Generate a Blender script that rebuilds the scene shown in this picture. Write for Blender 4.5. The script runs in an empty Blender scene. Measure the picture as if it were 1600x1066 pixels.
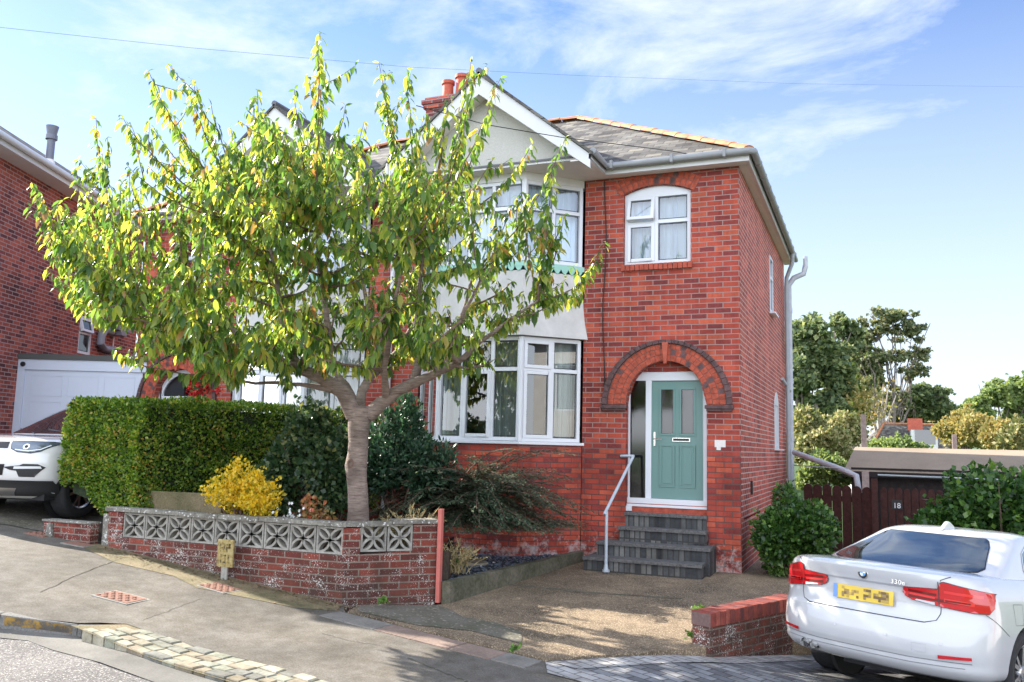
import bpy, bmesh, math, random
import numpy as np
from math import sin, cos, pi, radians, sqrt, atan2, floor
from mathutils import Vector, Matrix
random.seed(7); RNG = np.random.default_rng(11)
SC = bpy.context.scene
# ------------------------------------------------------------------ camera, sky, sun, exposure
F_PX = 1347.356; YAW, PITCH, ROLL = -0.396157576, 0.122911834, 0.0249115563
CAM = Vector((1.68323, -12.31779, 1.62378))
_f = Vector((sin(YAW)*cos(PITCH), cos(YAW)*cos(PITCH), sin(PITCH)))
_r = Vector((cos(YAW), -sin(YAW), 0)); _u = _r.cross(_f)
_r2 = cos(ROLL)*_r + sin(ROLL)*_u; _d2 = sin(ROLL)*_r - cos(ROLL)*_u
cd = bpy.data.cameras.new('camera'); cam = bpy.data.objects.new('camera', cd); SC.collection.objects.link(cam)
cd.sensor_width = 36; cd.lens = 36*F_PX/1600; cd.clip_end = 3000; cd.clip_start = 0.1
cam.matrix_world = Matrix(((_r2.x, -_d2.x, -_f.x, CAM.x), (_r2.y, -_d2.y, -_f.y, CAM.y), (_r2.z, -_d2.z, -_f.z, CAM.z), (0, 0, 0, 1)))
SC.camera = cam
def ray(u, v): return _r2*((u-800)/F_PX) + _d2*((v-533)/F_PX) + _f
def at(u, v, d): return CAM + ray(u, v)*d            # a point of the place from where it is seen and how far off it is
def atz(u, v, z): q = ray(u, v); return CAM + q*((z-CAM.z)/q.z)
def aty(u, v, y): q = ray(u, v); return CAM + q*((y-CAM.y)/q.y)
SUN_EL, SUN_AZ = 33.5, -81.0                          # azimuth from +Y towards +X
sd = Vector((sin(radians(SUN_AZ))*cos(radians(SUN_EL)), cos(radians(SUN_AZ))*cos(radians(SUN_EL)), sin(radians(SUN_EL))))
sl = bpy.data.lights.new('sun', 'SUN'); sl.energy = 5.0; sl.angle = radians(0.5); sl.color = (1, .93, .82)
so = bpy.data.objects.new('sun', sl); SC.collection.objects.link(so); so.rotation_euler = (-sd).to_track_quat('-Z', 'Y').to_euler(); so.location = (-20, 4, 20)
W = bpy.data.worlds.new('World'); SC.world = W; W.use_nodes = True
def world():
    nt = W.node_tree; n = nt.nodes; L = nt.links; n.clear()
    out = n.new('ShaderNodeOutputWorld'); bg = n.new('ShaderNodeBackground'); bg.inputs[1].default_value = .08
    sky = n.new('ShaderNodeTexSky'); sky.sky_type = 'NISHITA'; sky.sun_disc = False
    sky.sun_elevation = radians(SUN_EL); sky.sun_rotation = radians(SUN_AZ); sky.air_density = 1.0; sky.dust_density = .25; sky.ozone_density = 3.5
    tc = n.new('ShaderNodeTexCoord'); mp = n.new('ShaderNodeMapping'); mp.inputs['Scale'].default_value = (1, 1, 2.3); mp.inputs['Rotation'].default_value = (.25, 0, .3); mp.inputs['Location'].default_value = (.95, .3, .15)
    nz = n.new('ShaderNodeTexNoise'); nz.inputs['Scale'].default_value = 3.1; nz.inputs['Detail'].default_value = 9; nz.inputs['Roughness'].default_value = .62; nz.inputs['Distortion'].default_value = .35
    rp = n.new('ShaderNodeValToRGB'); rp.color_ramp.elements[0].position = .475; rp.color_ramp.elements[1].position = .69
    sep = n.new('ShaderNodeSeparateXYZ')
    hz = n.new('ShaderNodeMapRange'); hz.inputs[1].default_value = 0.0; hz.inputs[2].default_value = .48; hz.inputs[3].default_value = .90; hz.inputs[4].default_value = 0.0
    mx = n.new('ShaderNodeMath'); mx.operation = 'MAXIMUM'
    cs = n.new('ShaderNodeMath'); cs.operation = 'MULTIPLY'; cs.inputs[1].default_value = .85
    mix = n.new('ShaderNodeMixRGB'); mix.inputs[2].default_value = (4.6, 5.0, 5.6, 1)
    L.new(tc.outputs['Generated'], mp.inputs[0]); L.new(mp.outputs[0], nz.inputs[0]); L.new(nz.outputs[0], rp.inputs[0])
    L.new(tc.outputs['Generated'], sep.inputs[0]); L.new(sep.outputs[2], hz.inputs[0])
    L.new(rp.outputs[0], cs.inputs[0]); L.new(cs.outputs[0], mx.inputs[0]); L.new(hz.outputs[0], mx.inputs[1]); L.new(mx.outputs[0], mix.inputs[0])
    bk = n.new('ShaderNodeMapRange'); bk.inputs[1].default_value = .25; bk.inputs[2].default_value = -.6; bk.inputs[3].default_value = 1; bk.inputs[4].default_value = 3.5; L.new(sep.outputs[1], bk.inputs[0])  # sky boosted towards -y, an added bright bank to light the shaded house front
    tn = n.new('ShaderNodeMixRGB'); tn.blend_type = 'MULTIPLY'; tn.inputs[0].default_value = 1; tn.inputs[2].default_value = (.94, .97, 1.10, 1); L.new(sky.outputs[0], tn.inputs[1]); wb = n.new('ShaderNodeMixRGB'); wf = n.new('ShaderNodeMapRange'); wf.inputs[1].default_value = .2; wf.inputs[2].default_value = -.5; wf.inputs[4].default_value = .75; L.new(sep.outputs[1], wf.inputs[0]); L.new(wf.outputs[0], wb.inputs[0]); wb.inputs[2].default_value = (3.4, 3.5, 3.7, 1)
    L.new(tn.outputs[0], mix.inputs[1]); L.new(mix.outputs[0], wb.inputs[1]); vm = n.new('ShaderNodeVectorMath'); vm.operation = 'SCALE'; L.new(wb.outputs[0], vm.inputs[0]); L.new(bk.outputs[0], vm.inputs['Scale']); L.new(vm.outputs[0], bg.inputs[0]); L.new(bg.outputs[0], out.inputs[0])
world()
SC.view_settings.view_transform = 'Standard'; SC.view_settings.look = 'None'; SC.view_settings.gamma = 1
SC.view_settings.exposure = 1.58
SC.cycles.max_bounces = 6; SC.cycles.transparent_max_bounces = 10; SC.cycles.caustics_reflective = False; SC.cycles.caustics_refractive = False

# ------------------------------------------------------------------ object helpers
def tag(o, label=None, cat=None, group=None, kind=None):
    if label: o['label'] = label
    if cat: o['category'] = cat
    if group: o['group'] = group
    if kind: o['kind'] = kind
    return o
def thing(name, loc, label, cat, group=None, rot=None):
    o = bpy.data.objects.new(name, None); SC.collection.objects.link(o); o.location = loc; o.empty_display_size = .2
    if rot is not None: o.rotation_euler = rot
    return tag(o, label, cat, group)
def link(name, me, mat, parent=None, loc=None):
    o = bpy.data.objects.new(name, me); SC.collection.objects.link(o)
    for m in (mat if isinstance(mat, (list, tuple)) else [mat]): me.materials.append(m)
    if parent: o.parent = parent
    if loc is not None: o.location = loc
    return o
class MB:
    """collects faces in place coordinates, links them as ONE mesh"""
    def __init__(s): s.v = []; s.f = []; s.mi = []; s.cur = 0
    def quad(s, *p):
        i = len(s.v); s.v += [tuple(q) for q in p]; s.f.append(tuple(range(i, i+len(p)))); s.mi.append(s.cur)
    def box(s, x0, x1, y0, y1, z0, z1, M=None):
        c = [(x, y, z) for z in (z0, z1) for y in (y0, y1) for x in (x0, x1)]
        if M: c = [M(*q) for q in c]
        i = len(s.v); s.v += [tuple(q) for q in c]
        for a in ((0,2,3,1),(4,5,7,6),(0,1,5,4),(2,6,7,3),(0,4,6,2),(1,3,7,5)): s.f.append(tuple(i+k for k in a)); s.mi.append(s.cur)
    def prism(s, pts, vec):
        vec = Vector(vec); a = [Vector(p) for p in pts]; b = [p+vec for p in a]
        i = len(s.v); n = len(a); s.v += [tuple(p) for p in a+b]
        s.f.append(tuple(range(i+n-1, i-1, -1))); s.f.append(tuple(range(i+n, i+2*n))); s.mi += [s.cur]*2
        for k in range(n): s.f.append((i+k, i+(k+1)%n, i+n+(k+1)%n, i+n+k)); s.mi.append(s.cur)
    def tube(s, path, rad, n=8, cap=True):
        P = [Vector(p) for p in path]; m = len(P)
        R = rad if isinstance(rad, (list, tuple)) else [rad]*m
        i0 = len(s.v); ref = None
        for k in range(m):
            d = (P[min(k+1, m-1)]-P[max(k-1, 0)])
            if d.length < 1e-9: d = Vector((0, 0, 1))
            d.normalize()
            if ref is None: ref = d.orthogonal().normalized()
            else:
                ref = ref - d*ref.dot(d)
                ref = ref.normalized() if ref.length > 1e-6 else d.orthogonal().normalized()
            b = d.cross(ref)
            for j in range(n):
                a = 2*pi*j/n; s.v.append(tuple(P[k] + (ref*cos(a)+b*sin(a))*R[k]))
        for k in range(m-1):
            for j in range(n):
                a = i0+k*n+j; b_ = i0+k*n+(j+1)%n; s.f.append((a, b_, b_+n, a+n)); s.mi.append(s.cur)
        if cap:
            s.f.append(tuple(i0+j for j in range(n-1, -1, -1))); s.f.append(tuple(i0+(m-1)*n+j for j in range(n))); s.mi += [s.cur]*2
    def lathe(s, prof, M, n=32):
        i0 = len(s.v); m = len(prof)
        for (r, h) in prof:
            for j in range(n):
                a = 2*pi*j/n; s.v.append(tuple(M(r*cos(a), r*sin(a), h)))
        for k in range(m-1):
            for j in range(n):
                a = i0+k*n+j; b_ = i0+k*n+(j+1)%n; s.f.append((a, b_, b_+n, a+n)); s.mi.append(s.cur)
    def mesh(s, name, org=(0, 0, 0), smooth=False, bevel=0):
        me = bpy.data.meshes.new(name); o = Vector(org)
        V = [(p[0]-o.x, p[1]-o.y, p[2]-o.z) for p in s.v]
        me.from_pydata(V, [], s.f); me.update()
        me.polygons.foreach_set('material_index', s.mi)
        bm = bmesh.new(); bm.from_mesh(me)
        bmesh.ops.remove_doubles(bm, verts=bm.verts, dist=1e-5)
        bmesh.ops.recalc_face_normals(bm, faces=bm.faces)
        if bevel:
            es = [e for e in bm.edges if len(e.link_faces) == 2 and e.calc_face_angle(0) > .6]
            bmesh.ops.bevel(bm, geom=es, offset=bevel, segments=2, profile=.7, affect='EDGES', clamp_overlap=True)
        uvl = bm.loops.layers.uv.new('UVMap'); Z = Vector((0, 0, 1))
        for f in bm.faces:
            n = f.normal; t = Z.cross(n)
            t = t.normalized() if t.length > .05 else Vector((1, 0, 0)); b = n.cross(t)
            for l in f.loops:
                p = l.vert.co+o; l[uvl].uv = (p.dot(t), p.dot(b))
        for f in bm.faces: f.smooth = smooth
        bm.to_mesh(me); bm.free()
        if smooth: me.set_sharp_from_angle(angle=radians(38))
        return me
    def build(s, name, mat, parent=None, smooth=False, bevel=0, org=None, local=False):
        if parent is not None and not local:
            org = parent.get('_o', None); org = Vector(org) if org is not None else root_loc(parent)
            return link(name, s.mesh(name, org, smooth, bevel), mat, parent)
        if parent is not None: return link(name, s.mesh(name, (0, 0, 0), smooth, bevel), mat, parent)
        if org is None: a = np.array(s.v); org = ((a[:,0].min()+a[:,0].max())/2, (a[:,1].min()+a[:,1].max())/2, a[:,2].min())
        return link(name, s.mesh(name, org, smooth, bevel), mat, None, org)
def root_loc(o):
    L = Vector((0, 0, 0))
    while o: L = L+o.location; o = o.parent
    return L
def axes(o, t, n):                                     # local (u along t, d along outward n, z) -> place
    o = Vector(o); t = Vector(t).normalized(); n = Vector(n).normalized()
    return lambda u, d, z: o + t*u + n*d + Vector((0, 0, z))
def copy_tree(o, parent=None):
    c = o.copy(); SC.collection.objects.link(c); c.parent = parent
    for ch in [k for k in SC.collection.objects if k.parent == o]: copy_tree(ch, c)
    return c

# ------------------------------------------------------------------ materials
def NM(name):
    m = bpy.data.materials.new(name); m.use_nodes = True; nt = m.node_tree
    return m, nt, nt.nodes, nt.links, nt.nodes['Principled BSDF']
def col(c): return (c[0], c[1], c[2], 1)
def plain(name, c, rough=.5, metal=0, coat=0, noise=.0, nscale=8, bump=0, spec=.5, emis=0):
    m, nt, n, L, P = NM(name)
    P.inputs['Base Color'].default_value = col(c); P.inputs['Roughness'].default_value = rough; P.inputs['Metallic'].default_value = metal
    P.inputs['Coat Weight'].default_value = coat; P.inputs['Coat Roughness'].default_value = .03; P.inputs['Specular IOR Level'].default_value = spec
    if noise or bump:
        tc = n.new('ShaderNodeTexCoord'); nz = n.new('ShaderNodeTexNoise'); nz.inputs['Scale'].default_value = nscale; nz.inputs['Detail'].default_value = 8; nz.inputs['Roughness'].default_value = .65
        L.new(tc.outputs['Object'], nz.inputs[0])
        if noise:
            rp = n.new('ShaderNodeValToRGB'); rp.color_ramp.elements[0].position = .3; rp.color_ramp.elements[1].position = .7
            rp.color_ramp.elements[0].color = col([k*(1-noise) for k in c]); rp.color_ramp.elements[1].color = col([min(1, k*(1+noise)) for k in c])
            L.new(nz.outputs[0], rp.inputs[0]); L.new(rp.outputs[0], P.inputs['Base Color'])
        if bump:
            b = n.new('ShaderNodeBump'); b.inputs['Strength'].default_value = bump; b.inputs['Distance'].default_value = .01
            L.new(nz.outputs[0], b.inputs['Height']); L.new(b.outputs[0], P.inputs['Normal'])
    return m
def ramp(n, stops):
    r = n.new('ShaderNodeValToRGB'); e = r.color_ramp.elements
    while len(e) < len(stops): e.new(.5)
    for k, (p, c) in enumerate(stops): e[k].position = p; e[k].color = col(c)
    return r
def brick(name, stops, mortar, bw=.225, rh=.075, ms=.009, bump=.5, salt=None, low_mortar=None, fleck=0, rot=0, offs=.5, rough=.85, stain=.34, grime=None):
    """brick courses in metres on the UVs; stops = colour range over single bricks"""
    m, nt, n, L, P = NM(name); P.inputs['Roughness'].default_value = rough; P.inputs['Specular IOR Level'].default_value = .25
    uv = n.new('ShaderNodeTexCoord'); geo = n.new('ShaderNodeNewGeometry')
    vec = uv.outputs['UV']
    if rot:
        mp = n.new('ShaderNodeMapping'); mp.inputs['Rotation'].default_value = (0, 0, rot); L.new(vec, mp.inputs[0]); vec = mp.outputs[0]
    wob = n.new('ShaderNodeTexNoise'); wob.inputs['Scale'].default_value = 5; wob.inputs['Detail'].default_value = 3; L.new(vec, wob.inputs[0])
    wm = n.new('ShaderNodeVectorMath'); wm.operation = 'MULTIPLY_ADD'; wm.inputs[1].default_value = (.008, .008, 0)
    L.new(wob.outputs['Color'], wm.inputs[0]); L.new(vec, wm.inputs[2]); vec = wm.outputs[0]
    bt = n.new('ShaderNodeTexBrick'); bt.inputs['Scale'].default_value = 1; bt.inputs['Brick Width'].default_value = bw; bt.inputs['Row Height'].default_value = rh
    bt.inputs['Mortar Size'].default_value = ms; bt.inputs['Mortar Smooth'].default_value = .25; bt.offset = offs
    bt.inputs['Color1'].default_value = (0, 0, 0, 1); bt.inputs['Color2'].default_value = (1, 1, 1, 1); bt.inputs['Mortar'].default_value = (.5, .5, .5, 1)
    L.new(vec, bt.inputs[0])
    nz = n.new('ShaderNodeTexNoise'); nz.inputs['Scale'].default_value = 28; nz.inputs['Detail'].default_value = 5; L.new(geo.outputs['Position'], nz.inputs[0])
    ad = n.new('ShaderNodeMath'); ad.operation = 'MULTIPLY_ADD'; ad.inputs[1].default_value = .5; ad.inputs[2].default_value = -.25; L.new(nz.outputs[0], ad.inputs[0])
    sm = n.new('ShaderNodeMath'); sm.operation = 'ADD'; L.new(bt.outputs[0], sm.inputs[0]); L.new(ad.outputs[0], sm.inputs[1])
    cr = ramp(n, stops); L.new(sm.outputs[0], cr.inputs[0]); c = cr.outputs[0]
    if stain:                                          # broad weathering over several bricks
        n2 = n.new('ShaderNodeTexNoise'); n2.inputs['Scale'].default_value = 1.3; n2.inputs['Detail'].default_value = 6; L.new(geo.outputs['Position'], n2.inputs[0])
        r2 = ramp(n, [(.35, (1-stain,)*3), (.65, (1+stain*.5,)*3)]); L.new(n2.outputs[0], r2.inputs[0])
        mu = n.new('ShaderNodeMixRGB'); mu.blend_type = 'MULTIPLY'; mu.inputs[0].default_value = 1; L.new(c, mu.inputs[1]); L.new(r2.outputs[0], mu.inputs[2]); c = mu.outputs[0]
        sm3 = n.new('ShaderNodeMapping'); sm3.inputs['Scale'].default_value = (4, 4, .45); L.new(geo.outputs['Position'], sm3.inputs[0]); n6 = n.new('ShaderNodeTexNoise'); n6.inputs['Scale'].default_value = 1.2; n6.inputs['Detail'].default_value = 7; n6.inputs['Roughness'].default_value = .7; L.new(sm3.outputs[0], n6.inputs[0])
        r6 = ramp(n, [(.34, (.72, .68, .68)), (.52, (1, 1, 1)), (.70, (1.12, 1.10, 1.12))]); L.new(n6.outputs[0], r6.inputs[0]); m6 = n.new('ShaderNodeMixRGB'); m6.blend_type = 'MULTIPLY'; m6.inputs[0].default_value = 1; L.new(c, m6.inputs[1]); L.new(r6.outputs[0], m6.inputs[2]); c = m6.outputs[0]
    mo = n.new('ShaderNodeMixRGB'); L.new(bt.outputs['Fac'], mo.inputs[0]); L.new(c, mo.inputs[1]); mo.inputs[2].default_value = col(mortar)
    sep = n.new('ShaderNodeSeparateXYZ'); L.new(geo.outputs['Position'], sep.inputs[0])
    def hmask(z0, z1):
        h = n.new('ShaderNodeMapRange'); h.inputs[1].default_value = z0; h.inputs[2].default_value = z1; L.new(sep.outputs[2], h.inputs[0]); return h.outputs[0]
    if low_mortar:                                     # the pointing below the damp line is another, darker mortar
        mm = n.new('ShaderNodeMixRGB'); L.new(hmask(low_mortar[0]-.02, low_mortar[0]+.3), mm.inputs[0]); mm.inputs[1].default_value = col(low_mortar[1]); mm.inputs[2].default_value = col(mortar); L.new(mm.outputs[0], mo.inputs[2])
    c = mo.outputs[0]
    if salt:                                           # white salts near the ground
        z0, z1, am = salt; n3 = n.new('ShaderNodeTexNoise'); n3.inputs['Scale'].default_value = 7; n3.inputs['Detail'].default_value = 10; n3.inputs['Roughness'].default_value = .75; L.new(geo.outputs['Position'], n3.inputs[0])
        hm = n.new('ShaderNodeMapRange'); hm.inputs[1].default_value = z1; hm.inputs[2].default_value = z0; hm.inputs[3].default_value = -.25; hm.inputs[4].default_value = .14; L.new(sep.outputs[2], hm.inputs[0])
        a2 = n.new('ShaderNodeMath'); a2.operation = 'ADD'; L.new(n3.outputs[0], a2.inputs[0]); L.new(hm.outputs[0], a2.inputs[1])
        r3 = ramp(n, [(.52, (0, 0, 0)), (.60, (am*.55,)*3), (.68, (am,)*3)]); L.new(a2.outputs[0], r3.inputs[0])
        ms_ = n.new('ShaderNodeMixRGB'); L.new(r3.outputs[0], ms_.inputs[0]); L.new(c, ms_.inputs[1]); ms_.inputs[2].default_value = (.62, .58, .55, 1); c = ms_.outputs[0]
    if grime:
        hg = hmask(grime[0], grime[1]); mg = n.new('ShaderNodeMixRGB'); n5 = n.new('ShaderNodeTexNoise'); n5.inputs['Scale'].default_value = 7; L.new(geo.outputs['Position'], n5.inputs[0])
        iv = n.new('ShaderNodeMath'); iv.operation = 'SUBTRACT'; iv.inputs[0].default_value = 1.25; L.new(hg, iv.inputs[1]); mq = n.new('ShaderNodeMath'); mq.operation = 'MULTIPLY'; mq.use_clamp = True; L.new(iv.outputs[0], mq.inputs[0]); L.new(n5.outputs[0], mq.inputs[1])
        L.new(mq.outputs[0], mg.inputs[0]); L.new(c, mg.inputs[1]); mg.inputs[2].default_value = (.05, .04, .03, 1); c = mg.outputs[0]
    if fleck:                                          # lichen and old paint specks
        vo = n.new('ShaderNodeTexNoise'); vo.inputs['Scale'].default_value = 75; vo.inputs['Detail'].default_value = 6; vo.inputs['Roughness'].default_value = .7; L.new(geo.outputs['Position'], vo.inputs[0])
        v2 = n.new('ShaderNodeTexNoise'); v2.inputs['Scale'].default_value = 5; L.new(geo.outputs['Position'], v2.inputs[0])
        mm2 = n.new('ShaderNodeMath'); mm2.operation = 'MULTIPLY_ADD'; mm2.inputs[1].default_value = .35; L.new(v2.outputs[0], mm2.inputs[0]); L.new(vo.outputs[0], mm2.inputs[2])
        r4 = ramp(n, [(.78-fleck*.08, (0, 0, 0)), (.83-fleck*.08, (1, 1, 1))]); L.new(mm2.outputs[0], r4.inputs[0])
        mf = n.new('ShaderNodeMixRGB'); L.new(r4.outputs[0], mf.inputs[0]); L.new(c, mf.inputs[1]); mf.inputs[2].default_value = (.62, .6, .56, 1); c = mf.outputs[0]
    L.new(c, P.inputs['Base Color'])
    if bump:
        iv = n.new('ShaderNodeMath'); iv.operation = 'MULTIPLY_ADD'; iv.inputs[1].default_value = -1; L.new(bt.outputs['Fac'], iv.inputs[0]); L.new(ad.outputs[0], iv.inputs[2])
        b = n.new('ShaderNodeBump'); b.inputs['Strength'].default_value = bump; b.inputs['Distance'].default_value = .008; L.new(iv.outputs[0], b.inputs['Height']); L.new(b.outputs[0], P.inputs['Normal'])
    return m
def stony(name, stops, scale=60, big=None, rough=.9, bump=.4, bdist=.006, speck=None, coord='Position'):
    """noise-mottled ground or stone; big = (scale, low, high) slow patches; speck = (scale, threshold, colour)"""
    m, nt, n, L, P = NM(name); P.inputs['Roughness'].default_value = rough; P.inputs['Specular IOR Level'].default_value = .3
    geo = n.new('ShaderNodeNewGeometry'); pos = geo.outputs['Position']
    nz = n.new('ShaderNodeTexNoise'); nz.inputs['Scale'].default_value = scale; nz.inputs['Detail'].default_value = 6; nz.inputs['Roughness'].default_value = .7; L.new(pos, nz.inputs[0])
    cr = ramp(n, stops); L.new(nz.outputs[0], cr.inputs[0]); c = cr.outputs[0]
    if big:
        for (bs, lo, hi) in big:
            b2 = n.new('ShaderNodeTexNoise'); b2.inputs['Scale'].default_value = bs; b2.inputs['Detail'].default_value = 7; b2.inputs['Roughness'].default_value = .6; L.new(pos, b2.inputs[0])
            r2 = ramp(n, [(.36, lo), (.64, hi)]); L.new(b2.outputs[0], r2.inputs[0])
            mu = n.new('ShaderNodeMixRGB'); mu.blend_type = 'MULTIPLY'; mu.inputs[0].default_value = 1; L.new(c, mu.inputs[1]); L.new(r2.outputs[0], mu.inputs[2]); c = mu.outputs[0]
    if speck:
        for (ss, th, sc_) in speck:
            vo = n.new('ShaderNodeTexVoronoi'); vo.inputs['Scale'].default_value = ss; L.new(pos, vo.inputs[0])
            sx = n.new('ShaderNodeSeparateColor'); L.new(vo.outputs['Color'], sx.inputs[0])
            gt = n.new('ShaderNodeMath'); gt.operation = 'GREATER_THAN'; gt.inputs[1].default_value = th; L.new(sx.outputs[0], gt.inputs[0])
            mf = n.new('ShaderNodeMixRGB'); L.new(gt.outputs[0], mf.inputs[0]); L.new(c, mf.inputs[1]); mf.inputs[2].default_value = col(sc_); c = mf.outputs[0]
    L.new(c, P.inputs['Base Color'])
    b = n.new('ShaderNodeBump'); b.inputs['Strength'].default_value = bump; b.inputs['Distance'].default_value = bdist; L.new(nz.outputs[0], b.inputs['Height']); L.new(b.outputs[0], P.inputs['Normal'])
    return m
def foliage(name, stops, trans=.35, rough=.45, spec=.5, clump=None):
    """every leaf (mesh island) takes its own colour"""
    m, nt, n, L, P = NM(name); geo = n.new('ShaderNodeNewGeometry'); cr = ramp(n, stops); src = geo.outputs['Random Per Island']
    if clump:
        nz = n.new('ShaderNodeTexNoise'); nz.inputs['Scale'].default_value = clump[0]; nz.inputs['Detail'].default_value = 2; L.new(geo.outputs['Position'], nz.inputs[0])
        ma = n.new('ShaderNodeMath'); ma.operation = 'MULTIPLY_ADD'; ma.inputs[1].default_value = clump[1]; ma.inputs[2].default_value = -.5*clump[1]; L.new(nz.outputs[0], ma.inputs[0])
        mb = n.new('ShaderNodeMath'); mb.operation = 'ADD'; L.new(ma.outputs[0], mb.inputs[0]); L.new(src, mb.inputs[1]); src = mb.outputs[0]
    L.new(src, cr.inputs[0]); L.new(cr.outputs[0], P.inputs['Base Color']); P.inputs['Roughness'].default_value = rough; P.inputs['Specular IOR Level'].default_value = spec
    tr = n.new('ShaderNodeBsdfTranslucent'); hs = n.new('ShaderNodeHueSaturation'); hs.inputs['Hue'].default_value = .485; hs.inputs['Saturation'].default_value = 1.1; hs.inputs['Value'].default_value = 1.9
    L.new(cr.outputs[0], hs.inputs['Color']); L.new(hs.outputs[0], tr.inputs[0])
    mx = n.new('ShaderNodeMixShader'); mx.inputs[0].default_value = trans; L.new(P.outputs[0], mx.inputs[1]); L.new(tr.outputs[0], mx.inputs[2]); L.new(mx.outputs[0], n['Material Output'].inputs[0])
    return m
def glass(name, tint=(1, 1, 1), refl=.12, rough=.0):
    m, nt, n, L, P = NM(name); n.remove(P)
    t = n.new('ShaderNodeBsdfTransparent'); t.inputs[0].default_value = col(tint); g = n.new('ShaderNodeBsdfGlossy'); g.inputs['Roughness'].default_value = rough
    fr = n.new('ShaderNodeFresnel'); fr.inputs[0].default_value = 1.6; ma = n.new('ShaderNodeMath'); ma.operation = 'ADD'; ma.inputs[1].default_value = refl; ma.use_clamp = True
    L.new(fr.outputs[0], ma.inputs[0]); mx = n.new('ShaderNodeMixShader'); L.new(ma.outputs[0], mx.inputs[0]); L.new(t.outputs[0], mx.inputs[1]); L.new(g.outputs[0], mx.inputs[2]); L.new(mx.outputs[0], n['Material Output'].inputs[0])
    return m
RED = [(0, (.19, .042, .040)), (.15, (.28, .052, .042)), (.4, (.37, .064, .043)), (.75, (.43, .080, .048)), (1, (.52, .115, .062))]
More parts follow.
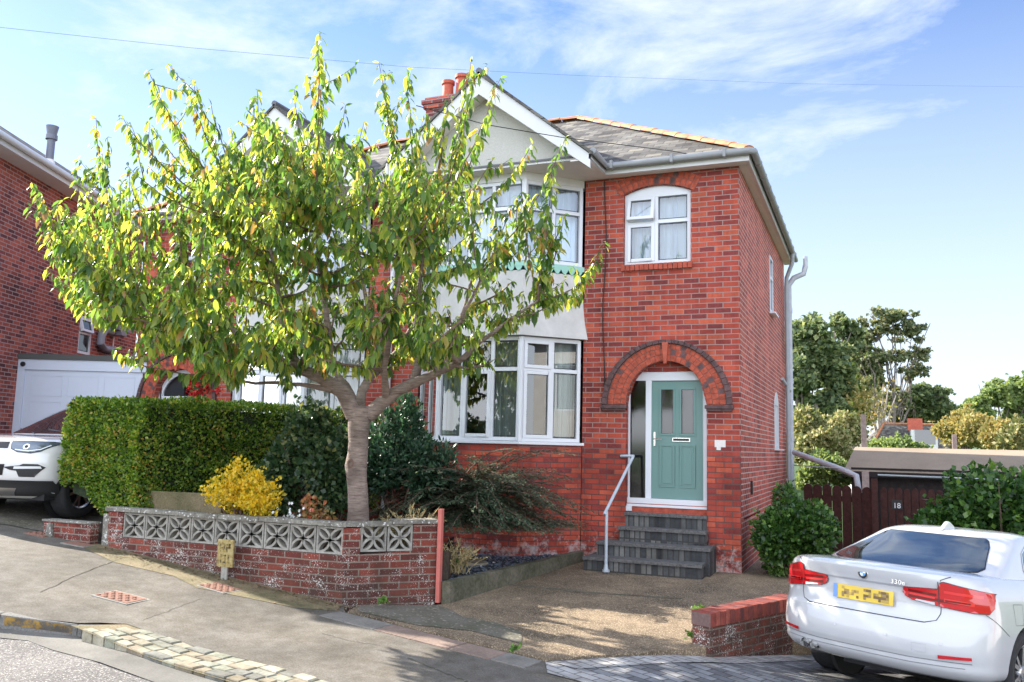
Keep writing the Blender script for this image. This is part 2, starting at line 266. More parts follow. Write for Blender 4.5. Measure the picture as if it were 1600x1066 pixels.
M = dict(
 brick=brick('red brick', RED, (.31, .215, .195), ms=.0075, salt=(-.05, .95, .62), low_mortar=(1.55, (.10, .065, .06)), bump=.6),
 brick_side=brick('red brick pale joints', [(0, (.32, .065, .05)), (.3, (.43, .085, .055)), (.8, (.50, .11, .07)), (1, (.56, .16, .10))], (.50, .37, .33), salt=(-.3, .45, .7), bump=.5, ms=.0085),
 brick_old=brick('mottled purple brick', [(0, (.12, .04, .042)), (.3, (.24, .058, .048)), (.55, (.33, .075, .052)), (1, (.42, .11, .07))], (.34, .26, .25), bump=.4, ms=.009),
 brick_wall=brick('weathered garden brick', [(0, (.11, .026, .022)), (.5, (.20, .040, .028)), (1, (.29, .06, .038))], (.26, .2, .16), fleck=.12, bump=.8, grime=(-.1, .62)),
 brick_low=brick('red soldier brick', [(0, (.14, .03, .024)), (.5, (.24, .05, .034)), (1, (.34, .085, .05))], (.15, .09, .075), bw=.075, rh=.225, offs=0, fleck=.2, bump=.8),
 vouss=plain('arch brick red', (.38, .075, .04), .85, noise=.45, nscale=14, bump=.4),
 vouss_dark=plain('arch brick dark', (.10, .055, .055), .8, noise=.5, nscale=14, bump=.4),
 vouss_red=plain('sill brick red', (.36, .07, .04), .85, noise=.4, nscale=12, bump=.4),
 mortar=plain('mortar', (.40, .33, .30), .95, noise=.2, nscale=40, bump=.3), mortar_dk=plain('dark mortar', (.16, .10, .09), .95, noise=.2, nscale=40, bump=.3),
 stucco=plain('painted render', (.55, .54, .52), .9, noise=.13, nscale=3, bump=.5), gable=plain('roughcast gable', (.48, .47, .43), .95, noise=.09, nscale=45, bump=1.0),
 upvc=plain('white frame', (.66, .68, .72), .28, coat=.2), barge=plain('white painted board', (.62, .62, .62), .4, noise=.05, nscale=4), soffit=plain('cream soffit', (.68, .63, .58), .6, noise=.05, nscale=3),
 gutter=plain('grey gutter', (.25, .26, .265), .4, noise=.12, nscale=4), pipe_grey=plain('grey pipe', (.30, .34, .36), .4, noise=.1, nscale=3), pipe_white=plain('old white pipe', (.42, .44, .48), .4, noise=.15, nscale=5),
 lead=plain('lead', (.12, .12, .13), .6, noise=.2), green_trim=plain('pale green trim', (.30, .55, .46), .6), door=plain('sage green door', (.125, .235, .215), .38, coat=.15), door_line=plain('door groove', (.10, .21, .19), .5),
 white_door=plain('white door', (.8, .8, .82), .35), chrome=plain('chrome', (.75, .74, .72), .15, metal=1), black=plain('black plastic', (.012, .012, .013), .4), rubber=plain('tyre rubber', (.018, .018, .019), .8, noise=.3, nscale=30),
 glass=glass('window glass', (.92, .97, .98), .10), glass_dark=glass('obscured glass', (.28, .32, .33), .06, .08),
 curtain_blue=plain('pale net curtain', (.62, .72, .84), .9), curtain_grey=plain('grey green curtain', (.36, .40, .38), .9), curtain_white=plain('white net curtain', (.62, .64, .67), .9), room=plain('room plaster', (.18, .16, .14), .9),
 terra=plain('terracotta', (.45, .18, .08), .8, noise=.4, nscale=6, bump=.3), pot=plain('chimney pot', (.42, .09, .05), .7, noise=.25, nscale=8),
 step=brick('slate grey step tiles', [(0, (.045, .048, .052)), (.5, (.10, .104, .108)), (1, (.20, .195, .18))], (.05, .048, .045), bw=.075, rh=.40, offs=0, bump=.5, stain=.4), step_edge=stony('worn step nosing', [(.3, (.05, .05, .052)), (.7, (.18, .172, .165))], 30),
 rail=plain('pale blue rail', (.42, .47, .52), .35, noise=.12, nscale=10), pole=plain('salmon red post', (.52, .14, .11), .5, noise=.12, nscale=20), plate_white=plain('whitewashed patch', (.70, .66, .62), .8, noise=.1, nscale=30),
 coping=stony('weathered coping', [(.3, (.13, .12, .10)), (.55, (.25, .235, .20)), (.75, (.42, .40, .35))], 30, big=[(4, (.6,)*3, (1.1,)*3)], speck=[(60, .93, (.55, .54, .5))]),
 block=stony('concrete screen block', [(.3, (.22, .21, .18)), (.6, (.36, .34, .30)), (.8, (.50, .48, .43))], 25, big=[(6, (.7,)*3, (1.1,)*3)]),
 edging=stony('mossy concrete edging', [(.3, (.08, .075, .06)), (.7, (.20, .185, .15))], 25, big=[(3, (.6, .65, .5), (1.1, 1.05, .95))]),
 tarmac=stony('grey pavement tarmac', [(.28, (.09, .083, .072)), (.5, (.165, .153, .135)), (.72, (.25, .232, .206))], 75, big=[(1.1, (.72, .70, .68), (1.08, 1.06, 1.03)), (.5, (.86,)*3, (1.05,)*3), (7, (.80, .78, .74), (1.08,)*3), (2.6, (.84, .82, .78), (1.05,)*3)], speck=[(90, .985, (.12, .11, .095))], bump=.5),
 moss=stony('mossy pavement edge', [(.3, (.12, .105, .07)), (.5, (.21, .18, .125)), (.75, (.31, .275, .20))], 60, big=[(3, (.6, .62, .45), (1.1, 1, .85))], bump=.5),
 road=stony('coarse road surface', [(.3, (.07, .063, .06)), (.48, (.155, .142, .133)), (.7, (.26, .243, .226))], 45, big=[(.9, (.8,)*3, (1.08,)*3)], speck=[(110, .90, (.38, .36, .32)), (90, .88, (.12, .11, .10))], bump=.8, bdist=.012),
 channel=stony('pale gutter strip', [(.3, (.14, .133, .115)), (.7, (.22, .207, .185))], 70, big=[(2, (.7,)*3, (1.05,)*3)]),
 drive=stony('exposed aggregate drive', [(.3, (.12, .092, .064)), (.5, (.25, .196, .138)), (.72, (.40, .33, .24))], 60, big=[(1.0, (.40, .38, .35), (1.15, 1.08, .98)), (3.2, (.72,)*3, (1.08,)*3), (9, (.8,)*3, (1.06,)*3)], speck=[(120, .82, (.37, .29, .20)), (100, .92, (.15, .115, .08))], bump=.55, bdist=.01),
 drive_dark=stony('old dark tarmac', [(.3, (.09, .08, .07)), (.7, (.20, .18, .15))], 60, big=[(2, (.6, .65, .5), (1.1,)*3)], speck=[(45, .93, (.25, .22, .17))], bump=.6),
 slab=stony('reddish paving slab', [(.3, (.20, .145, .12)), (.7, (.32, .25, .21))], 40, big=[(2.2, (.7, .68, .66), (1.1, 1.03, .98))]),
 slab_grey=stony('grey paving slab', [(.3, (.18, .165, .145)), (.7, (.27, .25, .22))], 40, big=[(2.2, (.7,)*3, (1.1,)*3)]),
 kerb=stony('granite kerb', [(.3, (.10, .095, .09)), (.7, (.26, .25, .23))], 60), kerb_yellow=stony('worn yellow paint', [(.44, (.13, .115, .095)), (.53, (.33, .20, .05)), (.75, (.42, .27, .06))], 11, big=[(5, (.6, .6, .6), (1.05,)*3)]),
 iron=stony('rusty iron cover', [(.3, (.16, .075, .05)), (.7, (.34, .19, .14))], 50), concrete=stony('pale concrete', [(.3, (.22, .21, .18)), (.7, (.36, .34, .30))], 40, big=[(3, (.75,)*3, (1.1,)*3)]),
 paving=brick('grey block paving', [(0, (.10, .10, .105)), (.5, (.165, .17, .175)), (1, (.24, .24, .24))], (.05, .045, .04), bw=.2, rh=.1, ms=.006, bump=.7, rot=.45, offs=.5),
 paving_pale=brick('pale block border', [(0, (.26, .25, .24)), (1, (.38, .37, .35))], (.10, .09, .08), bw=.2, rh=.1, ms=.006, bump=.7, rot=.45),
 soil=stony('garden soil', [(.3, (.03, .022, .015)), (.7, (.09, .065, .045))], 20, bdist=.03), slate_chip=stony('slate chippings', [(.3, (.025, .03, .04)), (.6, (.08, .095, .115)), (.8, (.20, .22, .25))], 30, speck=[(38, .93, (.5, .5, .5)), (45, .7, (.05, .06, .075))], bump=1, bdist=.03),
 flag=stony('sandstone piece', [(.3, (.26, .22, .16)), (.7, (.42, .37, .28))], 12), grass=stony('rough grass', [(.3, (.03, .06, .015)), (.7, (.08, .13, .03))], 15),
 hill=stony('far hill', [(.3, (.06, .10, .06)), (.7, (.12, .16, .09))], .1),
 bark=None,
 twig=stony('dark twig bark', [(.3, (.09, .055, .04)), (.7, (.22, .15, .115))], 12), bark_far=stony('far bark', [(.3, (.10, .085, .07)), (.7, (.26, .22, .19))], 3), bark_pale=stony('pale bare bark', [(.3, (.30, .26, .22)), (.7, (.5, .45, .40))], 3),
 fence=stony('dark brown stained wood', [(.3, (.028, .010, .009)), (.7, (.065, .025, .021))], 14), shed_wall=stony('black stained boards', [(.3, (.012, .010, .010)), (.7, (.032, .026, .026))], 12), felt=stony('sandy roofing felt', [(.3, (.23, .18, .13)), (.7, (.33, .265, .195))], 50, big=[(1.5, (.85,)*3, (1.05,)*3)]),
 grey_wood=stony('grey timber post', [(.3, (.2, .15, .14)), (.7, (.36, .30, .28))], 12), flue=plain('grey flue', (.15, .16, .20), .4), garage=plain('white garage door', (.50, .54, .63), .45, noise=.03, nscale=2), metal_box=plain('grey meter box', (.17, .16, .19), .5), duct=plain('grey duct', (.22, .23, .27), .5, noise=.1, nscale=20),
 hydrant=stony('worn yellow marker', [(.32, (.16, .11, .05)), (.5, (.34, .26, .10)), (.75, (.46, .40, .24))], 22), hyd_mark=stony('worn black marks', [(.40, (.05, .04, .03)), (.62, (.42, .32, .10))], 22), cable=plain('black cable', (.01, .01, .01), .6),
)
def cherry_bark():
    m, nt, n, L, P = NM('cherry bark'); P.inputs['Roughness'].default_value = .75; tc = n.new('ShaderNodeTexCoord'); mp = n.new('ShaderNodeMapping'); mp.inputs['Scale'].default_value = (5, 5, 34); L.new(tc.outputs['Object'], mp.inputs[0])
    a = n.new('ShaderNodeTexNoise'); a.inputs['Scale'].default_value = 1.6; a.inputs['Detail'].default_value = 8; a.inputs['Roughness'].default_value = .7; L.new(mp.outputs[0], a.inputs[0])
    r = ramp(n, [(.30, (.10, .07, .055)), (.42, (.22, .165, .14)), (.58, (.32, .25, .215)), (.75, (.46, .40, .35))]); L.new(a.outputs[0], r.inputs[0])
    b = n.new('ShaderNodeTexNoise'); b.inputs['Scale'].default_value = 3; b.inputs['Detail'].default_value = 6; L.new(tc.outputs['Object'], b.inputs[0]); r2 = ramp(n, [(.36, (.55, .52, .48)), (.62, (1.08, 1.06, 1.04))]); L.new(b.outputs[0], r2.inputs[0])
    mu = n.new('ShaderNodeMixRGB'); mu.blend_type = 'MULTIPLY'; mu.inputs[0].default_value = 1; L.new(r.outputs[0], mu.inputs[1]); L.new(r2.outputs[0], mu.inputs[2]); L.new(mu.outputs[0], P.inputs['Base Color'])
    bp = n.new('ShaderNodeBump'); bp.inputs['Strength'].default_value = .9; bp.inputs['Distance'].default_value = .02; L.new(a.outputs[0], bp.inputs['Height']); L.new(bp.outputs[0], P.inputs['Normal']); return m
M['bark'] = cherry_bark()
def slate():
    return brick('roof slate', [(0, (.075, .07, .065)), (.4, (.125, .118, .105)), (.8, (.175, .165, .145)), (1, (.23, .21, .165))], (.05, .045, .04), bw=.25, rh=.16, ms=.006, bump=.9, rough=.7, stain=.35)
M['slate'] = slate()
# ------------------------------------------------------------------ the lie of the land
def lerp_tab(x, tab):
    if x <= tab[0][0]: return tab[0][1]
    for (a, za), (b, zb) in zip(tab, tab[1:]):
        if x <= b:
            t = (x-a)/(b-a); return za+(zb-za)*t
    return tab[-1][1]
GT = [(-60, 5.2), (-30, 2.6), (-14, 1.10), (-10, .66), (-8, .43), (-6.9, .325), (-5.2, .125), (-3.5, -.06), (-2, -.13), (0, -.20), (1.5, -.31), (4, -.5), (10, -.95), (30, -2.2), (60, -3.2)]
def front_z(x, y):
    return lerp_tab(x, GT) - .02*min(max(-4.35-y, 0), 3.2)
BND = [(-.95, -5.1), (.25, -3.95), (.85, -2.72), (1.9, -.6), (2.2, 8), (2.2, 30)]       # drive / lower paving boundary
def bx_at(y): return lerp_tab(y, [(b, a) for a, b in BND])
def low_z(x, y): return lerp_tab(x, GT) - .095*min(max(y+4.35, 0), 3.2) - .035*min(max(y+1.15, 0), 12)
def drive_z(x, y):
    f = -.072 - .038*(x+3.3); t = min(max((y+4.9)/4.6, 0), 1); return f*(1-t)
def base_z(x, y):
    if y < -4.35: return front_z(x, y)
    if x > bx_at(y)+.02 and x > 0: return low_z(x, y)-(.25 if x < 9 and y < 4 else 0)
    if x > -3.2: return min(drive_z(x, y)-.12, low_z(x, y)-.25)
    t = min((y+4.35)/4.35, 1)
    return front_z(x, -4.35)*(1-t*.35) - .02
def drape(name, poly, zf, mat, dz=.0, step=.3, kind='structure', thick=0, parent=None):
    bm = bmesh.new(); vs = [bm.verts.new((p[0], p[1], 0)) for p in poly]; bm.faces.new(vs)
    xs = [p[0] for p in poly]; ys = [p[1] for p in poly]
    for ax, lo, hi in ((0, min(xs), max(xs)), (1, min(ys), max(ys))):
        k = floor(lo/step)+1
        while k*step < hi:
            co = [0, 0, 0]; no = [0, 0, 0]; co[ax] = k*step; no[ax] = 1
            bmesh.ops.bisect_plane(bm, geom=bm.verts[:]+bm.edges[:]+bm.faces[:], plane_co=co, plane_no=no); k += 1
    if thick:
        r = bmesh.ops.extrude_face_region(bm, geom=bm.faces[:]); low = {e for e in r['geom'] if isinstance(e, bmesh.types.BMVert)}
        for v in bm.verts: v.co.z = zf(v.co.x, v.co.y)+dz-(thick if v in low else 0)
    else:
        for v in bm.verts: v.co.z = zf(v.co.x, v.co.y)+dz
    bmesh.ops.recalc_face_normals(bm, faces=bm.faces)
    if not thick and bm.faces[:][0].normal.z < 0: bmesh.ops.reverse_faces(bm, faces=bm.faces)
    uvl = bm.loops.layers.uv.new('UVMap')
    for f in bm.faces:
        for l in f.loops: l[uvl].uv = (l.vert.co.x, l.vert.co.y) if abs(f.normal.z) > .5 else (l.vert.co.x+l.vert.co.y, l.vert.co.z)
    me = bpy.data.meshes.new(name); bm.to_mesh(me); bm.free()
    o = link(name, me, mat, parent)
    if kind: o['kind'] = kind
    return o
# ground: one sheet out to the horizon
def ground():
    def rng(a, b, s): return list(np.arange(a, b, s))
    xs = [-900, -400, -150, -80, -40, -28, -20]+rng(-16, 12, .4)+[12, 15, 20, 30, 45, 80, 150, 400, 900]
    ys = [-600, -200, -80, -40, -25, -18]+rng(-14, 12, .4)+[12, 16, 22, 30, 45, 70, 110, 200, 500, 1500]
    V = [(x, y, base_z(max(min(x, 60), -60), max(min(y, 60), -18))-(.06 if y > -4.5 else .3)) for y in ys for x in xs]; n = len(xs)
    F = [(j*n+i, j*n+i+1, (j+1)*n+i+1, (j+1)*n+i) for j in range(len(ys)-1) for i in range(n-1)]
    me = bpy.data.meshes.new('ground'); me.from_pydata(V, [], F); o = link('ground', me, M['grass']); o['kind'] = 'structure'
ground()
KERB = [(-16, -12.0), (-9, -8.75), (-5.9, -7.22), (-4.70, -6.62)]                    # front edge of the pavement
SETF = [(-4.70, -6.70), (-3.7, -6.84), (-2.55, -6.98), (-1.4, -7.2), (0, -7.45), (2, -7.75), (9, -8.8)]
SETB = [(-4.42, -6.36), (-3.6, -6.42), (-2.9, -6.47), (-2.1, -6.58), (-1.2, -6.75), (0, -7.0), (2, -7.3), (9, -8.35)]
drape('pavement', [(-16, -4.2)]+KERB+[(-4.6, -6.5)]+SETB+[(9, -6.3), (.05, -5.45), (-.95, -5.12), (-3.3, -4.62), (-3.6, -4.2)], front_z, M['tarmac'], dz=0)
drape('mossy_verge', [(-7.2, -4.36), (-7.0, -4.62), (-6.2, -4.86), (-5.4, -4.80), (-4.9, -4.98), (-4.3, -4.9), (-3.75, -4.83), (-3.4, -4.62), (-3.5, -4.36)], front_z, M['moss'], dz=.004)
def road_z(x, y): return front_z(x, y)-.0
CH = [(-16, -12.3), (-9, -9.03), (-5.9, -7.5), (-4.85, -6.98), (-3.6, -7.14), (-2.55, -7.3), (-1.4, -7.52), (2, -8.08), (9, -9.1)]
def roadsurf(x, y):
    t = 1 if x < -4.6 else max(0, 1-(x+4.6)/.8)
    return front_z(x, y)-.035-.075*t
drape('road', [(-16, -11.9), (-9, -8.72), (-5.9, -7.2), (-4.66, -6.58)]+SETF[1:]+[(9, -30), (-30, -30), (-30, -18)], roadsurf, M['road'], dz=0, step=.5)
drape('gutter_channel', [(-16, -12.0), (-9, -8.75), (-5.9, -7.22), (-4.72, -6.63)]+SETF[1:]+CH[::-1], roadsurf, M['channel'], dz=.006)
# kerb stones with worn yellow paint
def kerb():
    mb = MB(); pa = MB(); P = [Vector((a, b, 0)) for a, b in KERB[1:]]
    def run(A, B, h0, h1):
        d = (B-A).normalized(); nrm = Vector((-d.y, d.x, 0)); nrm = nrm if nrm.y > 0 else -nrm
        za, zb = front_z(A.x, A.y), front_z(B.x, B.y); ra, rb = roadsurf(A.x, A.y)-.05, roadsurf(B.x, B.y)-.05
        o = -nrm*.02; i = nrm*.13
        top = .008
        v = [(A+o, ra), (B+o, rb), (B+o, rb+.05+h1), (A+o, ra+.05+h0)]
        f = [Vector((p.x, p.y, z)) for p, z in v]; b = [Vector((p.x+i.x-o.x, p.y+i.y-o.y, z)) for (p, z) in v]
        mb.quad(*f); mb.quad(*b[::-1]); mb.quad(f[3], f[2], b[2], b[3]); mb.quad(f[0], f[3], b[3], b[0]); mb.quad(f[1], b[1], b[2], f[2])
        e = -nrm*.003; g = [Vector(q)+e for q in f]; u = d*.04
        pa.quad(g[0].lerp(g[3], .5)+u, g[1].lerp(g[2], .5)-u, g[1].lerp(g[2], .93)-u, g[0].lerp(g[3], .93)+u)
    A, B, C_ = P
    k = 0; L = (B-A).length; nseg = 4
    for s in range(nseg): run(A.lerp(B, s/nseg)+(B-A).normalized()*.008, A.lerp(B, (s+1)/nseg), .118, .118)
    run(B+(C_-B)*.01, B.lerp(C_, .50), .118, .118); 
    d = (Vector((-4.06, -6.45, 0)))
    run(B.lerp(C_, .515), C_, .118, .10); run(C_+Vector((.006, .002, 0)), d, .10, .035)
    o = mb.build('kerb', M['kerb'], bevel=.012); o['kind'] = 'structure'
    q = pa.build('kerb_paint', M['kerb_yellow']); q['kind'] = 'structure'
kerb()
# granite setts across the dropped kerb
def setts():
    rr = random.Random(3); mb = MB(); mats = []
    cols = [(.42, .39, .31), (.30, .30, .26), (.35, .30, .23), (.32, .33, .27), (.24, .24, .22), (.44, .41, .33)]
    ms = [stony('granite sett %s' % w, [(.3, tuple(k*.62 for k in c)), (.7, tuple(min(1, k*1.05) for k in c))], 22, big=[(5, (.6, .58, .5), (1.08, 1.06, 1.0))]) for w, c in zip('abcdef', cols)]
    def pt(tab, x): return lerp_tab(x, [(a, b) for a, b in tab])
    rows = 4
    for r in range(rows):
        x = -4.55+.07*r
        while x < 8.6:
            w = rr.uniform(.11, .23); g = .008
            c = []
            for (xx, t) in ((x+g, r/rows+.02), (x+w-g, r/rows+.02), (x+w-g+.0, (r+1)/rows-.02), (x+g, (r+1)/rows-.02)):
                yf, yb = pt(SETF, xx), pt(SETB, xx); c.append((xx+t*.10+rr.uniform(-.008, .008), yf+(yb-yf)*t+rr.uniform(-.008, .008)))
            dz = rr.uniform(-.006, .008); z = [front_z(a, b)+dz for a, b in c]
            mb.cur = rr.randrange(6); top = [Vector((a, b, zz)) for (a, b), zz in zip(c, z)]
            cen = sum(top, Vector())/4; inner = [p.lerp(cen, .09)+Vector((0, 0, .007)) for p in top]
            mb.quad(*inner)
            for k in range(4):
                mb.quad(top[k], top[(k+1) % 4], inner[(k+1) % 4], inner[k]); lo = Vector((0, 0, -.12)); mb.quad(top[k]+lo, top[(k+1) % 4]+lo, top[(k+1) % 4], top[k])
            x += w
    o = mb.build('cobble_strip', ms); o['kind'] = 'structure'
    drape('cobble_bed', SETF+SETB[::-1], front_z, M['moss'], dz=-.004)
setts()
# our drive: a raised concrete slab
DRIVE = [(-3.28, -4.60), (-.95, -5.10), (.25, -3.95), (.85, -2.72), (1.9, -.6), (2.2, 5.5), (.02, 5.5), (.02, .0), (-.3, -.02), (-1.9, -.02), (-2.42, .0), (-2.48, -1.9), (-2.62, -3.66), (-2.68, -3.80), (-3.35, -4.3)]
drape('drive', DRIVE, drive_z, M['drive'], dz=0, thick=.75)
drape('drive_joint', [(-2.5, -2.35), (-1.3, -2.25), (-.4, -2.05), (-.4, -2.0), (-1.3, -2.18), (-2.5, -2.27)], drive_z, M['edging'], dz=.004)
drape('drive_patch', [(-3.2, -4.55), (-2.4, -4.72), (-1.9, -4.62), (-1.3, -4.78), (-1.45, -4.4), (-1.8, -4.2), (-2.2, -4.15), (-2.5, -3.9), (-2.66, -3.84), (-3.3, -4.34)], drive_z, M['drive_dark'], dz=.006)
# edge slabs between drive and pavement
def slabs():
    A = Vector((-3.36, -4.64, 0)); B = Vector((-.93, -5.16, 0)); d = (B-A).normalized(); nrm = Vector((d.y, -d.x, 0)); L = (B-A).length; s = 0; k = 0
    ws = [.34, .40, .46, .44, .46, .36]
    a = 0
    for k, w in enumerate(ws):
        b = min(a+w, L); p = [A+d*(a+.006), A+d*(b-.006), A+d*(b-.006)+nrm*.27, A+d*(a+.006)+nrm*.27]
        drape('paving_slab', [(q.x, q.y) for q in p], front_z, M['slab_grey' if k in (0, 1, 5) else 'slab'], dz=.007+.003*(k % 2), step=.5, thick=.05)
        a = b
slabs()
# neighbour's block paving, lower than the drive
drape('block_paving', [(-.93, -5.13), (.27, -3.98), (.88, -2.75), (1.95, -.6), (2.25, 3.4), (9, 3.4), (9, -6.28), (.05, -5.43)], lambda x, y: low_z(x, y) if y > -4.35 else front_z(x, y), M['paving'], dz=.006)
drape('paving_border', [(-.90, -5.16), (.27, -4.0), (.88, -2.77), (1.1, -2.85), (.50, -4.12), (-.62, -5.22)], lambda x, y: low_z(x, y) if y > -4.35 else front_z(x, y), M['paving_pale'], dz=.012)
drape('paving_border', [(-.93, -5.16), (-.60, -5.24), (9, -6.32), (9, -6.56), (.05, -5.68), (-.80, -5.46)], front_z, M['paving_pale'], dz=.010)
# crack lines and covers in the pavement
def patch(name, pts, mat, dz, label=None, cat=None, thick=0):
    return drape(name, pts, front_z, mat, dz=dz, step=.6, thick=thick, kind='structure' if not label else None)
def cover(u0, v0, u1, v1, z, ang, w, h, label, pattern, group='service covers let into the pavement'):
    p = atz((u0+u1)/2, (v0+v1)/2, z); t = thing('service_cover', (p.x, p.y, front_z(p.x, p.y)), label, 'cover', group)
    sx = (front_z(p.x+.2, p.y)-front_z(p.x-.2, p.y))/.4
    def Mx(a, b, c): x = a*cos(ang)-b*sin(ang); y = a*sin(ang)+b*cos(ang); return (x, y, c+sx*x)
    f = MB(); f.box(-w/2-.025, w/2+.025, -h/2-.025, h/2+.025, -.02, .006, Mx); f.build('frame', M['concrete'] if pattern < 2 else M['iron'], t, local=True)
    g = MB(); g.box(-w/2, w/2, -h/2, h/2, -.01, .010, Mx)
    nx, ny = int(w/.045), int(h/.045)
    for i in range(nx):
        for j in range(ny):
            if pattern and (i+j) % 2 == 0: g.box(-w/2+.045*i+.01, -w/2+.045*i+.038, -h/2+.045*j+.01, -h/2+.045*j+.038, .010, .017, Mx)
    g.build('lid', M['iron'], t, local=True)
cover(150, 940, 226, 956, 0, .02, .40, .26, 'rusty chequered iron cover nearest the kerb end', 1)
cover(305, 918, 382, 940, 0, -.1, .36, .26, 'rusty iron cover sunk in a pale concrete surround before the screen block wall', 1)
cover(44, 858, 80, 867, .2, .1, .26, .2, 'small dark cover in the pavement at the left, furthest up the slope', 2)
cover(102, 865, 140, 875, .2, .1, .3, .16, 'small pale stony cover beside the lower left brick stub', 0)
def crack(pts, w=.02):
    Q = [atz(u, v, z) for u, v, z in pts]; P = []; rr = random.Random(int(pts[0][0])); a = []; b = []
    for s, e in zip(Q, Q[1:]):
        for j in range(9): q = s.lerp(e, j/9); P.append((q.x+rr.uniform(-.012, .012), q.y+rr.uniform(-.012, .012)))
    w *= .6
    for k, p in enumerate(P):
        q = P[min(k+1, len(P)-1)]; r = P[max(k-1, 0)]; d = Vector((q[0]-r[0], q[1]-r[1])).normalized()
        a.append((p[0]-d.y*w/2, p[1]+d.x*w/2)); b.append((p[0]+d.y*w/2, p[1]-d.x*w/2))
    drape('pavement_joint', a+b[::-1], front_z, M['drive_dark'], dz=.005, step=.4)
crack([(60, 950, .0), (120, 925, .02), (190, 900, .05)]); crack([(222, 975, -.03), (260, 962, -.02), (318, 940, 0)], .012)
crack([(500, 985, -.08), (545, 997, -.1), (600, 1003, -.1)], .012); crack([(930, 905, 0), (1010, 915, 0), (1090, 912, 0), (1180, 905, 0)], .02); crack([(640, 1022, -.12), (690, 1040, -.13), (740, 1058, -.14)], .025)

# ------------------------------------------------------------------ wall with openings
def pierced(mb, Mf, x0, x1, zb, zt, holes, depth=.22):
    """holes: (xa, xb, bottom, topfunction). Front d=0, back d=-depth. Mf(u,d,z)"""
    xs = {x0, x1}
    for xa, xb, b, tf in holes:
        n = 14 if tf(xa) != tf((xa+xb)/2) else 1
        for k in range(n+1): xs.add(xa+(xb-xa)*k/n)
    xs = sorted(xs)
    for a, b in zip(xs, xs[1:]):
        mid = (a+b)/2; hs = sorted([h for h in holes if h[0]-1e-6 <= mid <= h[1]+1e-6], key=lambda h: h[2])
        za = zc = zb
        for h in hs:
            ta, tb = h[3](a), h[3](b)
            for d, flip in ((0, 0), (-depth, 1)):
                q = [Mf(a, d, za), Mf(b, d, zc), Mf(b, d, h[2]), Mf(a, d, h[2])]; mb.quad(*(q[::-1] if flip else q))
            mb.quad(Mf(a, 0, h[2]), Mf(b, 0, h[2]), Mf(b, -depth, h[2]), Mf(a, -depth, h[2])); mb.quad(Mf(a, -depth, ta), Mf(b, -depth, tb), Mf(b, 0, tb), Mf(a, 0, ta))
            za, zc = ta, tb
        for d, flip in ((0, 0), (-depth, 1)):
            q = [Mf(a, d, za), Mf(b, d, zc), Mf(b, d, zt), Mf(a, d, zt)]; mb.quad(*(q[::-1] if flip else q))
    for xa, xb, b, tf in holes:
        for x, e in ((xa, 0), (xb, 1)):
            q = [Mf(x, 0, b), Mf(x, -depth, b), Mf(x, -depth, tf(x)), Mf(x, 0, tf(x))]; mb.quad(*(q if e else q[::-1]))
    for x, e in ((x0, 0), (x1, 1)):
        q = [Mf(x, 0, zb), Mf(x, -depth, zb), Mf(x, -depth, zt), Mf(x, 0, zt)]; mb.quad(*(q if e else q[::-1]))
    mb.quad(Mf(x0, 0, zt), Mf(x1, 0, zt), Mf(x1, -depth, zt), Mf(x0, -depth, zt))
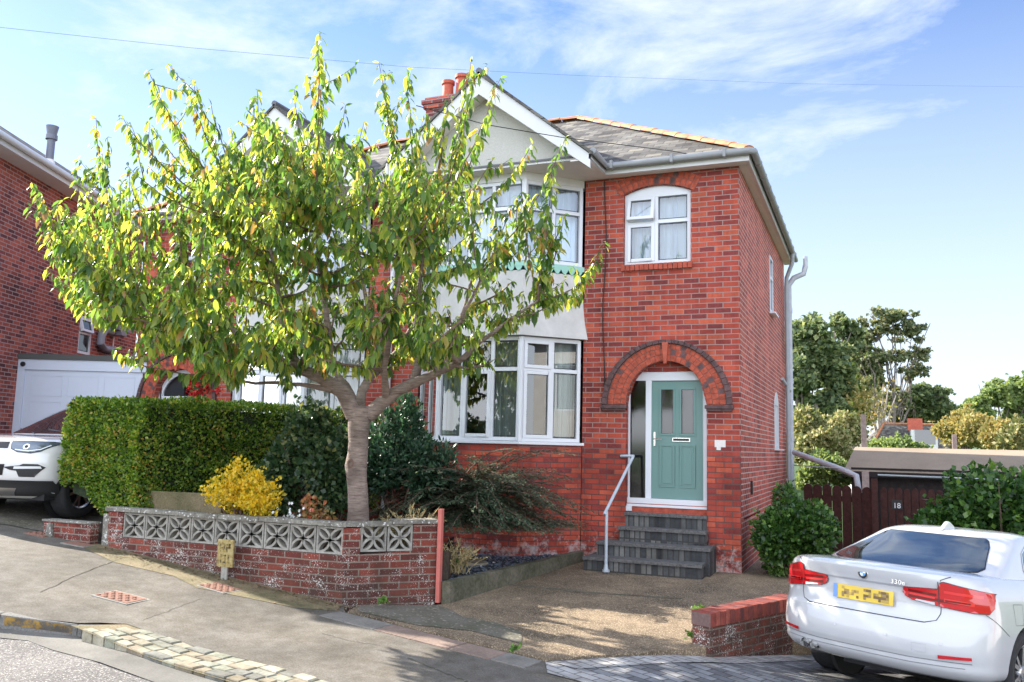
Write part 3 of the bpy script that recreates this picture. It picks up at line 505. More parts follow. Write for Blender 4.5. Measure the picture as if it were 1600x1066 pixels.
def window(parent, Mf, u0, u1, z0, z1, cols, transom=None, sashes=(), curtain='curtain_blue', gl='glass', fw=.055, open_light=None, top=None, back=.10, curt=None, tfrac=None):
    """uPVC window as ONE frame mesh with panes and curtains as sub-parts; cols = inner mullion positions; sashes = cells with a casement"""
    xs = [u0]+list(cols)+[u1]; F = MB(); m = .028
    F.box(u0, u0+fw, -.06, 0, z0, z1, Mf); F.box(u1-fw, u1, -.06, 0, z0, z1, Mf); F.box(u0+fw, u1-fw, -.06, 0, z0, z0+fw, Mf); F.box(u0+fw, u1-fw, -.06, 0, z1-fw, z1, Mf)
    for c in cols: F.box(c-m, c+m, -.06, -.002, z0+fw, z1-fw, Mf)
    if top: top(F)
    cells = []
    for i, (a, b) in enumerate(zip(xs, xs[1:])):
        a2 = a+(fw if i == 0 else m); b2 = b-(fw if i == len(xs)-2 else m)
        if transom:
            F.box(a2, b2, -.06, -.004, transom-m, transom+m, Mf); cells += [((i, 0), a2, b2, z0+fw, transom-m), ((i, 1), a2, b2, transom+m, z1-fw)]
        else: cells += [((i, 0), a2, b2, z0+fw, z1-fw)]
    panes = []
    for key, a, b, c, d in cells:
        s = .042 if key in sashes else .012; Mc = Mf
        if open_light == key:
            hz = d; an = radians(14)
            Mc = lambda u, dd, z, hz=hz: Mf(u, (dd)*cos(an)+(hz-z)*sin(an)+.0, hz-(hz-z)*cos(an)+dd*sin(an))
        if key in sashes:
            e = .012 if open_light == key else -.002; g = .006
            F.box(a-g, a+s, -.045, .014+e*0, c-g, d+g, Mc); F.box(b-s, b+g, -.045, .014, c-g, d+g, Mc); F.box(a+s, b-s, -.045, .014, c-g, c+s, Mc); F.box(a+s, b-s, -.045, .014, d-s, d+g, Mc)
        panes.append((a+s, b-s, c+s, d-s, Mc, -.018 if key in sashes else -.03, key in sashes))
    w = F.build('window', M['upvc'], parent, bevel=.004); w['_o'] = tuple(root_loc(parent))
    bd = MB()
    for a, b, c, d, Mc, dp, s in panes:
        pn = MB(); pn.quad(Mc(a, dp, c), Mc(b, dp, c), Mc(b, dp, d), Mc(a, dp, d)); pn.build('pane', M[gl], w)
        t = .007                                       # black gasket round each pane
        for q in ((a, b, c, c+t), (a, b, d-t, d), (a, a+t, c, d), (b-t, b, c, d)): bd.box(q[0], q[1], dp-.002, dp+.003, q[2], q[3], Mc)
    bd.build('gasket', M['black'], w)
    if curtain:
        for (ca, cb) in (curt or [(u0+.03, u1-.03)]):
            cu = MB(); n = max(8, int((cb-ca)/.02)); rr = random.Random(int(ca*100)); ph = rr.uniform(0, 6); prev = None
            for k in range(n+1):
                x = ca+(cb-ca)*k/n; dd = -back-.06-.022*sin(x*46+ph+sin(x*13)*1.5)-.01*sin(x*97); cur_ = (Mf(x, dd, z0+.02), Mf(x, dd-.01, z1-.02))
                if prev: cu.quad(prev[0], cur_[0], cur_[1], prev[1])
                prev = cur_
            cu.build('curtain', M[curtain], w, smooth=True)
    return w
FR = axes((0, 0, 0), (1, 0, 0), (0, -1, 0))

# ------------------------------------------------------------------ the pair of semis
EZ = 5.73                                              # wall head
def semi(ours):
    X = (lambda x: x) if ours else (lambda x: -11.2-x)
    base = (-2.8, 0, 0) if ours else (-8.4, 0, .1)
    H = thing('semi_detached_house', base, 'red brick semi with sage green front door in a brick arch, nearest behind the tree' if ours else 'twin semi at left, mostly behind tree and hedge, with white arched door and red flowers', 'house')
    def Mf(o, t, n):
        A = axes(o, t, n)
        if ours: return A
        return lambda u, d, z: Vector((-11.2-A(u, d, z).x, A(u, d, z).y, A(u, d, z).z))
    MFR = Mf((0, 0, 0), (1, 0, 0), (0, -1, 0)); MS = Mf((0, 0, 0), (0, 1, 0), (1, 0, 0))
    def tb(*a): return Mf((0, 0, 0), (1, 0, 0), (0, 1, 0))   # identity-like map for boxes given x, y, z
    I = tb()
    # --- walls
    ac, ar, sp = -1.05, .585, 2.29
    arch = lambda x: sp + sqrt(max(ar*ar-(x-ac)**2, 0))*1.08
    wa, wb, wt = -1.695, -.69, 5.455
    wtop = lambda x: wt + .115*(1-((x-(wa+wb)/2)/((wb-wa)/2))**2)
    w = MB(); pierced(w, MFR, -2.3, 0, -.4, EZ, [(ac-ar, ac+ar, -.39, arch), (wa, wb, 4.37, wtop)], .23)
    pierced(w, MFR, -5.597, -5.1, -.4, EZ, [], .23)
    w.box(-2.32, -2.3, -.001, .2, -.4, 1.68, I) if False else None
    # bay plinth
    BP = [(-2.31, 0.0), (-3.02, -.70), (-4.38, -.70), (-5.09, 0.0)]
    pl = MB()
    for (a, b) in zip(BP, BP[1:]):
        pl.quad(I(a[0], a[1], -.4), I(b[0], b[1], -.4), I(b[0], b[1], 1.68), I(a[0], a[1], 1.68))
    for o in (w, pl): pass
    fw = w.build('front_wall', M['brick'], H); pl.build('bay_plinth', M['brick'], H)
    s = MB(); flat = lambda z: (lambda x: z)
    holes = [(3.98, 4.52, 4.22, flat(5.30)), (4.55, 5.25, 1.72, lambda x: 2.60+.20*(1-((x-4.9)/.35)**2))]
    pierced(s, MS, .231, 6.9, -1.3, EZ, holes, .23)
    s.quad(I(0, 0, -.4), I(0, .23, -.4), I(0, .23, EZ), I(0, 0, EZ)) if False else None
    s.build('side_wall', M['brick_side'], H)
    c = MB(); c.quad(I(.003, .0, -.5), I(.003, .231, -.5), I(.003, .231, EZ), I(.003, .0, EZ)); c.build('corner_return', M['brick_side'], H)
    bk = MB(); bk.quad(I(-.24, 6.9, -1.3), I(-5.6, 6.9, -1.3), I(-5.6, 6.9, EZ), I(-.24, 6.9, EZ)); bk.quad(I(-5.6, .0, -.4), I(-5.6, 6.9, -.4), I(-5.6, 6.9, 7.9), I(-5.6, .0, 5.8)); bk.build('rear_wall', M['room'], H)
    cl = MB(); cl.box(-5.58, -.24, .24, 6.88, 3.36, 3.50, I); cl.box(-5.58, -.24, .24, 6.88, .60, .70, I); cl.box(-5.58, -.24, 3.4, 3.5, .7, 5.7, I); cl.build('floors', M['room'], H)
    # --- bay windows, render skirt, trim
    CB = [(-2.34, 0.0), (-3.03, -.69), (-4.37, -.69), (-5.06, 0.0)]
    def facet(k, inset=0): 
        a, b = Vector((CB[k][0], CB[k][1], 0)), Vector((CB[k+1][0], CB[k+1][1], 0)); t = (a-b).normalized(); n = Vector((t.y, -t.x, 0)); return Mf(b, t, n), (a-b).length
    ku = dict(curtain='curtain_blue', back=.08); kd = dict(curtain='curtain_grey', back=.14)
    cg = 'curtain_grey' if ours else 'curtain_white'
    for k in range(3):
        mf, L = facet(k)
        if k == 1:
            window(H, mf, 0, L, 1.72, 3.25, [L*.30, L*.66], 2.77, sashes=[(1, 0)], curtain=cg, back=.14, curt=[(.04, .40), (.86, L-.04)] if ours else None, gl='glass')
            window(H, mf, 0, L, 4.38, 5.62, [L*.34, L*.62], 5.20, sashes=[(0, 1)], curtain='curtain_blue', back=.08, open_light=(0, 1) if ours else None)
        else:
            window(H, mf, 0, L, 1.72, 3.25, [L*.52], 2.77, sashes=[(0, 0), (0, 1)] if k == 0 else [], curtain=cg, back=.14, curt=[(L*.52, L-.03)] if ours and k == 0 else None)
            window(H, mf, 0, L, 4.38, 5.62, [L*.5], 5.20, sashes=[], curtain='curtain_blue', back=.08)
    for (x, y) in CB[1:3]:
        for z0, z1 in ((1.72, 3.25), (4.38, 5.62)): post = MB(); post.tube([I(x, y+.01, z0), I(x, y+.01, z1)], .042, 8); post.build('corner_post', M['upvc'], H, smooth=True)
    sill = MB()
    def ring(mb, pts, off, z0, z1):                    # a band following the bay, pushed out by off
        ps = []
        for (x, y) in pts:
            if abs(y) < .02: ps.append((x+(off*1.2 if x > -3.7 else -off*1.2), y))
            else: ps.append((x+(off*.42 if x > -3.7 else -off*.42), y-off))
        top = [I(x, y, z1) for x, y in ps]; bot = [I(x, y, z0) for x, y in ps]
        q = [I(x, .18, z1) for x in (ps[-1][0], ps[0][0])]; ql = [I(x, .18, z0) for x in (ps[-1][0], ps[0][0])]
        for a in range(len(ps)-1): mb.quad(bot[a], bot[a+1], top[a+1], top[a])
        mb.quad(*top, *q); mb.quad(*([*bot, *ql][::-1]))
        mb.quad(top[0], q[1], ql[1], bot[0]); mb.quad(top[-1], bot[-1], ql[0], q[0])
    ring(sill, CB, .06, 1.675, 1.715); sill.build('sill', M['upvc'], H, bevel=.005)
    sk = MB(); prof = [(3.262, .085), (3.35, .07), (3.5, .045), (3.7, .028), (3.9, .018), (4.24, .012)]
    for (za, oa), (zb, ob) in zip(prof, prof[1:]):
        pa = []; pb = []
        for (P_, o_, z_) in ((pa, oa, za), (pb, ob, zb)):
            for (x, y) in CB:
                e = 1 if x > -3.7 else -1
                P_.append(I(x+e*o_*1.25, y, z_) if abs(y) < .02 else I(x+e*o_*.42, y-o_, z_))
        for a in range(3): sk.quad(pa[a], pa[a+1], pb[a+1], pb[a])
        for e, i in ((0, 0), (1, 3)):
            sk.quad(pa[i], pb[i], I((CB[i][0]), .05, zb), I((CB[i][0]), .05, za))
    e0 = [I(CB[0][0]+.106, 0, 3.262), I(CB[1][0]+.035, CB[1][1]-.085, 3.262), I(CB[2][0]-.035, CB[2][1]-.085, 3.262), I(CB[3][0]-.106, 0, 3.262)]
    sk.quad(*e0); sk.build('render_skirt', M['stucco'], H, smooth=True)
    gt = MB(); ring(gt, CB, .03, 4.30, 4.375)
    for k in range(3):                                 # scalloped edge
        mf, L = facet(k); n = int(L/.12); wv = L/n
        for j in range(n):
            u0 = j*wv; pts = [mf(u0+wv*t, .028, 4.305-.075*sin(pi*t)) for t in (0, .15, .3, .5, .7, .85, 1)]
            nn = (mf(0, 1, 0)-mf(0, 0, 0)); gt.prism(pts, -nn*.02)
    gt.build('scalloped_trim', M['green_trim'], H)
    hd = MB(); ring(hd, CB, .012, 5.62, 5.76); hd.build('head_board', M['barge'], H)
    # --- gable over the bay
    gy, gx, half, gz0, gz1 = -1.0, -3.70, 1.78, 5.74, 7.20
    G = MB(); G.quad(I(gx-half+.16, -.75, 5.80), I(gx+half-.16, -.75, 5.80), I(gx, -.75, gz1-.02)); G.build('gable', M['gable'], H)
    fl = MB(); fl.box(gx-half+.2, gx+half-.2, -.78, -.752, 5.74, 5.84, I); fl.build('gable_base_board', M['barge'], H)
    fl2 = MB(); fl2.box(gx-half+.25, gx+half-.25, -.81, -.745, 5.84, 5.865, I); fl2.build('gable_drip', M['lead'], H)
    bb = MB(); sl_ = (gz1-gz0)/half; bw = .27
    for e in (-1, 1):
        p = [(gx+e*half, gz0+.05), (gx, gz1+.03), (gx, gz1-bw), (gx+e*(half-.0), gz0-.20+.05)]
        if e > 0: p = p
        bb.prism([I(x, gy, z) for x, z in p], I(0, .03, 0)-I(0, 0, 0))
    bb.build('bargeboard', M['barge'], H)
    sf = MB()                                          # underside between board and gable, and eaves returns
    for e in (-1, 1):
        sf.quad(I(gx+e*half, gy, gz0-.14), I(gx, gy, gz1-bw+.01), I(gx, -.74, gz1-bw+.01), I(gx+e*half, -.74, gz0-.14))
        sf.box(gx+e*half-.30*(e > 0), gx+e*half+.30*(e < 0), -.985, -.235, 5.715, 5.735, I)
    sf.quad(I(gx-half, -.97, 5.738), I(gx+half, -.97, 5.738), I(gx+half, .0, 5.738), I(gx-half, .0, 5.738))
    sf.box(-5.598, .15, -.21, .02, 5.735, 5.752, I)
    sf.box(.0, .15, .0, 7.05, 5.735, 5.752, I)
    sf.build('soffit', M['soffit'], H)
    fa = MB(); fa.box(gx+half-.005, .175, -.235, -.21, 5.72, 5.86, I); fa.box(.15, .175, -.21, 7.05, 5.72, 5.86, I); fa.box(-5.598, gx-half, -.235, -.21, 5.72, 5.86, I)
    fa.box(gx+half-.02, gx+half, -1.0, -.235, 5.72, 5.86, I); fa.box(gx-half, gx-half+.02, -1.0, -.235, 5.72, 5.86, I); fa.build('fascia', M['barge'], H)
    # --- roof
    RX, RY, RZ = -3.5, 3.3, 8.10; E0 = 5.86; e1 = .20; yf = -.25
    R = MB(); th = .05
    def rq(*p): R.quad(*[I(*q) for q in p]); R.quad(*[I(q[0], q[1], q[2]-th) for q in p][::-1])
    rq((-5.6, yf, E0), (e1, yf, E0), (RX, RY, RZ), (-5.6, RY, RZ)); rq((e1, yf, E0), (e1, 7.0, E0), (RX, RY, RZ)); rq((e1, 7.0, E0), (-5.6, 7.0, E0), (-5.6, RY, RZ), (RX, RY, RZ))
    mslope = (RZ-E0)/(RY-yf); yv = yf+(gz1+.06-E0)/mslope
    for e in (-1, 1):
        zf = gz0+.08; yb = yf+(zf-E0)/mslope
        rq((gx+e*(half+.04), gy-.03, zf), (gx, gy-.03, gz1+.08), (gx, yv, gz1+.08), (gx+e*(half+.04), max(yb, yf), zf))
        R.quad(I(gx+e*(half+.04), gy-.03, zf), I(gx, gy-.03, gz1+.08), I(gx, gy-.03, gz1+.03), I(gx+e*(half+.04), gy-.03, zf-.05))
    R.quad(I(-5.6, yf, E0), I(e1, yf, E0), I(e1, yf, E0-th), I(-5.6, yf, E0-th)); R.quad(I(e1, yf, E0), I(e1, 7, E0), I(e1, 7, E0-th), I(e1, yf, E0-th))
    R.build('roof', M['slate'], H)
    # hip and ridge tiles
    T = MB()
    def tiles(a, b, r=.10, n0=.36):
        a, b = Vector(a), Vector(b); L = (b-a).length; n = int(L/n0); d = (b-a)/n; side = d.cross(Vector((0, 0, 1))).normalized(); up = side.cross(d).normalized()
        for k in range(n):
            p0 = a+d*k; p1 = a+d*(k+.97); lift = up*(.006*(k % 2))
            for j in range(8):
                t0, t1 = pi*j/8, pi*(j+1)/8; f = lambda t, p, rr: I(*(p+side*cos(t)*rr+up*(sin(t)*rr*.7-.01)+lift))
                T.quad(f(t0, p0, r*1.03), f(t1, p0, r*1.03), f(t1, p1, r), f(t0, p1, r))
            T.quad(*[I(*(p0+side*cos(pi*j/8)*r*1.03+up*(sin(pi*j/8)*r*.72-.01)+lift)) for j in range(9)])
    tiles((e1-.02, yf+.02, E0+.02), (RX, RY, RZ+.02)); tiles((RX, RY, RZ+.02), (-5.6, RY, RZ+.02)); tiles((e1-.02, 6.98, E0+.02), (RX, RY, RZ+.02)); T.build('hip_tiles', M['terra'], H, smooth=True)
    ld = MB(); ld.tube([I(gx, gy-.03, gz1+.09), I(gx, yv, gz1+.09)], .05, 8); ld.build('gable_ridge', M['lead'], H, smooth=True)
    # --- gutters and pipes
    g = MB(); gz = 5.835
    g.tube([I(gx+half+.03, -.98, gz+.01), I(gx+half+.05, -.30, gz-.01), I(.19, -.30, gz+.005), I(.245, -.25, gz+.005), I(.245, 7.0, gz-.02)], .050, 10)
    for x in (gx+half+.12, -.9, -.15): g.box(x-.02, x+.02, -.365, -.25, gz-.06, gz+.06, I)
    for k in range(11): g.tube([I(.245, .25+.62*k, gz-.0), I(.245, .29+.62*k, gz-.0)], .058, 10)
    g.tube([I(-5.59, -.30, gz), I(gx-half-.05, -.30, gz-.01)], .055, 10)
    g.build('gutter', M['gutter'], H, smooth=True)
    if ours:
        dp = MB(); dp.tube([I(.245, 6.15, gz-.04), I(.235, 6.17, gz-.25), I(.11, 6.25, gz-.55), I(.10, 6.26, gz-.75), I(.10, 6.26, .2)], .042, 10)
        for z in (4.4, 3.2, 2.0): dp.tube([I(.10, 6.26, z), I(.10, 6.26, z+.06)], .052, 10)
        dp.build('downpipe', M['pipe_grey'], H, smooth=True)
        sv = MB(); sv.tube([I(.12, 6.62, .2), I(.12, 6.62, 5.05), I(.12, 6.62, 5.2), I(.22, 6.66, 5.36), I(.42, 6.70, 5.45), I(.46, 6.70, 5.62)], .058, 12); sv.tube([I(.46, 6.70, 5.60), I(.46, 6.70, 5.82)], .045, 10)
        for z in (4.6, 3.1, 1.9): sv.tube([I(.12, 6.62, z), I(.12, 6.62, z+.1)], .070, 12)
        sv.tube([I(.02, 5.95, 3.15), I(.12, 6.55, 2.95)], .035, 8)
        sv.build('soil_pipe', M['pipe_white'], H, smooth=True)
        bp = MB(); bp.tube([Vector((-5.62, -.07, z)) for z in (5.75, 3, .2)], .04, 10); bp.build('party_downpipe', M['upvc'], H, smooth=True)
        ob = MB(); ob.box(.0, .03, 1.0, 1.06, 1.02, 1.22); ob.build('wall_bracket', M['black'], H)
        sl2 = MB(); sl2.tube([(.1, 5.72, 1.15), (.12, 5.72, .95)], .035, 8); sl2.build('waste_pipe', M['grey_wood'], H)
        cb = MB(); cb.tube([(-1.98+.02*sin(z*3), -.012, z) for z in [5.7-.2*k for k in range(17)]]+[(-2.0, -.014, 2.2)], .008, 6); cb.tube([(-1.99, -.012, 2.3), (-1.97, -.012, 2.5)], .008, 6); cb.build('cable', M['cable'], H)
    # --- arched porch: voussoirs, dark label course, imposts, keystone
    V = MB(); VD = MB(); bed = MB()
    def arcq(mb, r0, r1, t0, t1, y0, y1, sy=1.08):
        f = lambda r, t, y: I(ac+r*cos(t), y, sp+r*sin(t)*(1.08 if r < .7 else 1.08-.09*(r-.7)/.27))
        a = [f(r0, t0, y0), f(r1, t0, y0), f(r1, t1, y0), f(r0, t1, y0)]; b = [f(r0, t0, y1), f(r1, t0, y1), f(r1, t1, y1), f(r0, t1, y1)]
        mb.quad(*a); 
        for k in range(4): mb.quad(a[k], b[k], b[(k+1) % 4], a[(k+1) % 4])
    rr = random.Random(5)
    for row, (r0, r1, n) in enumerate(((ar+.004, .665, 26), (.672, .765, 30), (.772, .855, 34))):
        for k in range(n):
            t0, t1 = pi*k/n+.005, pi*(k+1)/n-.005; V.cur = 0 if rr.random() < .93 else 1; arcq(V, r0, r1, t0, t1, -.014, .03)
    for k in range(30):
        t0, t1 = pi*k/30+.003, pi*(k+1)/30-.003; arcq(VD, .868, .945, t0, t1, -.045, .02)
    for k in range(40): arcq(bed, ar, .946, pi*k/40, pi*(k+1)/40, -.008, .0)
    V.build('arch_bricks', [M['vouss'], M['vouss_dark']], H, bevel=.003); VD.build('arch_label_course', M['vouss_dark'], H, bevel=.006); bed.build('arch_mortar', M['mortar_dk'], H)
    ks = MB(); ks.prism([I(ac-.045, -.07, 3.19), I(ac+.045, -.07, 3.19), I(ac+.02, -.07, 2.88), I(ac-.02, -.07, 2.88)], I(0, .06, 0)-I(0, 0, 0)); ks.build('keystone', M['pot'], H, bevel=.004)
    for x0, x1 in ((ac-.96, ac-ar+.02), (ac+ar-.02, ac+.96)):
        im = MB(); im.box(x0, x1, -.06, .05, 2.235, 2.285, I); im.box(x0+.02, x1-.02, -.04, .05, 2.20, 2.235, I)
        im.build('impost', M['vouss_dark'], H, bevel=.006)
    # soldier arch over the small window and brick sill
    wv = MB(); mbed = MB(); wc = (wa+wb)/2; Rr = 1.16; zc = wt+.115-Rr
    for row in (0, 1):
        r0 = Rr+.004+.112*row; n = 15+row; th0 = .50
        for k in range(n):
            t0 = -th0+2*th0*k/n+.004; t1 = -th0+2*th0*(k+1)/n-.004
            f = lambda r, t, y: I(wc+r*sin(t), y, zc+r*cos(t)); r1 = r0+.105
            if zc+r1*cos(t0) > EZ+.06: continue
            a = [f(r0, t0, -.012), f(r1, t0, -.012), f(r1, t1, -.012), f(r0, t1, -.012)]; b = [f(r0, t0, .02), f(r1, t0, .02), f(r1, t1, .02), f(r0, t1, .02)]
            wv.cur = 0 if rr.random() < .94 else 1; wv.quad(*a)
            for q in range(4): wv.quad(a[q], b[q], b[(q+1) % 4], a[(q+1) % 4])
        for k in range(12):
            t0 = -th0+2*th0*k/12; t1 = t0+2*th0/12; mbed.quad(f(r0-.004, t0, -.005), f(r0+.108, t0, -.005), f(r0+.108, t1, -.005), f(r0-.004, t1, -.005))
    wv.build('window_arch_bricks', [M['vouss'], M['vouss_dark']], H, bevel=.003); mbed.build('window_arch_mortar', M['mortar_dk'], H)
    bs = MB(); n = 15
    for k in range(n): bs.box(wa-.03+(wb-wa+.06)*k/n+.004, wa-.03+(wb-wa+.06)*(k+1)/n-.004, -.045, .04, 4.275, 4.368, I)
    bs.build('brick_sill', M['vouss_red'], H, bevel=.004)
    mf = Mf((0, .06, 0), (1, 0, 0), (0, -1, 0))
    def wtp(F):                                        # arched head filler
        n = 12
        for k in range(n):
            a = wa+(wb-wa)*k/n; b = wa+(wb-wa)*(k+1)/n
            F.prism([mf(a, 0, wt-.002), mf(b, 0, wt-.002), mf(b, 0, wtop(b)-.002), mf(a, 0, wtop(a)-.002)], mf(0, -.05, 0)-mf(0, 0, 0))
    window(H, mf, wa+.004, wb-.004, 4.375, wt, [wc-.02], 5.02, sashes=[(0, 0), (0, 1)], open_light=(0, 1) if ours else None, top=wtp, curtain='curtain_blue', back=.08)
    # side windows
    msw = Mf((.012, 0, 0), (0, 1, 0), (1, 0, 0))
    window(H, msw, 3.985, 4.515, 4.225, 5.295, [], 4.9, curtain='curtain_blue'); window(H, msw, 4.555, 5.245, 1.725, 2.60, [4.9], None, curtain='curtain_white')
    ah = MB(); n = 10; st = lambda x: 2.60+.20*(1-((x-4.9)/.35)**2)
    for k in range(n):
        a = 4.555+.69*k/n; b = 4.555+.69*(k+1)/n; ah.prism([msw(a, 0, 2.598), msw(b, 0, 2.598), msw(b, 0, st(b)), msw(a, 0, st(a))], msw(0, -.05, 0)-msw(0, 0, 0))
    ah.box(4.50, 5.30, -.05, .09, 1.695, 1.722, msw); ah.box(3.94, 4.56, -.05, .09, 4.19, 4.222, msw); ah.build('side_window_trim', M['upvc'], H)
    # --- front door set
    md = Mf((0, .14, 0), (1, 0, 0), (0, -1, 0)); L0, R0, Z0, Z1 = -1.66, -.465, .86, 2.78
    if ours:
        d = MB(); d.box(L0, L0+.05, -.07, 0, Z0, Z1, md); d.box(R0-.075, R0, -.07, 0, Z0, Z1, md); d.box(L0+.05, R0-.075, -.07, 0, Z1-.13, Z1, md); d.box(L0-.01, R0+.01, -.07, .03, Z0-.01, Z0+.085, md); d.box(L0-.02, R0+.02, -.02, .06, Z0-.035, Z0, md); d.box(-1.375, -1.29, -.07, 0, Z0+.085, Z1-.13, md)
        door = d.build('door_frame', M['upvc'], H, bevel=.004)
        sg = MB(); sg.quad(md(L0+.05, -.03, Z0+.085), md(-1.375, -.03, Z0+.085), md(-1.375, -.03, Z1-.13), md(L0+.05, -.03, Z1-.13)); sg.build('sidelight_glass', M['glass_dark'], H)
        D_ = MB(); dx0, dx1, dz0, dz1 = -1.288, R0-.077, Z0+.088, Z1-.132
        gl_ = [(dx0+.135, dx0+.315, 1.88, 2.52), (dx1-.315, dx1-.135, 1.88, 2.52)]
        pierced(D_, Mf((0, .165, 0), (1, 0, 0), (0, -1, 0)), dx0, dx1, dz0, dz1, [(a, b, c, (lambda t: (lambda x: t))(t)) for a, b, c, t in gl_], .045)
        dr = D_.build('front_door', M['door'], H); dr['_o'] = base
        mdd = Mf((0, .165, 0), (1, 0, 0), (0, -1, 0))
        mo = MB()
        for a, b, c, t in gl_+[(dx0+.14, dx0+.31, 1.14, 1.70), (dx1-.31, dx1-.14, 1.14, 1.70)]:
            e = .028
            for q in ((a-e, b+e, c-e, c), (a-e, b+e, t, t+e), (a-e, a, c, t), (b, b+e, c, t)): mo.box(q[0], q[1], -.002, .010, q[2], q[3], mdd)
        for a, b in ((dx0+.155, dx0+.295), (dx1-.295, dx1-.155)): mo.box(a+.01, b-.01, 0, .007, 1.165, 1.675, mdd)
        mo.build('moulding', M['door'], dr, bevel=.003)
        gp = MB()
        for a, b, c, t in gl_: gp.quad(mdd(a, -.02, c), mdd(b, -.02, c), mdd(b, -.02, t), mdd(a, -.02, t))
        gp.build('door_glass', M['glass_dark'], dr)
        ln = MB(); [ln.box(a+.012, a+.016, -.018, -.016, c, t, mdd) for a, b, c, t in gl_]; [ln.box(b-.016, b-.012, -.018, -.016, c, t, mdd) for a, b, c, t in gl_]; ln.build('leading', M['lead'], dr)
        hn = MB(); hn.box(dx0+.03, dx0+.055, .0, .012, 1.70, 1.90, mdd); hn.tube([mdd(dx0+.042, .01, 1.80), mdd(dx0+.042, .05, 1.80), mdd(dx0+.16, .055, 1.80)], .010, 8); hn.build('handle', M['chrome'], dr, smooth=True)
        lb = MB(); lb.box(dx0+.30, dx0+.56, .0, .012, 1.765, 1.825, mdd); lb.build('letterbox', M['chrome'], dr, bevel=.004)
        lf = MB(); lf.box(dx0+.315, dx0+.545, .012, .014, 1.778, 1.812, mdd); lf.build('letterbox_slot', M['black'], dr)
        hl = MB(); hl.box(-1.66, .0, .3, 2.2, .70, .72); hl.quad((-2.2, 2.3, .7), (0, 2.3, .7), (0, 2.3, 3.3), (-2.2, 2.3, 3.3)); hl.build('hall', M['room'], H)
        ty = MB(); ty.quad(md(L0, -.0, Z1), md(R0, -.0, Z1), md(R0, -.0, 3.0), md(L0, -.0, 3.0)); ty.build('porch_back_brick', M['brick'], H)
        wb_ = MB(); wb_.box(L0, L0+.11, .075, .10, .76, .83, md); wb_.build('bell_box', M['upvc'], H)
        # steps
        st_ = MB(); se = MB()
        for k, (x0, x1, y, z) in enumerate(((ac-ar+.004, ac+ar-.004, -.02, .745), (-1.66, -.44, -.26, .555), (-1.90, -.34, -.52, .36), (-2.0, -.40, -.80, .175))):
            yb = .12 if k == 0 else -.02
            st_.box(x0, x1, y+.02, yb if k else .12, -.3, z-.045); se.box(x0-.01, x1+.01, y-.012, y+.17, z-.045, z)
            se.box(x0, x1, y+.17, (.12, -.03, -.03, -.03)[k], z-.045, z-.002)
        st_.build('step_risers', M['step'], H); se.build('step_treads', M['step_edge'], H, bevel=.008)
        bb_ = MB(); bb_.box(ac-ar, ac+ar, .09, .12, .745, .87); bb_.build('threshold_brick', M['vouss_red'], H)
        rl = MB(); rl.tube([(-1.66, -.86, .0), (-1.66, -.86, .80)], .022, 10); rl.tube([(-1.66, -.86, .0), (-1.66, -.86, .03)], .05, 10); rl.tube([(-1.66, -.86, .03), (-1.66, -.86, .10)], [.035, .024], 10)
        rl.tube([(-1.68, -.90, .76), (-1.50, -.10, 1.53), (-1.49, -.08, 1.545), (-1.60, -.06, 1.545), (-1.70, -.01, 1.54)], .021, 10); rl.build('handrail', M['rail'], H, smooth=True)
        np_ = MB(); np_.box(-.355, -.205, -.006, .0, 1.70, 1.80); np_.box(-.33, -.27, -.004, .0, 1.66, 1.70); np_.build('painted_out_number', M['plate_white'], H, bevel=.004)
        # chimney between the pair
        ch = MB(); ch.box(-5.90, -5.08, 1.35, 2.0, 6.4, 7.88); ch.box(-5.94, -5.04, 1.31, 2.04, 7.88, 7.96); ch.box(-5.97, -5.01, 1.28, 2.07, 7.96, 8.04); ch.box(-5.92, -5.06, 1.33, 2.02, 8.04, 8.10)
        cm = ch.build('chimney', M['brick_old'], H)
        for x, r, h in ((-5.62, .12, .42), (-5.33, .13, .50), (-5.14, .09, .30)):
            pt = MB(); pt.lathe([(r*.95, 0), (r, .03), (r*.86, h*.5), (r*.84, h-.08), (r*1.05, h-.06), (r*1.05, h), (r*.8, h), (r*.78, h-.3)], lambda a, b, c, x=x: (x+a, 1.68+b, 8.10+c), 20)
            cm['_o'] = base; pt.build('chimney_pot', M['pot'], cm, smooth=True)
    else:
        d = MB(); dz1 = 2.62
        for q in ((L0, L0+.09, 0, dz1), (R0-.09, R0, 0, dz1)): d.box(q[0], q[1], -.07, 0, Z0, dz1, md)
        d.box(L0+.09, R0-.09, -.07, 0, 2.28, 2.42, md)
        for k in range(14):
            t0, t1 = pi*k/14, pi*(k+1)/14; f = lambda r, t: md(ac+r*cos(t), 0, 2.3+r*sin(t)*1.05); d.prism([f(.50, t0), f(.585, t0), f(.585, t1), f(.50, t1)], md(0, -.06, 0)-md(0, 0, 0))
        d.box(-1.42, -1.30, -.07, 0, Z0, 2.3, md); d.box(-.68, -.60, -.07, 0, Z0, 2.3, md)
        d.build('door_frame', M['upvc'], H, bevel=.004)
        g = MB(); g.quad(md(L0, -.03, Z0), md(R0, -.03, Z0), md(R0, -.03, 2.95), md(L0, -.03, 2.95)); g.build('fanlight_glass', M['glass_dark'], H)
        dd = MB(); dd.box(-1.30, -.68, -.06, -.02, Z0, 1.6, md); dd.build('front_door', M['white_door'], H)
    return H
OURS = semi(True); TWIN = semi(False)
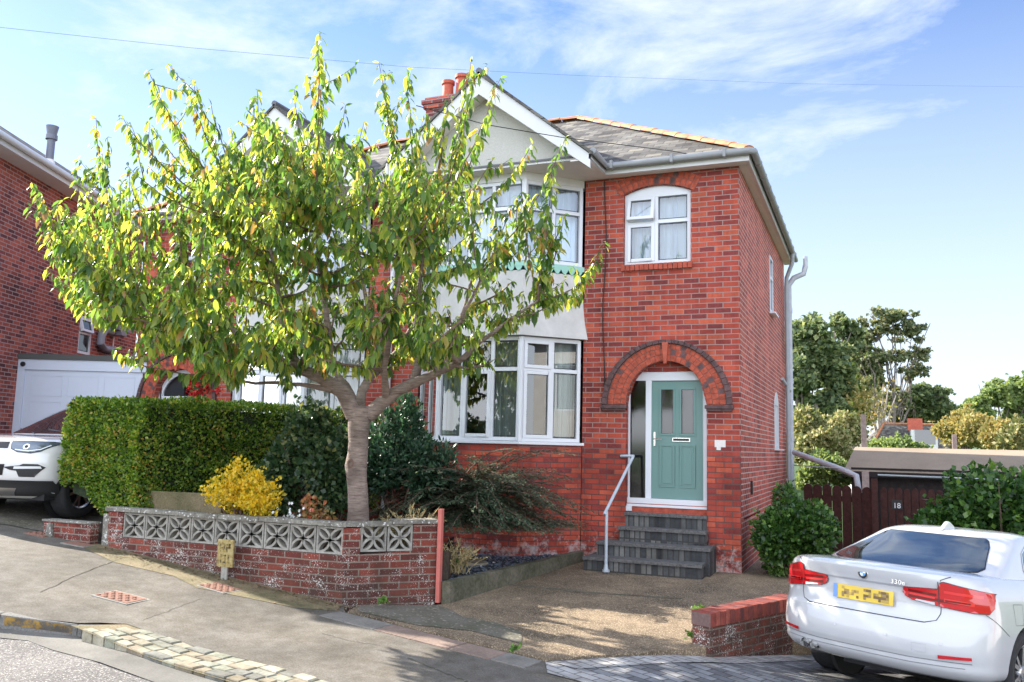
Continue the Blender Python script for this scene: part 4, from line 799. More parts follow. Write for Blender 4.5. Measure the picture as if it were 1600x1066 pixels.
# ------------------------------------------------------------------ front garden walls
def garden_wall():
    A = Vector((-6.93, -4.35, 0)); C_ = Vector((-3.52, -4.35, 0)); E_ = Vector((-2.80, -3.62, 0)); th = .11
    t = thing('garden_wall', (-5.2, -4.35, .1), 'low brick front wall with a row of patterned concrete screen blocks, beside the pavement', 'wall')
    def zt(p): return .755
    ax1 = axes(A, C_-A, (0, -1, 0)); L1 = (C_-A).length; n2 = Vector(((E_-C_).y, -(E_-C_).x, 0)).normalized(); ax2 = axes(C_, E_-C_, n2); L2 = (E_-C_).length
    b = MB(); zb = .44; up2 = .05
    # base courses, cut to the slope
    def base(ax, a0, a1, top0, top1):
        q = [ax(a0, 0, -.35), ax(a1, 0, -.35), ax(a1, 0, top1), ax(a0, 0, top0)]; r = [ax(a0, -th, -.35), ax(a1, -th, -.35), ax(a1, -th, top1), ax(a0, -th, top0)]
        b.quad(*q); b.quad(*r[::-1]); b.quad(q[3], q[2], r[2], r[3]); b.quad(q[1], r[1], r[2], q[2]); b.quad(q[0], q[3], r[3], r[0])
    base(ax1, .03, L1, zb, zb); base(ax2, 0, L2, zb, zb+up2); b.build('brick_base', M['brick_wall'], t)
    pr = MB()
    for ax, a0, a1, z in ((ax1, .03, .27, .735), (ax1, L1-.02, L1+.0, .72), (ax2, 0, .17, .73), (ax2, L2-.27, L2-.0, .79)):
        p = MB(); p.box(a0, a1, -th, .004, zb-.005, z, ax); p.build('pier', M['brick_wall'], t)
    for ax, a0, a1, n, dz in ((ax1, .27, L1-.02, 9, 0), (ax2, .17, L2-.27, 1, up2*.6)):
        n = 9 if ax is ax1 else 2; w = (a1-a0)/n
        for k in range(n):
            m = MB(); c = a0+w*(k+.5); h = .295; z0 = zb+.002+dz; zc = z0+h/2; hx = w/2-.006; hz = h/2-.004; f = .020
            m.box(c-hx, c+hx, -.10, -.008, zc-hz, zc-hz+f, ax); m.box(c-hx, c+hx, -.10, -.008, zc+hz-f, zc+hz, ax); m.box(c-hx, c-hx+f, -.10, -.008, zc-hz+f, zc+hz-f, ax); m.box(c+hx-f, c+hx, -.10, -.008, zc-hz+f, zc+hz-f, ax)
            ix, iz = hx-f*.6, hz-f*.6
            for (cx, cz, a) in ((0, -1, 0), (1, 0, pi/2), (0, 1, pi), (-1, 0, 3*pi/2)):
                seg = 10
                for s in range(seg):
                    t0, t1 = a+pi*s/seg, a+pi*(s+1)/seg; o_ = .013
                    g = lambda r, tt, d: ax(c+cx*ix+cos(tt)*(ix+r), d, zc+cz*iz+sin(tt)*(iz+r))
                    F = [g(-o_, t0, -.014), g(o_, t0, -.014), g(o_, t1, -.014), g(-o_, t1, -.014)]; K = [g(-o_, t0, -.095), g(o_, t0, -.095), g(o_, t1, -.095), g(-o_, t1, -.095)]
                    m.quad(*F); m.quad(F[0], K[0], K[3], F[3]); m.quad(F[1], F[2], K[2], K[1])
            m.build('screen_block', M['block'], t)
    cp = MB(); rr = random.Random(2)
    def cop(ax, a0, a1, n, z0, z1, k0=0):
        for k in range(n):
            u0 = a0+(a1-a0)*k/n+.003; u1 = a0+(a1-a0)*(k+1)/n-.003; za = z0+(z1-z0)*k/n+rr.uniform(-.004, .004); cp.box(u0, u1, -th-.03, .035, za, za+.048, ax)
    cop(ax1, .0, L1+.03, 6, .738, .738); cop(ax2, .0, L2, 2, .742, .795); cp.build('coping', M['coping'], t, bevel=.008)
    e = MB(); e.tube([ax1(.0, -.055, .1), ax1(.0, -.055, .70)], .075, 12); e.build('rounded_end', M['coping'], t, smooth=True)
    # low stub beyond the wall's end
    s = thing('brick_stub_wall', (-7.45, -4.35, .3), 'short low flaking brick stub left of the screen block wall', 'wall'); m = MB()
    q = [(-7.82, -4.44), (-7.06, -4.42)]; m.box(-7.84, -7.05, -4.46, -4.34, -.0, .575); m.build('brick_body', M['brick_wall'], s)
    m = MB(); m.box(-7.86, -7.04, -4.48, -4.32, .575, .60); m.build('coping', M['coping'], s, bevel=.006)
    m = MB(); m.prism([(-7.80, -4.50, .2), (-7.62, -4.50, .2), (-7.68, -4.50, .56), (-7.74, -4.50, .56)], (0, .035, 0)); m.build('leaning_stone', M['coping'], s, bevel=.008)
garden_wall()
p = MB(); p.box(-2.775, -2.728, -3.66, -3.60, -.08, .93); pp = p.build('gate_post', M['pole'], bevel=.006); tag(pp, 'salmon red metal gate post at the right end of the screen block wall', 'post')
def hydrant():
    t = thing('hydrant_marker', (-4.95, -4.50, .19), 'small worn yellow marker plate on a stub, standing before the screen block wall', 'marker')
    m = MB(); m.box(-5.07, -4.85, -4.515, -4.485, .235, .535); m.build('plate', M['hydrant'], t, bevel=.018)
    m = MB(); m.box(-5.0, -4.92, -4.51, -4.49, .06, .235); m.build('stub', M['concrete'], t)
    k = MB(); 
    for (a, b, c, d) in ((-.075, -.055, .40, .49), (-.02, 0, .40, .49), (-.055, -.02, .44, .455), (.02, .075, .475, .49), (.055, .075, .44, .49), (.02, .075, .44, .455), (.02, .04, .40, .45), (-.06, -.04, .28, .37), (-.02, .02, .355, .37), (.0, .02, .28, .37), (-.02, .0, .28, .295), (.045, .065, .28, .37)): k.box(-4.96+a, -4.96+b, -4.5175, -4.5150, c, d)
    k.build('worn_lettering', M['hyd_mark'], t)
hydrant()
def low_brick():
    A = Vector((.26, -4.0, 0)); B = Vector((.93, -2.55, 0)); d = B-A; n = Vector((d.y, -d.x, 0)).normalized(); ax = axes(A, d, n); L = d.length
    t = thing('low_brick_wall', (.5, -3.3, -.2), 'low red retaining wall with upright header bricks along the top, beside the white saloon', 'wall')
    m = MB(); m.quad(ax(0, 0, -.55), ax(L, 0, -.55), ax(L, 0, .02), ax(0, 0, .02)); m.quad(ax(0, 0, -.55), ax(0, 0, .02), ax(0, -.2, .02), ax(0, -.2, -.55)); m.quad(ax(0, -.2, -.55), ax(0, -.2, .02), ax(L, -.2, .02), ax(L, -.2, -.55)); m.build('brick_base', M['brick_wall'], t)
    h = MB(); k = int(L/.077); rr = random.Random(4); mats = [plain('header brick %d' % i, c, .85, noise=.35, nscale=18, bump=.5) for i, c in enumerate([(.22, .045, .03), (.15, .035, .028), (.28, .07, .045), (.10, .03, .028)])]
    for i in range(k): h.cur = rr.choice([0, 0, 1, 2, 3]); h.box(L*i/k+.005, L*(i+1)/k-.005, -.215, .006, .02, .135+.012+rr.uniform(-.004, .004), ax)
    h.build('header_bricks', mats, t, bevel=.005)
    m = MB(); m.box(.004, L, -.208, .0, .018, .135, ax); m.build('mortar', M['mortar_dk'], t)
low_brick()
def bed():
    E1 = [(-2.72, -3.62), (-2.55, -1.95), (-2.36, -.03)]; E0 = [(-2.60, -3.66), (-2.43, -1.93), (-2.24, -.03)]
    mb = MB()
    for k in range(2):
        a, b, c, d = E0[k], E0[k+1], E1[k+1], E1[k]; z = .15
        for j in range(6):
            f = lambda p, q, t: (p[0]+(q[0]-p[0])*t, p[1]+(q[1]-p[1])*t)
            p0, p1, q0, q1 = f(a, b, j/6), f(a, b, (j+1)/6), f(d, c, j/6), f(d, c, (j+1)/6)
            mb.prism([(p0[0], p0[1], -.15), (p1[0], p1[1], -.15), (q1[0], q1[1], -.15), (q0[0], q0[1], -.15)], (0, 0, .15+z+(.004 if (j+k) % 2 else 0)))
    o = mb.build('bed_edging', M['edging'], bevel=.01); tag(o, 'mossy grey concrete edging between the slate bed and the drive', 'edging')
    zs = lambda x, y: .085+.02*sin(x*5)*sin(y*4)
    drape('slate_bed', [(-2.70, -3.62), (-2.53, -1.95), (-2.36, -.02), (-5.5, -.02), (-5.5, -2.0), (-3.6, -2.6), (-3.0, -3.4)], zs, M['slate_chip'], step=.15)
    zg = lambda x, y: .42+.04*sin(x*2.3)+.03*sin(y*3.1) - (.25 if y > -2.4 and x > -3.6 else 0)
    drape('garden_soil', [(-6.95, -4.27), (-3.56, -4.27), (-2.88, -3.58), (-2.8, -3.3), (-3.1, -2.6), (-3.7, -2.0), (-5.4, -1.2), (-5.5, -.1), (-6.6, -.1), (-8.0, -3.8)], zg, M['soil'], step=.2, thick=.6)
    rr = random.Random(8)
    for (u, v, lab) in ((742, 860, 'flat sandstone piece furthest back in the slate bed'), (742, 880, 'larger flat sandstone piece nearer the edging in the slate bed')):
        c = atz(u, v, .11); m = MB(); pts = [(c.x+rr.uniform(.16, .23)*cos(a)*1.15, c.y+rr.uniform(.14, .24)*sin(a), .085) for a in np.arange(0, 6.28, .9)]; m.prism(pts, (0, 0, .045))
        tag(m.build('stepping_stone', M['flag'], bevel=.012), lab, 'stone', 'stones in the slate bed')
    ch = MB(); rr = random.Random(12)                  # loose chippings
    for k in range(1500):
        y = rr.uniform(-3.5, -.1); xr = lerp_tab(y, [(-3.62, -2.72), (-1.95, -2.55), (0, -2.36)])-.02; x = xr-rr.random()**1.2*1.6
        if y < -2.6-(x+3.6)*1.2+.2 and x < -3.0: continue
        z = zs(x, y); s = rr.uniform(.012, .035); a = rr.uniform(0, 3.1); ti = rr.uniform(-.5, .5)
        ch.cur = 0 if rr.random() < .93 else 1
        ch.quad((x+s*cos(a), y+s*sin(a), z+.012+s*ti), (x-s*.5*sin(a), y+s*.5*cos(a), z+.02), (x-s*cos(a), y-s*sin(a), z+.012-s*ti), (x+s*.5*sin(a), y-s*.5*cos(a), z+.003))
    o = ch.build('slate_chippings', [plain('slate flake', (.11, .13, .16), .5, noise=.6, nscale=30), plain('white chip', (.6, .6, .6), .7)]); tag(o, 'dark blue grey slate chippings with a few white ones', 'chippings', kind='stuff')
bed()
def brown_board():
    a = at(222, 795, 10.9); b = at(345, 800, 10.6); z1 = at(225, 767, 10.9).z; m = MB(); a.z = b.z = .3
    d = (b-a).normalized(); n = Vector((d.y, -d.x, 0)); ax = axes(a, d, n); m.box(0, (b-a).length, -.05, 0, 0, z1-.3, ax); tag(m.build('gravel_board', M['moss'], bevel=.01), 'low brown concrete board under the hedge behind the yellow shrub', 'board')
brown_board()

# ------------------------------------------------------------------ leaves
def unit(a): return a/np.maximum(np.linalg.norm(a, axis=1, keepdims=True), 1e-9)
def leaf_obj(name, P, D, N, L, W, mat, parent, shape='quad', curl=.25, mats=None, midx=None):
    """P base points, D axis, N rough normal, L length, W half width -> ONE mesh of leaves"""
    org = np.array(root_loc(parent)) if parent is not None else np.array([0., 0, 0])
    P = P-org; D = unit(D); S = unit(np.cross(D, N)); N = np.cross(S, D); L = L[:, None]; W = W[:, None]; n = len(P)
    if shape == 'quad':
        V = np.stack([P, P+D*L*.45+S*W+N*W*curl, P+D*L, P+D*L*.45-S*W+N*W*curl], 1); k = 4; T = np.array([[0, 1, 2], [0, 2, 3]])
    else:
        dr = -N*L*curl
        V = np.stack([P, P+D*L*.22+S*W*.75+N*W*.25, P+D*L*.22-S*W*.75+N*W*.25, P+D*L*.25+dr*.02, P+D*L*.6+S*W*.85+dr*.25+N*W*.2, P+D*L*.6-S*W*.85+dr*.25+N*W*.2, P+D*L*.62+dr*.3-N*W*.1, P+D*L+dr], 1); k = 8
        T = np.array([[0, 1, 3], [0, 3, 2], [1, 4, 6], [1, 6, 3], [3, 6, 5], [3, 5, 2], [4, 7, 6], [6, 7, 5]])
    F = (T[None]+(np.arange(n)*k)[:, None, None]).reshape(-1, 3); V = V.reshape(-1, 3)
    me = bpy.data.meshes.new(name); me.vertices.add(len(V)); me.vertices.foreach_set('co', V.ravel().astype(np.float32))
    me.loops.add(F.size); me.loops.foreach_set('vertex_index', F.ravel().astype(np.int32)); me.polygons.add(len(F)); me.polygons.foreach_set('loop_start', (np.arange(len(F))*3).astype(np.int32)); me.polygons.foreach_set('loop_total', np.full(len(F), 3, np.int32))
    me.update(); me.validate()
    if shape != 'quad': me.polygons.foreach_set('use_smooth', np.ones(len(F), bool))
    return link(name, me, mats or mat, parent)
def rnd(n, s=1.): return RNG.normal(0, s, (n, 3))
def lump(P, f=2.2, ph=0): return (np.sin(P[:, 0]*f+ph)+np.sin(P[:, 1]*f*1.3+1.7+ph)+np.sin(P[:, 2]*f*1.1+.6+ph)+.6*np.sin(P[:, 0]*f*2.7+P[:, 2]*f*2.1+ph))/3.6
FOL = dict(
 cherry=foliage('cherry leaves', [(0, (.045, .105, .026)), (.32, (.10, .19, .042)), (.6, (.20, .29, .058)), (.88, (.36, .39, .07)), (.98, (.40, .32, .08)), (1, (.33, .2, .07))], .58, .30, clump=(1.3, .55)),
 hedge=foliage('privet leaves', [(0, (.045, .10, .018)), (.5, (.12, .23, .03)), (.8, (.25, .36, .05)), (.95, (.42, .42, .08)), (1, (.45, .30, .07))], .4, .35, clump=(1.6, .55)),
 yellow=foliage('yellow shrub leaves', [(0, (.16, .20, .02)), (.2, (.48, .40, .03)), (.7, (.80, .60, .04)), (1, (.70, .56, .10))], .35, .45),
 dark=foliage('dark shrub leaves', [(0, (.018, .045, .018)), (.6, (.05, .10, .04)), (.9, (.09, .14, .05)), (1, (.2, .22, .08))], .25, .35, clump=(2, .4)),
 bluegreen=foliage('blue green shrub leaves', [(0, (.015, .045, .025)), (.6, (.035, .085, .045)), (1, (.08, .14, .07))], .25, .4),
 conifer=foliage('spreading shrub needles', [(0, (.02, .05, .026)), (.7, (.065, .10, .055)), (1, (.20, .24, .13))], .15, .5),
 side=foliage('side shrub leaves', [(0, (.012, .04, .01)), (.5, (.04, .10, .02)), (.9, (.09, .18, .035)), (1, (.16, .26, .05))], .35, .35, clump=(3, .4)),
 tree_a=foliage('far dark tree leaves', [(0, (.06, .095, .045)), (.6, (.13, .18, .07)), (1, (.27, .30, .12))], .3, .6, clump=(.25, .6)),
 tree_b=foliage('far brown green tree leaves', [(0, (.08, .11, .055)), (.55, (.15, .19, .08)), (1, (.30, .27, .13))], .3, .6, clump=(.25, .7)),
 tree_c=foliage('far bright tree leaves', [(0, (.09, .14, .05)), (.6, (.19, .26, .08)), (1, (.32, .37, .12))], .35, .6, clump=(.3, .6)),
 orange=foliage('golden bush leaves', [(0, (.18, .20, .06)), (.5, (.29, .26, .08)), (1, (.40, .31, .12))], .3, .6, clump=(.5, .5)),
 pale=foliage('pale hedge leaves', [(0, (.08, .11, .035)), (.5, (.22, .24, .08)), (1, (.48, .42, .22))], .3, .6, clump=(.8, .7)),
 straw=foliage('straw stems', [(0, (.22, .17, .07)), (1, (.5, .40, .2))], .2, .7), red=foliage('red flowers', [(0, (.45, .01, .012)), (1, (.7, .03, .02))], .3, .5), white=foliage('white flowers', [(0, (.7, .7, .72)), (1, (.85, .85, .85))], .3, .5),
 dkred=foliage('dark red blades', [(0, (.03, .01, .012)), (1, (.12, .03, .03))], .2, .4), coral=foliage('coral leaves', [(0, (.10, .12, .03)), (.5, (.35, .22, .08)), (1, (.5, .12, .06))], .3, .5), black=foliage('near black leaves', [(0, (.015, .012, .014)), (1, (.05, .035, .04))], .1, .4), rust=foliage('rust leaves', [(0, (.14, .03, .02)), (1, (.3, .08, .04))], .2, .5), weed=foliage('weed leaves', [(0, (.05, .12, .02)), (1, (.16, .28, .05))], .3, .5))
def bush(name, c, r, n, ls, mat, label, cat='shrub', group=None, lumpy=.22, inner=.55, up=.3, shape='quad', w=.42, stems=10, flat_bottom=True, core=True, seed=1, out=.8, stem_mat='twig'):
    c = np.array(c, float); r = np.array(r, float); t = thing(name, (c[0], c[1], c[2]-r[2]), label, cat, group); q = np.random.default_rng(seed+100)
    nb = 26; bd = unit(q.normal(0, 1, (nb, 3))); bd[:, 2] = np.where(bd[:, 2] < -.45, -bd[:, 2]*.4, bd[:, 2]); bc = c+bd*r*q.uniform(.50, .92, nb)[:, None]; br = r*q.uniform(.20, .42, nb)[:, None]
    idx = q.integers(0, nb, n); d = unit(q.normal(0, 1, (n, 3))); out_ = unit((bc[idx]-c)/r*.5+d*.9); P = bc[idx]+d*br[idx]*(inner+(1-inner)*q.random(n)**.5)[:, None]
    k = int(n*.22); m = q.integers(0, n, k); f = q.random(k)[:, None]; P[:k] = c+(P[m]-c)*(.55+.45*f); P[:, 2] = np.maximum(P[:, 2], c[2]-r[2]*1.02)
    sp = int(n*.16); ns = max(4, sp//26); sd = unit(q.normal(0, 1, (ns, 3))+np.array([0, -.3, .7])); si = q.integers(0, ns, sp); sb = bc[q.integers(0, nb, ns)]
    P[k:k+sp] = sb[si]+sd[si]*(q.random(sp)*.52)[:, None]*r.mean()+q.normal(0, .018, (sp, 3)); d = out_
    D = unit(d*out+rnd(n, .55)+np.array([0, 0, up])); N = unit(d+rnd(n, .6)+np.array([0, 0, .6]))
    L = ls*RNG.uniform(.6, 1.25, n); leaf_obj('foliage', P, D, N, L, L*w, mat, t, shape)
    s = MB(); rr = random.Random(seed)
    for k in range(stems):
        a = rr.uniform(0, 6.28); e = rr.uniform(.3, .8); p0 = Vector((c[0]+rr.uniform(-.1, .1)*r[0], c[1]+rr.uniform(-.1, .1)*r[1], c[2]-r[2])); p2 = Vector((c[0]+cos(a)*r[0]*e, c[1]+sin(a)*r[1]*e, c[2]+r[2]*rr.uniform(-.2, .8))); p1 = p0.lerp(p2, .5)+Vector((0, 0, .12*r[2]))
        s.tube([p0, p1, p2], [.012+.012*r[2], .009+.006*r[2], .004], 5)
    if stems: s.build('stems', M[stem_mat], t, smooth=True)
    return t

# ------------------------------------------------------------------ privet hedge
def hedge():
    t = thing('privet_hedge', (-6.9, -2.2, .3), 'long clipped green hedge between the two front gardens, its near end reaching the white off-roader', 'hedge')
    A0, A1 = np.array([-8.02, -4.12]), np.array([-6.80, -4.02]); B0, B1 = np.array([-6.35, -.25]), np.array([-5.50, -.35])
    def put(a, b, top=2.16):                           # a across, b along
        p = (A0*(1-a)+A1*a)*(1-b)+(B0*(1-a)+B1*a)*b; return p
    n = 42000; face = RNG.choice(4, n, p=[.26, .44, .20, .10]); a = RNG.random(n); b = RNG.random(n); z = RNG.random(n)
    dep = RNG.exponential(.035, n)
    b = np.where(face == 0, 0, b); a = np.where(face == 1, 1, np.where(face == 3, 0, a)); z = np.where(face == 2, 1, z)
    xy = (A0*(1-a)[:, None]+A1*a[:, None])*(1-b)[:, None]+(B0*(1-a)[:, None]+B1*a[:, None])*b[:, None]
    zb = .62+.35*(1-np.minimum(b*6, 1))*np.clip(1.4-a*2.2, 0, 1)+.08*np.sin(a*9)+.06*np.sin(b*31)
    P = np.column_stack([xy, zb+(2.13-zb)*z])
    nrm = np.zeros((n, 3)); nrm[face == 0] = (-.1, -1, 0); nrm[face == 1] = (.93, -.36, 0); nrm[face == 3] = (-.9, .3, 0); nrm[face == 2] = (0, 0, 1)
    off = .085*lump(P, 4.5)+.05*lump(P, 13, 2); rnd_edge = -.10*np.clip((P[:, 2]-1.95)/.2, 0, 1)**2*(face != 2)
    P = P+nrm*(off-dep+rnd_edge)[:, None]; P[:, 2] += np.where(face == 2, -.05*np.clip((a-.85)/.15, 0, 1)-.05*np.clip((.06-b)/.06, 0, 1), 0)
    D = unit(nrm*.7+rnd(n, .6)+np.array([0, 0, .35])); N = unit(nrm+rnd(n, .55)+np.array([0, 0, .3])); L = RNG.uniform(.028, .055, n)
    leaf_obj('foliage', P, D, N, L, L*.36, FOL['hedge'], t)
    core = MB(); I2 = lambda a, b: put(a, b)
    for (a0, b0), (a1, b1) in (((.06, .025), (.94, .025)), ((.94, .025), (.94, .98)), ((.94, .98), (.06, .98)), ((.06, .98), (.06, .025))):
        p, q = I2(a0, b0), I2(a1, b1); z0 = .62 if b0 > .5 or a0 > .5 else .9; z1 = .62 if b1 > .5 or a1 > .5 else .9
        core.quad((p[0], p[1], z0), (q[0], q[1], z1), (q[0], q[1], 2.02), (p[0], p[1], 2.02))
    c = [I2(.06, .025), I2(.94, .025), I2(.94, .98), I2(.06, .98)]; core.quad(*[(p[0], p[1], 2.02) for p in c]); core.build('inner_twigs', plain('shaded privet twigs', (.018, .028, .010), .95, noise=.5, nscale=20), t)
    s = MB(); rr = random.Random(3)
    for k in range(38):
        b = rr.random()**1.3; a = rr.uniform(.55, .9); b = max(b, .08); p = I2(a, b); q = I2(a+rr.uniform(-.12, .12), min(1, b+rr.uniform(-.03, .03))); s.tube([(p[0], p[1], .3), ((p[0]+q[0])/2+.02, (p[1]+q[1])/2, .7), (q[0], q[1], 1.2)], [.02, .014, .008], 5)
    s.build('stems', M['twig'], t, smooth=True)
hedge()
yc = at(374, 770, 10.1); bush('yellow_shrub', (yc.x, yc.y, .88), (.52, .38, .45), 6500, .045, FOL['yellow'], 'bright yellow leaved shrub behind the screen block wall', group=None, lumpy=.35, inner=.6, up=.7, w=.36, seed=4, stems=14)
dc = at(492, 740, 11.0); bush('dark_shrub', (dc.x, dc.y, 1.15), (.70, .6, .85), 11000, .075, FOL['dark'], 'tall dark glossy shrub to the left of the cherry trunk', lumpy=.25, seed=6, w=.4, stems=22)
rc = at(628, 735, 11.4); bush('feathery_shrub', (rc.x, rc.y, 1.12), (.64, .6, .95), 11000, .085, FOL['bluegreen'], 'dark blue green feathery shrub to the right of the cherry trunk', lumpy=.25, seed=9, w=.22, stems=16)
def spreading():                                       # low spreading shrub under the bay window
    c = at(745, 745, 11.6); t = thing('spreading_shrub', (c.x, c.y, .1), 'low shrub with flat spreading sprays under the bay window', 'shrub'); s = MB(); P = []; D = []; N = []; rr = random.Random(21)
    for k in range(260):
        az = rr.uniform(-2.6, .9) if k > 8 else rr.uniform(-.5, .1); ln = rr.uniform(.7, 1.45)*(1 if k % 3 else 1.2); el = rr.uniform(.0, .75) if k > 25 else rr.uniform(.1, .5)
        p = Vector((c.x+rr.uniform(-.45, .1), c.y+rr.uniform(-.15, .25), .72+rr.uniform(-.12, .42))); d = Vector((cos(az)*cos(el), sin(az)*cos(el)*.7, sin(el))).normalized(); path = [p.copy()]
        if d.x > .3 and ln > .9: ln *= 1.1
        for j in range(8):
            d = (d+Vector((0, 0, -.10))).normalized(); p = p+d*ln/8; p.z = max(p.z, .62); p.y = min(p.y, -.85 if p.x < -2.9 else -.12)
            path.append(p.copy())
        s.tube(path, [.012-.0012*j for j in range(9)], 5)
        for j in range(2, 9):
            a, b = path[j-1], path[j]; dd = (b-a).normalized(); side = dd.cross(Vector((0, 0, 1))).normalized()
            for sgn in (-1, 1):
                tw = (dd*.7+side*sgn*.7+Vector((0, 0, rr.uniform(-.25, .1)))).normalized(); tl = .16*(1-.07*j)+rr.uniform(0, .05)
                for i in range(16):
                    f = i/16; q = a.lerp(b, rr.random())+tw*tl*f; P.append(q); D.append(tw+side*sgn*rr.uniform(-.9, .9)+dd*rr.uniform(-.6, .6)+Vector((0, 0, rr.uniform(-.3, .3)))); N.append(Vector((rr.uniform(-.3, .3), rr.uniform(-.3, .3), 1)))
    n = len(P); L = RNG.uniform(.024, .045, n); leaf_obj('foliage', np.array(P), np.array(D), np.array(N), L, L*.3, FOL['conifer'], t); s.build('branches', M['twig'], t, smooth=True)
spreading()
def small_plants():
    p = at(488, 790, 9.9); bush('coral_rose', (p.x, p.y, .70), (.26, .2, .30), 650, .05, FOL['coral'], 'small airy plant with coral tipped leaves beside the trunk, behind the wall', 'plant', lumpy=.4, inner=.2, seed=3, stems=8)
    p = at(456, 800, 9.8); t = thing('daisy_clump', (p.x, p.y, .45), 'little clump of white flowers behind the wall between the yellow and the coral plant', 'flowers'); n = 26; P = np.array([p.x, p.y, .80])+RNG.normal(0, 1, (n, 3))*np.array([.09, .06, .05])
    for j in range(6): pass
    a = np.repeat(np.arange(n), 6); th = np.tile(np.arange(6)*pi/3, n); D = np.column_stack([np.cos(th), .25*np.sin(th)-.1, np.sin(th)]); leaf_obj('petals', P[a], D, np.tile([0, -1., 0], (len(a), 1)), np.full(len(a), .022), np.full(len(a), .007), FOL['white'], t)
    n = 300; P = np.array([p.x, p.y, .68])+RNG.normal(0, 1, (n, 3))*np.array([.10, .07, .09]); leaf_obj('foliage', P, rnd(n)+np.array([0, 0, .8]), rnd(n)+np.array([0, -.4, .7]), RNG.uniform(.02, .05, n), np.full(n, .008), FOL['side'], t)
    def blades(name, c, n, h, sp, mat, label, cat='plant', w=.006, droop=.5, bits=0, group=None):
        t = thing(name, c, label, cat, group); P = []; D = []; L = []
        for k in range(n):
            a = RNG.uniform(0, 6.28); e = RNG.uniform(.05, 1)*sp; hh = h*RNG.uniform(.5, 1); d = np.array([cos(a)*e, sin(a)*e, 1.]); d /= np.linalg.norm(d); b = np.array(c)+np.array([RNG.normal(0, .04*sp*3), RNG.normal(0, .03*sp*3), 0])
            m = 3
            for j in range(m):
                P.append(b); D.append(d); L.append(hh/m*1.15); b = b+d*hh/m; d = d+np.array([cos(a)*droop*.3, sin(a)*droop*.3, -droop*.28]); d /= np.linalg.norm(d)
            for j in range(bits): P.append(b-d*hh*.5*RNG.random()); D.append(RNG.normal(0, 1, 3)); L.append(.03)
        P = np.array(P); D = np.array(D); L = np.array(L); leaf_obj('blades', P, D, np.tile([.2, -1., .2], (len(P), 1))+rnd(len(P), .4), L, np.full(len(P), w), mat, t)
    p = at(640, 806, 9.75); blades('dry_grass', (p.x, p.y, .50), 90, .50, .75, FOL['straw'], 'pale dry seed stems behind the wall, right of the cherry trunk', 'grass', .005, .5, 6)
    p = at(600, 806, 9.7); blades('dry_grass', (p.x, p.y, .52), 50, .34, .8, FOL['straw'], 'shorter tuft of dry stems close against the cherry trunk', 'grass', .005, .5, 6)
    p = at(712, 845, 10.3); blades('dry_fern', (p.x, p.y, .12), 60, .48, .8, FOL['straw'], 'brown dried fern beside the red post', 'plant', .007, .6, 8)
    p = atz(768, 852, .1); blades('dark_cordyline', (p.x, p.y, .10), 60, .52, .75, FOL['dkred'], 'spiky dark red plant in the slate bed', 'plant', .011, .45)
    p = atz(822, 856, .1); bush('black_leaved_plant', (p.x, p.y+.1, .19), (.22, .18, .12), 300, .06, FOL['black'], 'low near black leaved plant in the slate bed', 'plant', inner=.3, seed=5, stems=0, w=.5)
    p = atz(877, 850, .1); bush('rust_leaved_plant', (p.x, p.y+.05, .17), (.12, .10, .09), 150, .045, FOL['rust'], 'small rust red plant at the house end of the slate bed', 'plant', inner=.3, seed=5, stems=0, w=.5)
    p = atz(712, 870, .1); bush('black_leaved_plant', (p.x-.1, p.y, .18), (.16, .14, .12), 160, .05, FOL['black'], 'small near black plant beside the sandstone pieces', 'plant', inner=.3, seed=8, stems=0, w=.5)
    for (u, v, z, r, lab) in ((850, 857, .1, .06, 'tiny green weed in the slate bed between black and rust plants'), (714, 890, .12, .09, 'green weed in the slate bed behind the red post'), (1095, 965, -.06, .10, 'green weed at the end of the low red wall'), (1085, 1000, -.13, .07, 'green weed at the drive edge by the low red wall'), (600, 946, -.03, .06, 'green weed at the foot of the right end of the screen block wall'), (1222, 908, -.05, .16, 'leafy weed behind the boot of the white saloon'), (805, 1022, -.12, .05, 'tiny weed between the slabs and the drive')):
        p = atz(u, v, z); bush('weed', (p.x, p.y, z+r*.5), (r, r*.8, r*.6), int(90*r/.08), .04, FOL['weed'], lab, 'weed', 'weeds in the cracks', inner=.1, seed=5, stems=0, w=.3, up=.8)
    # leaf litter along the foot of the wall
    n = 900; x = RNG.uniform(-6.8, -3.3, n); y = -4.42-RNG.exponential(.10, n); z = np.array([front_z(a, b) for a, b in zip(x, y)])+.012; P = np.column_stack([x, y, z]); o = leaf_obj('leaf_litter', P, rnd(n)*np.array([1, 1, .12]), np.tile([0, 0, 1.], (n, 1))+rnd(n, .2), RNG.uniform(.015, .04, n), RNG.uniform(.005, .012, n), foliage('dead leaves', [(0, (.06, .045, .03)), (1, (.25, .17, .09))], .1, .8), None); tag(o, 'small dead leaves gathered along the foot of the wall', 'leaves', kind='stuff')
small_plants()
p = at(1243, 815, 12.1); bush('side_shrub', (.68, .15, .42), (.54, .60, .80), 15000, .07, FOL['side'], 'dense dark green shrub against the side wall of the brick house', lumpy=.25, inner=.5, seed=11, w=.38, stems=24)
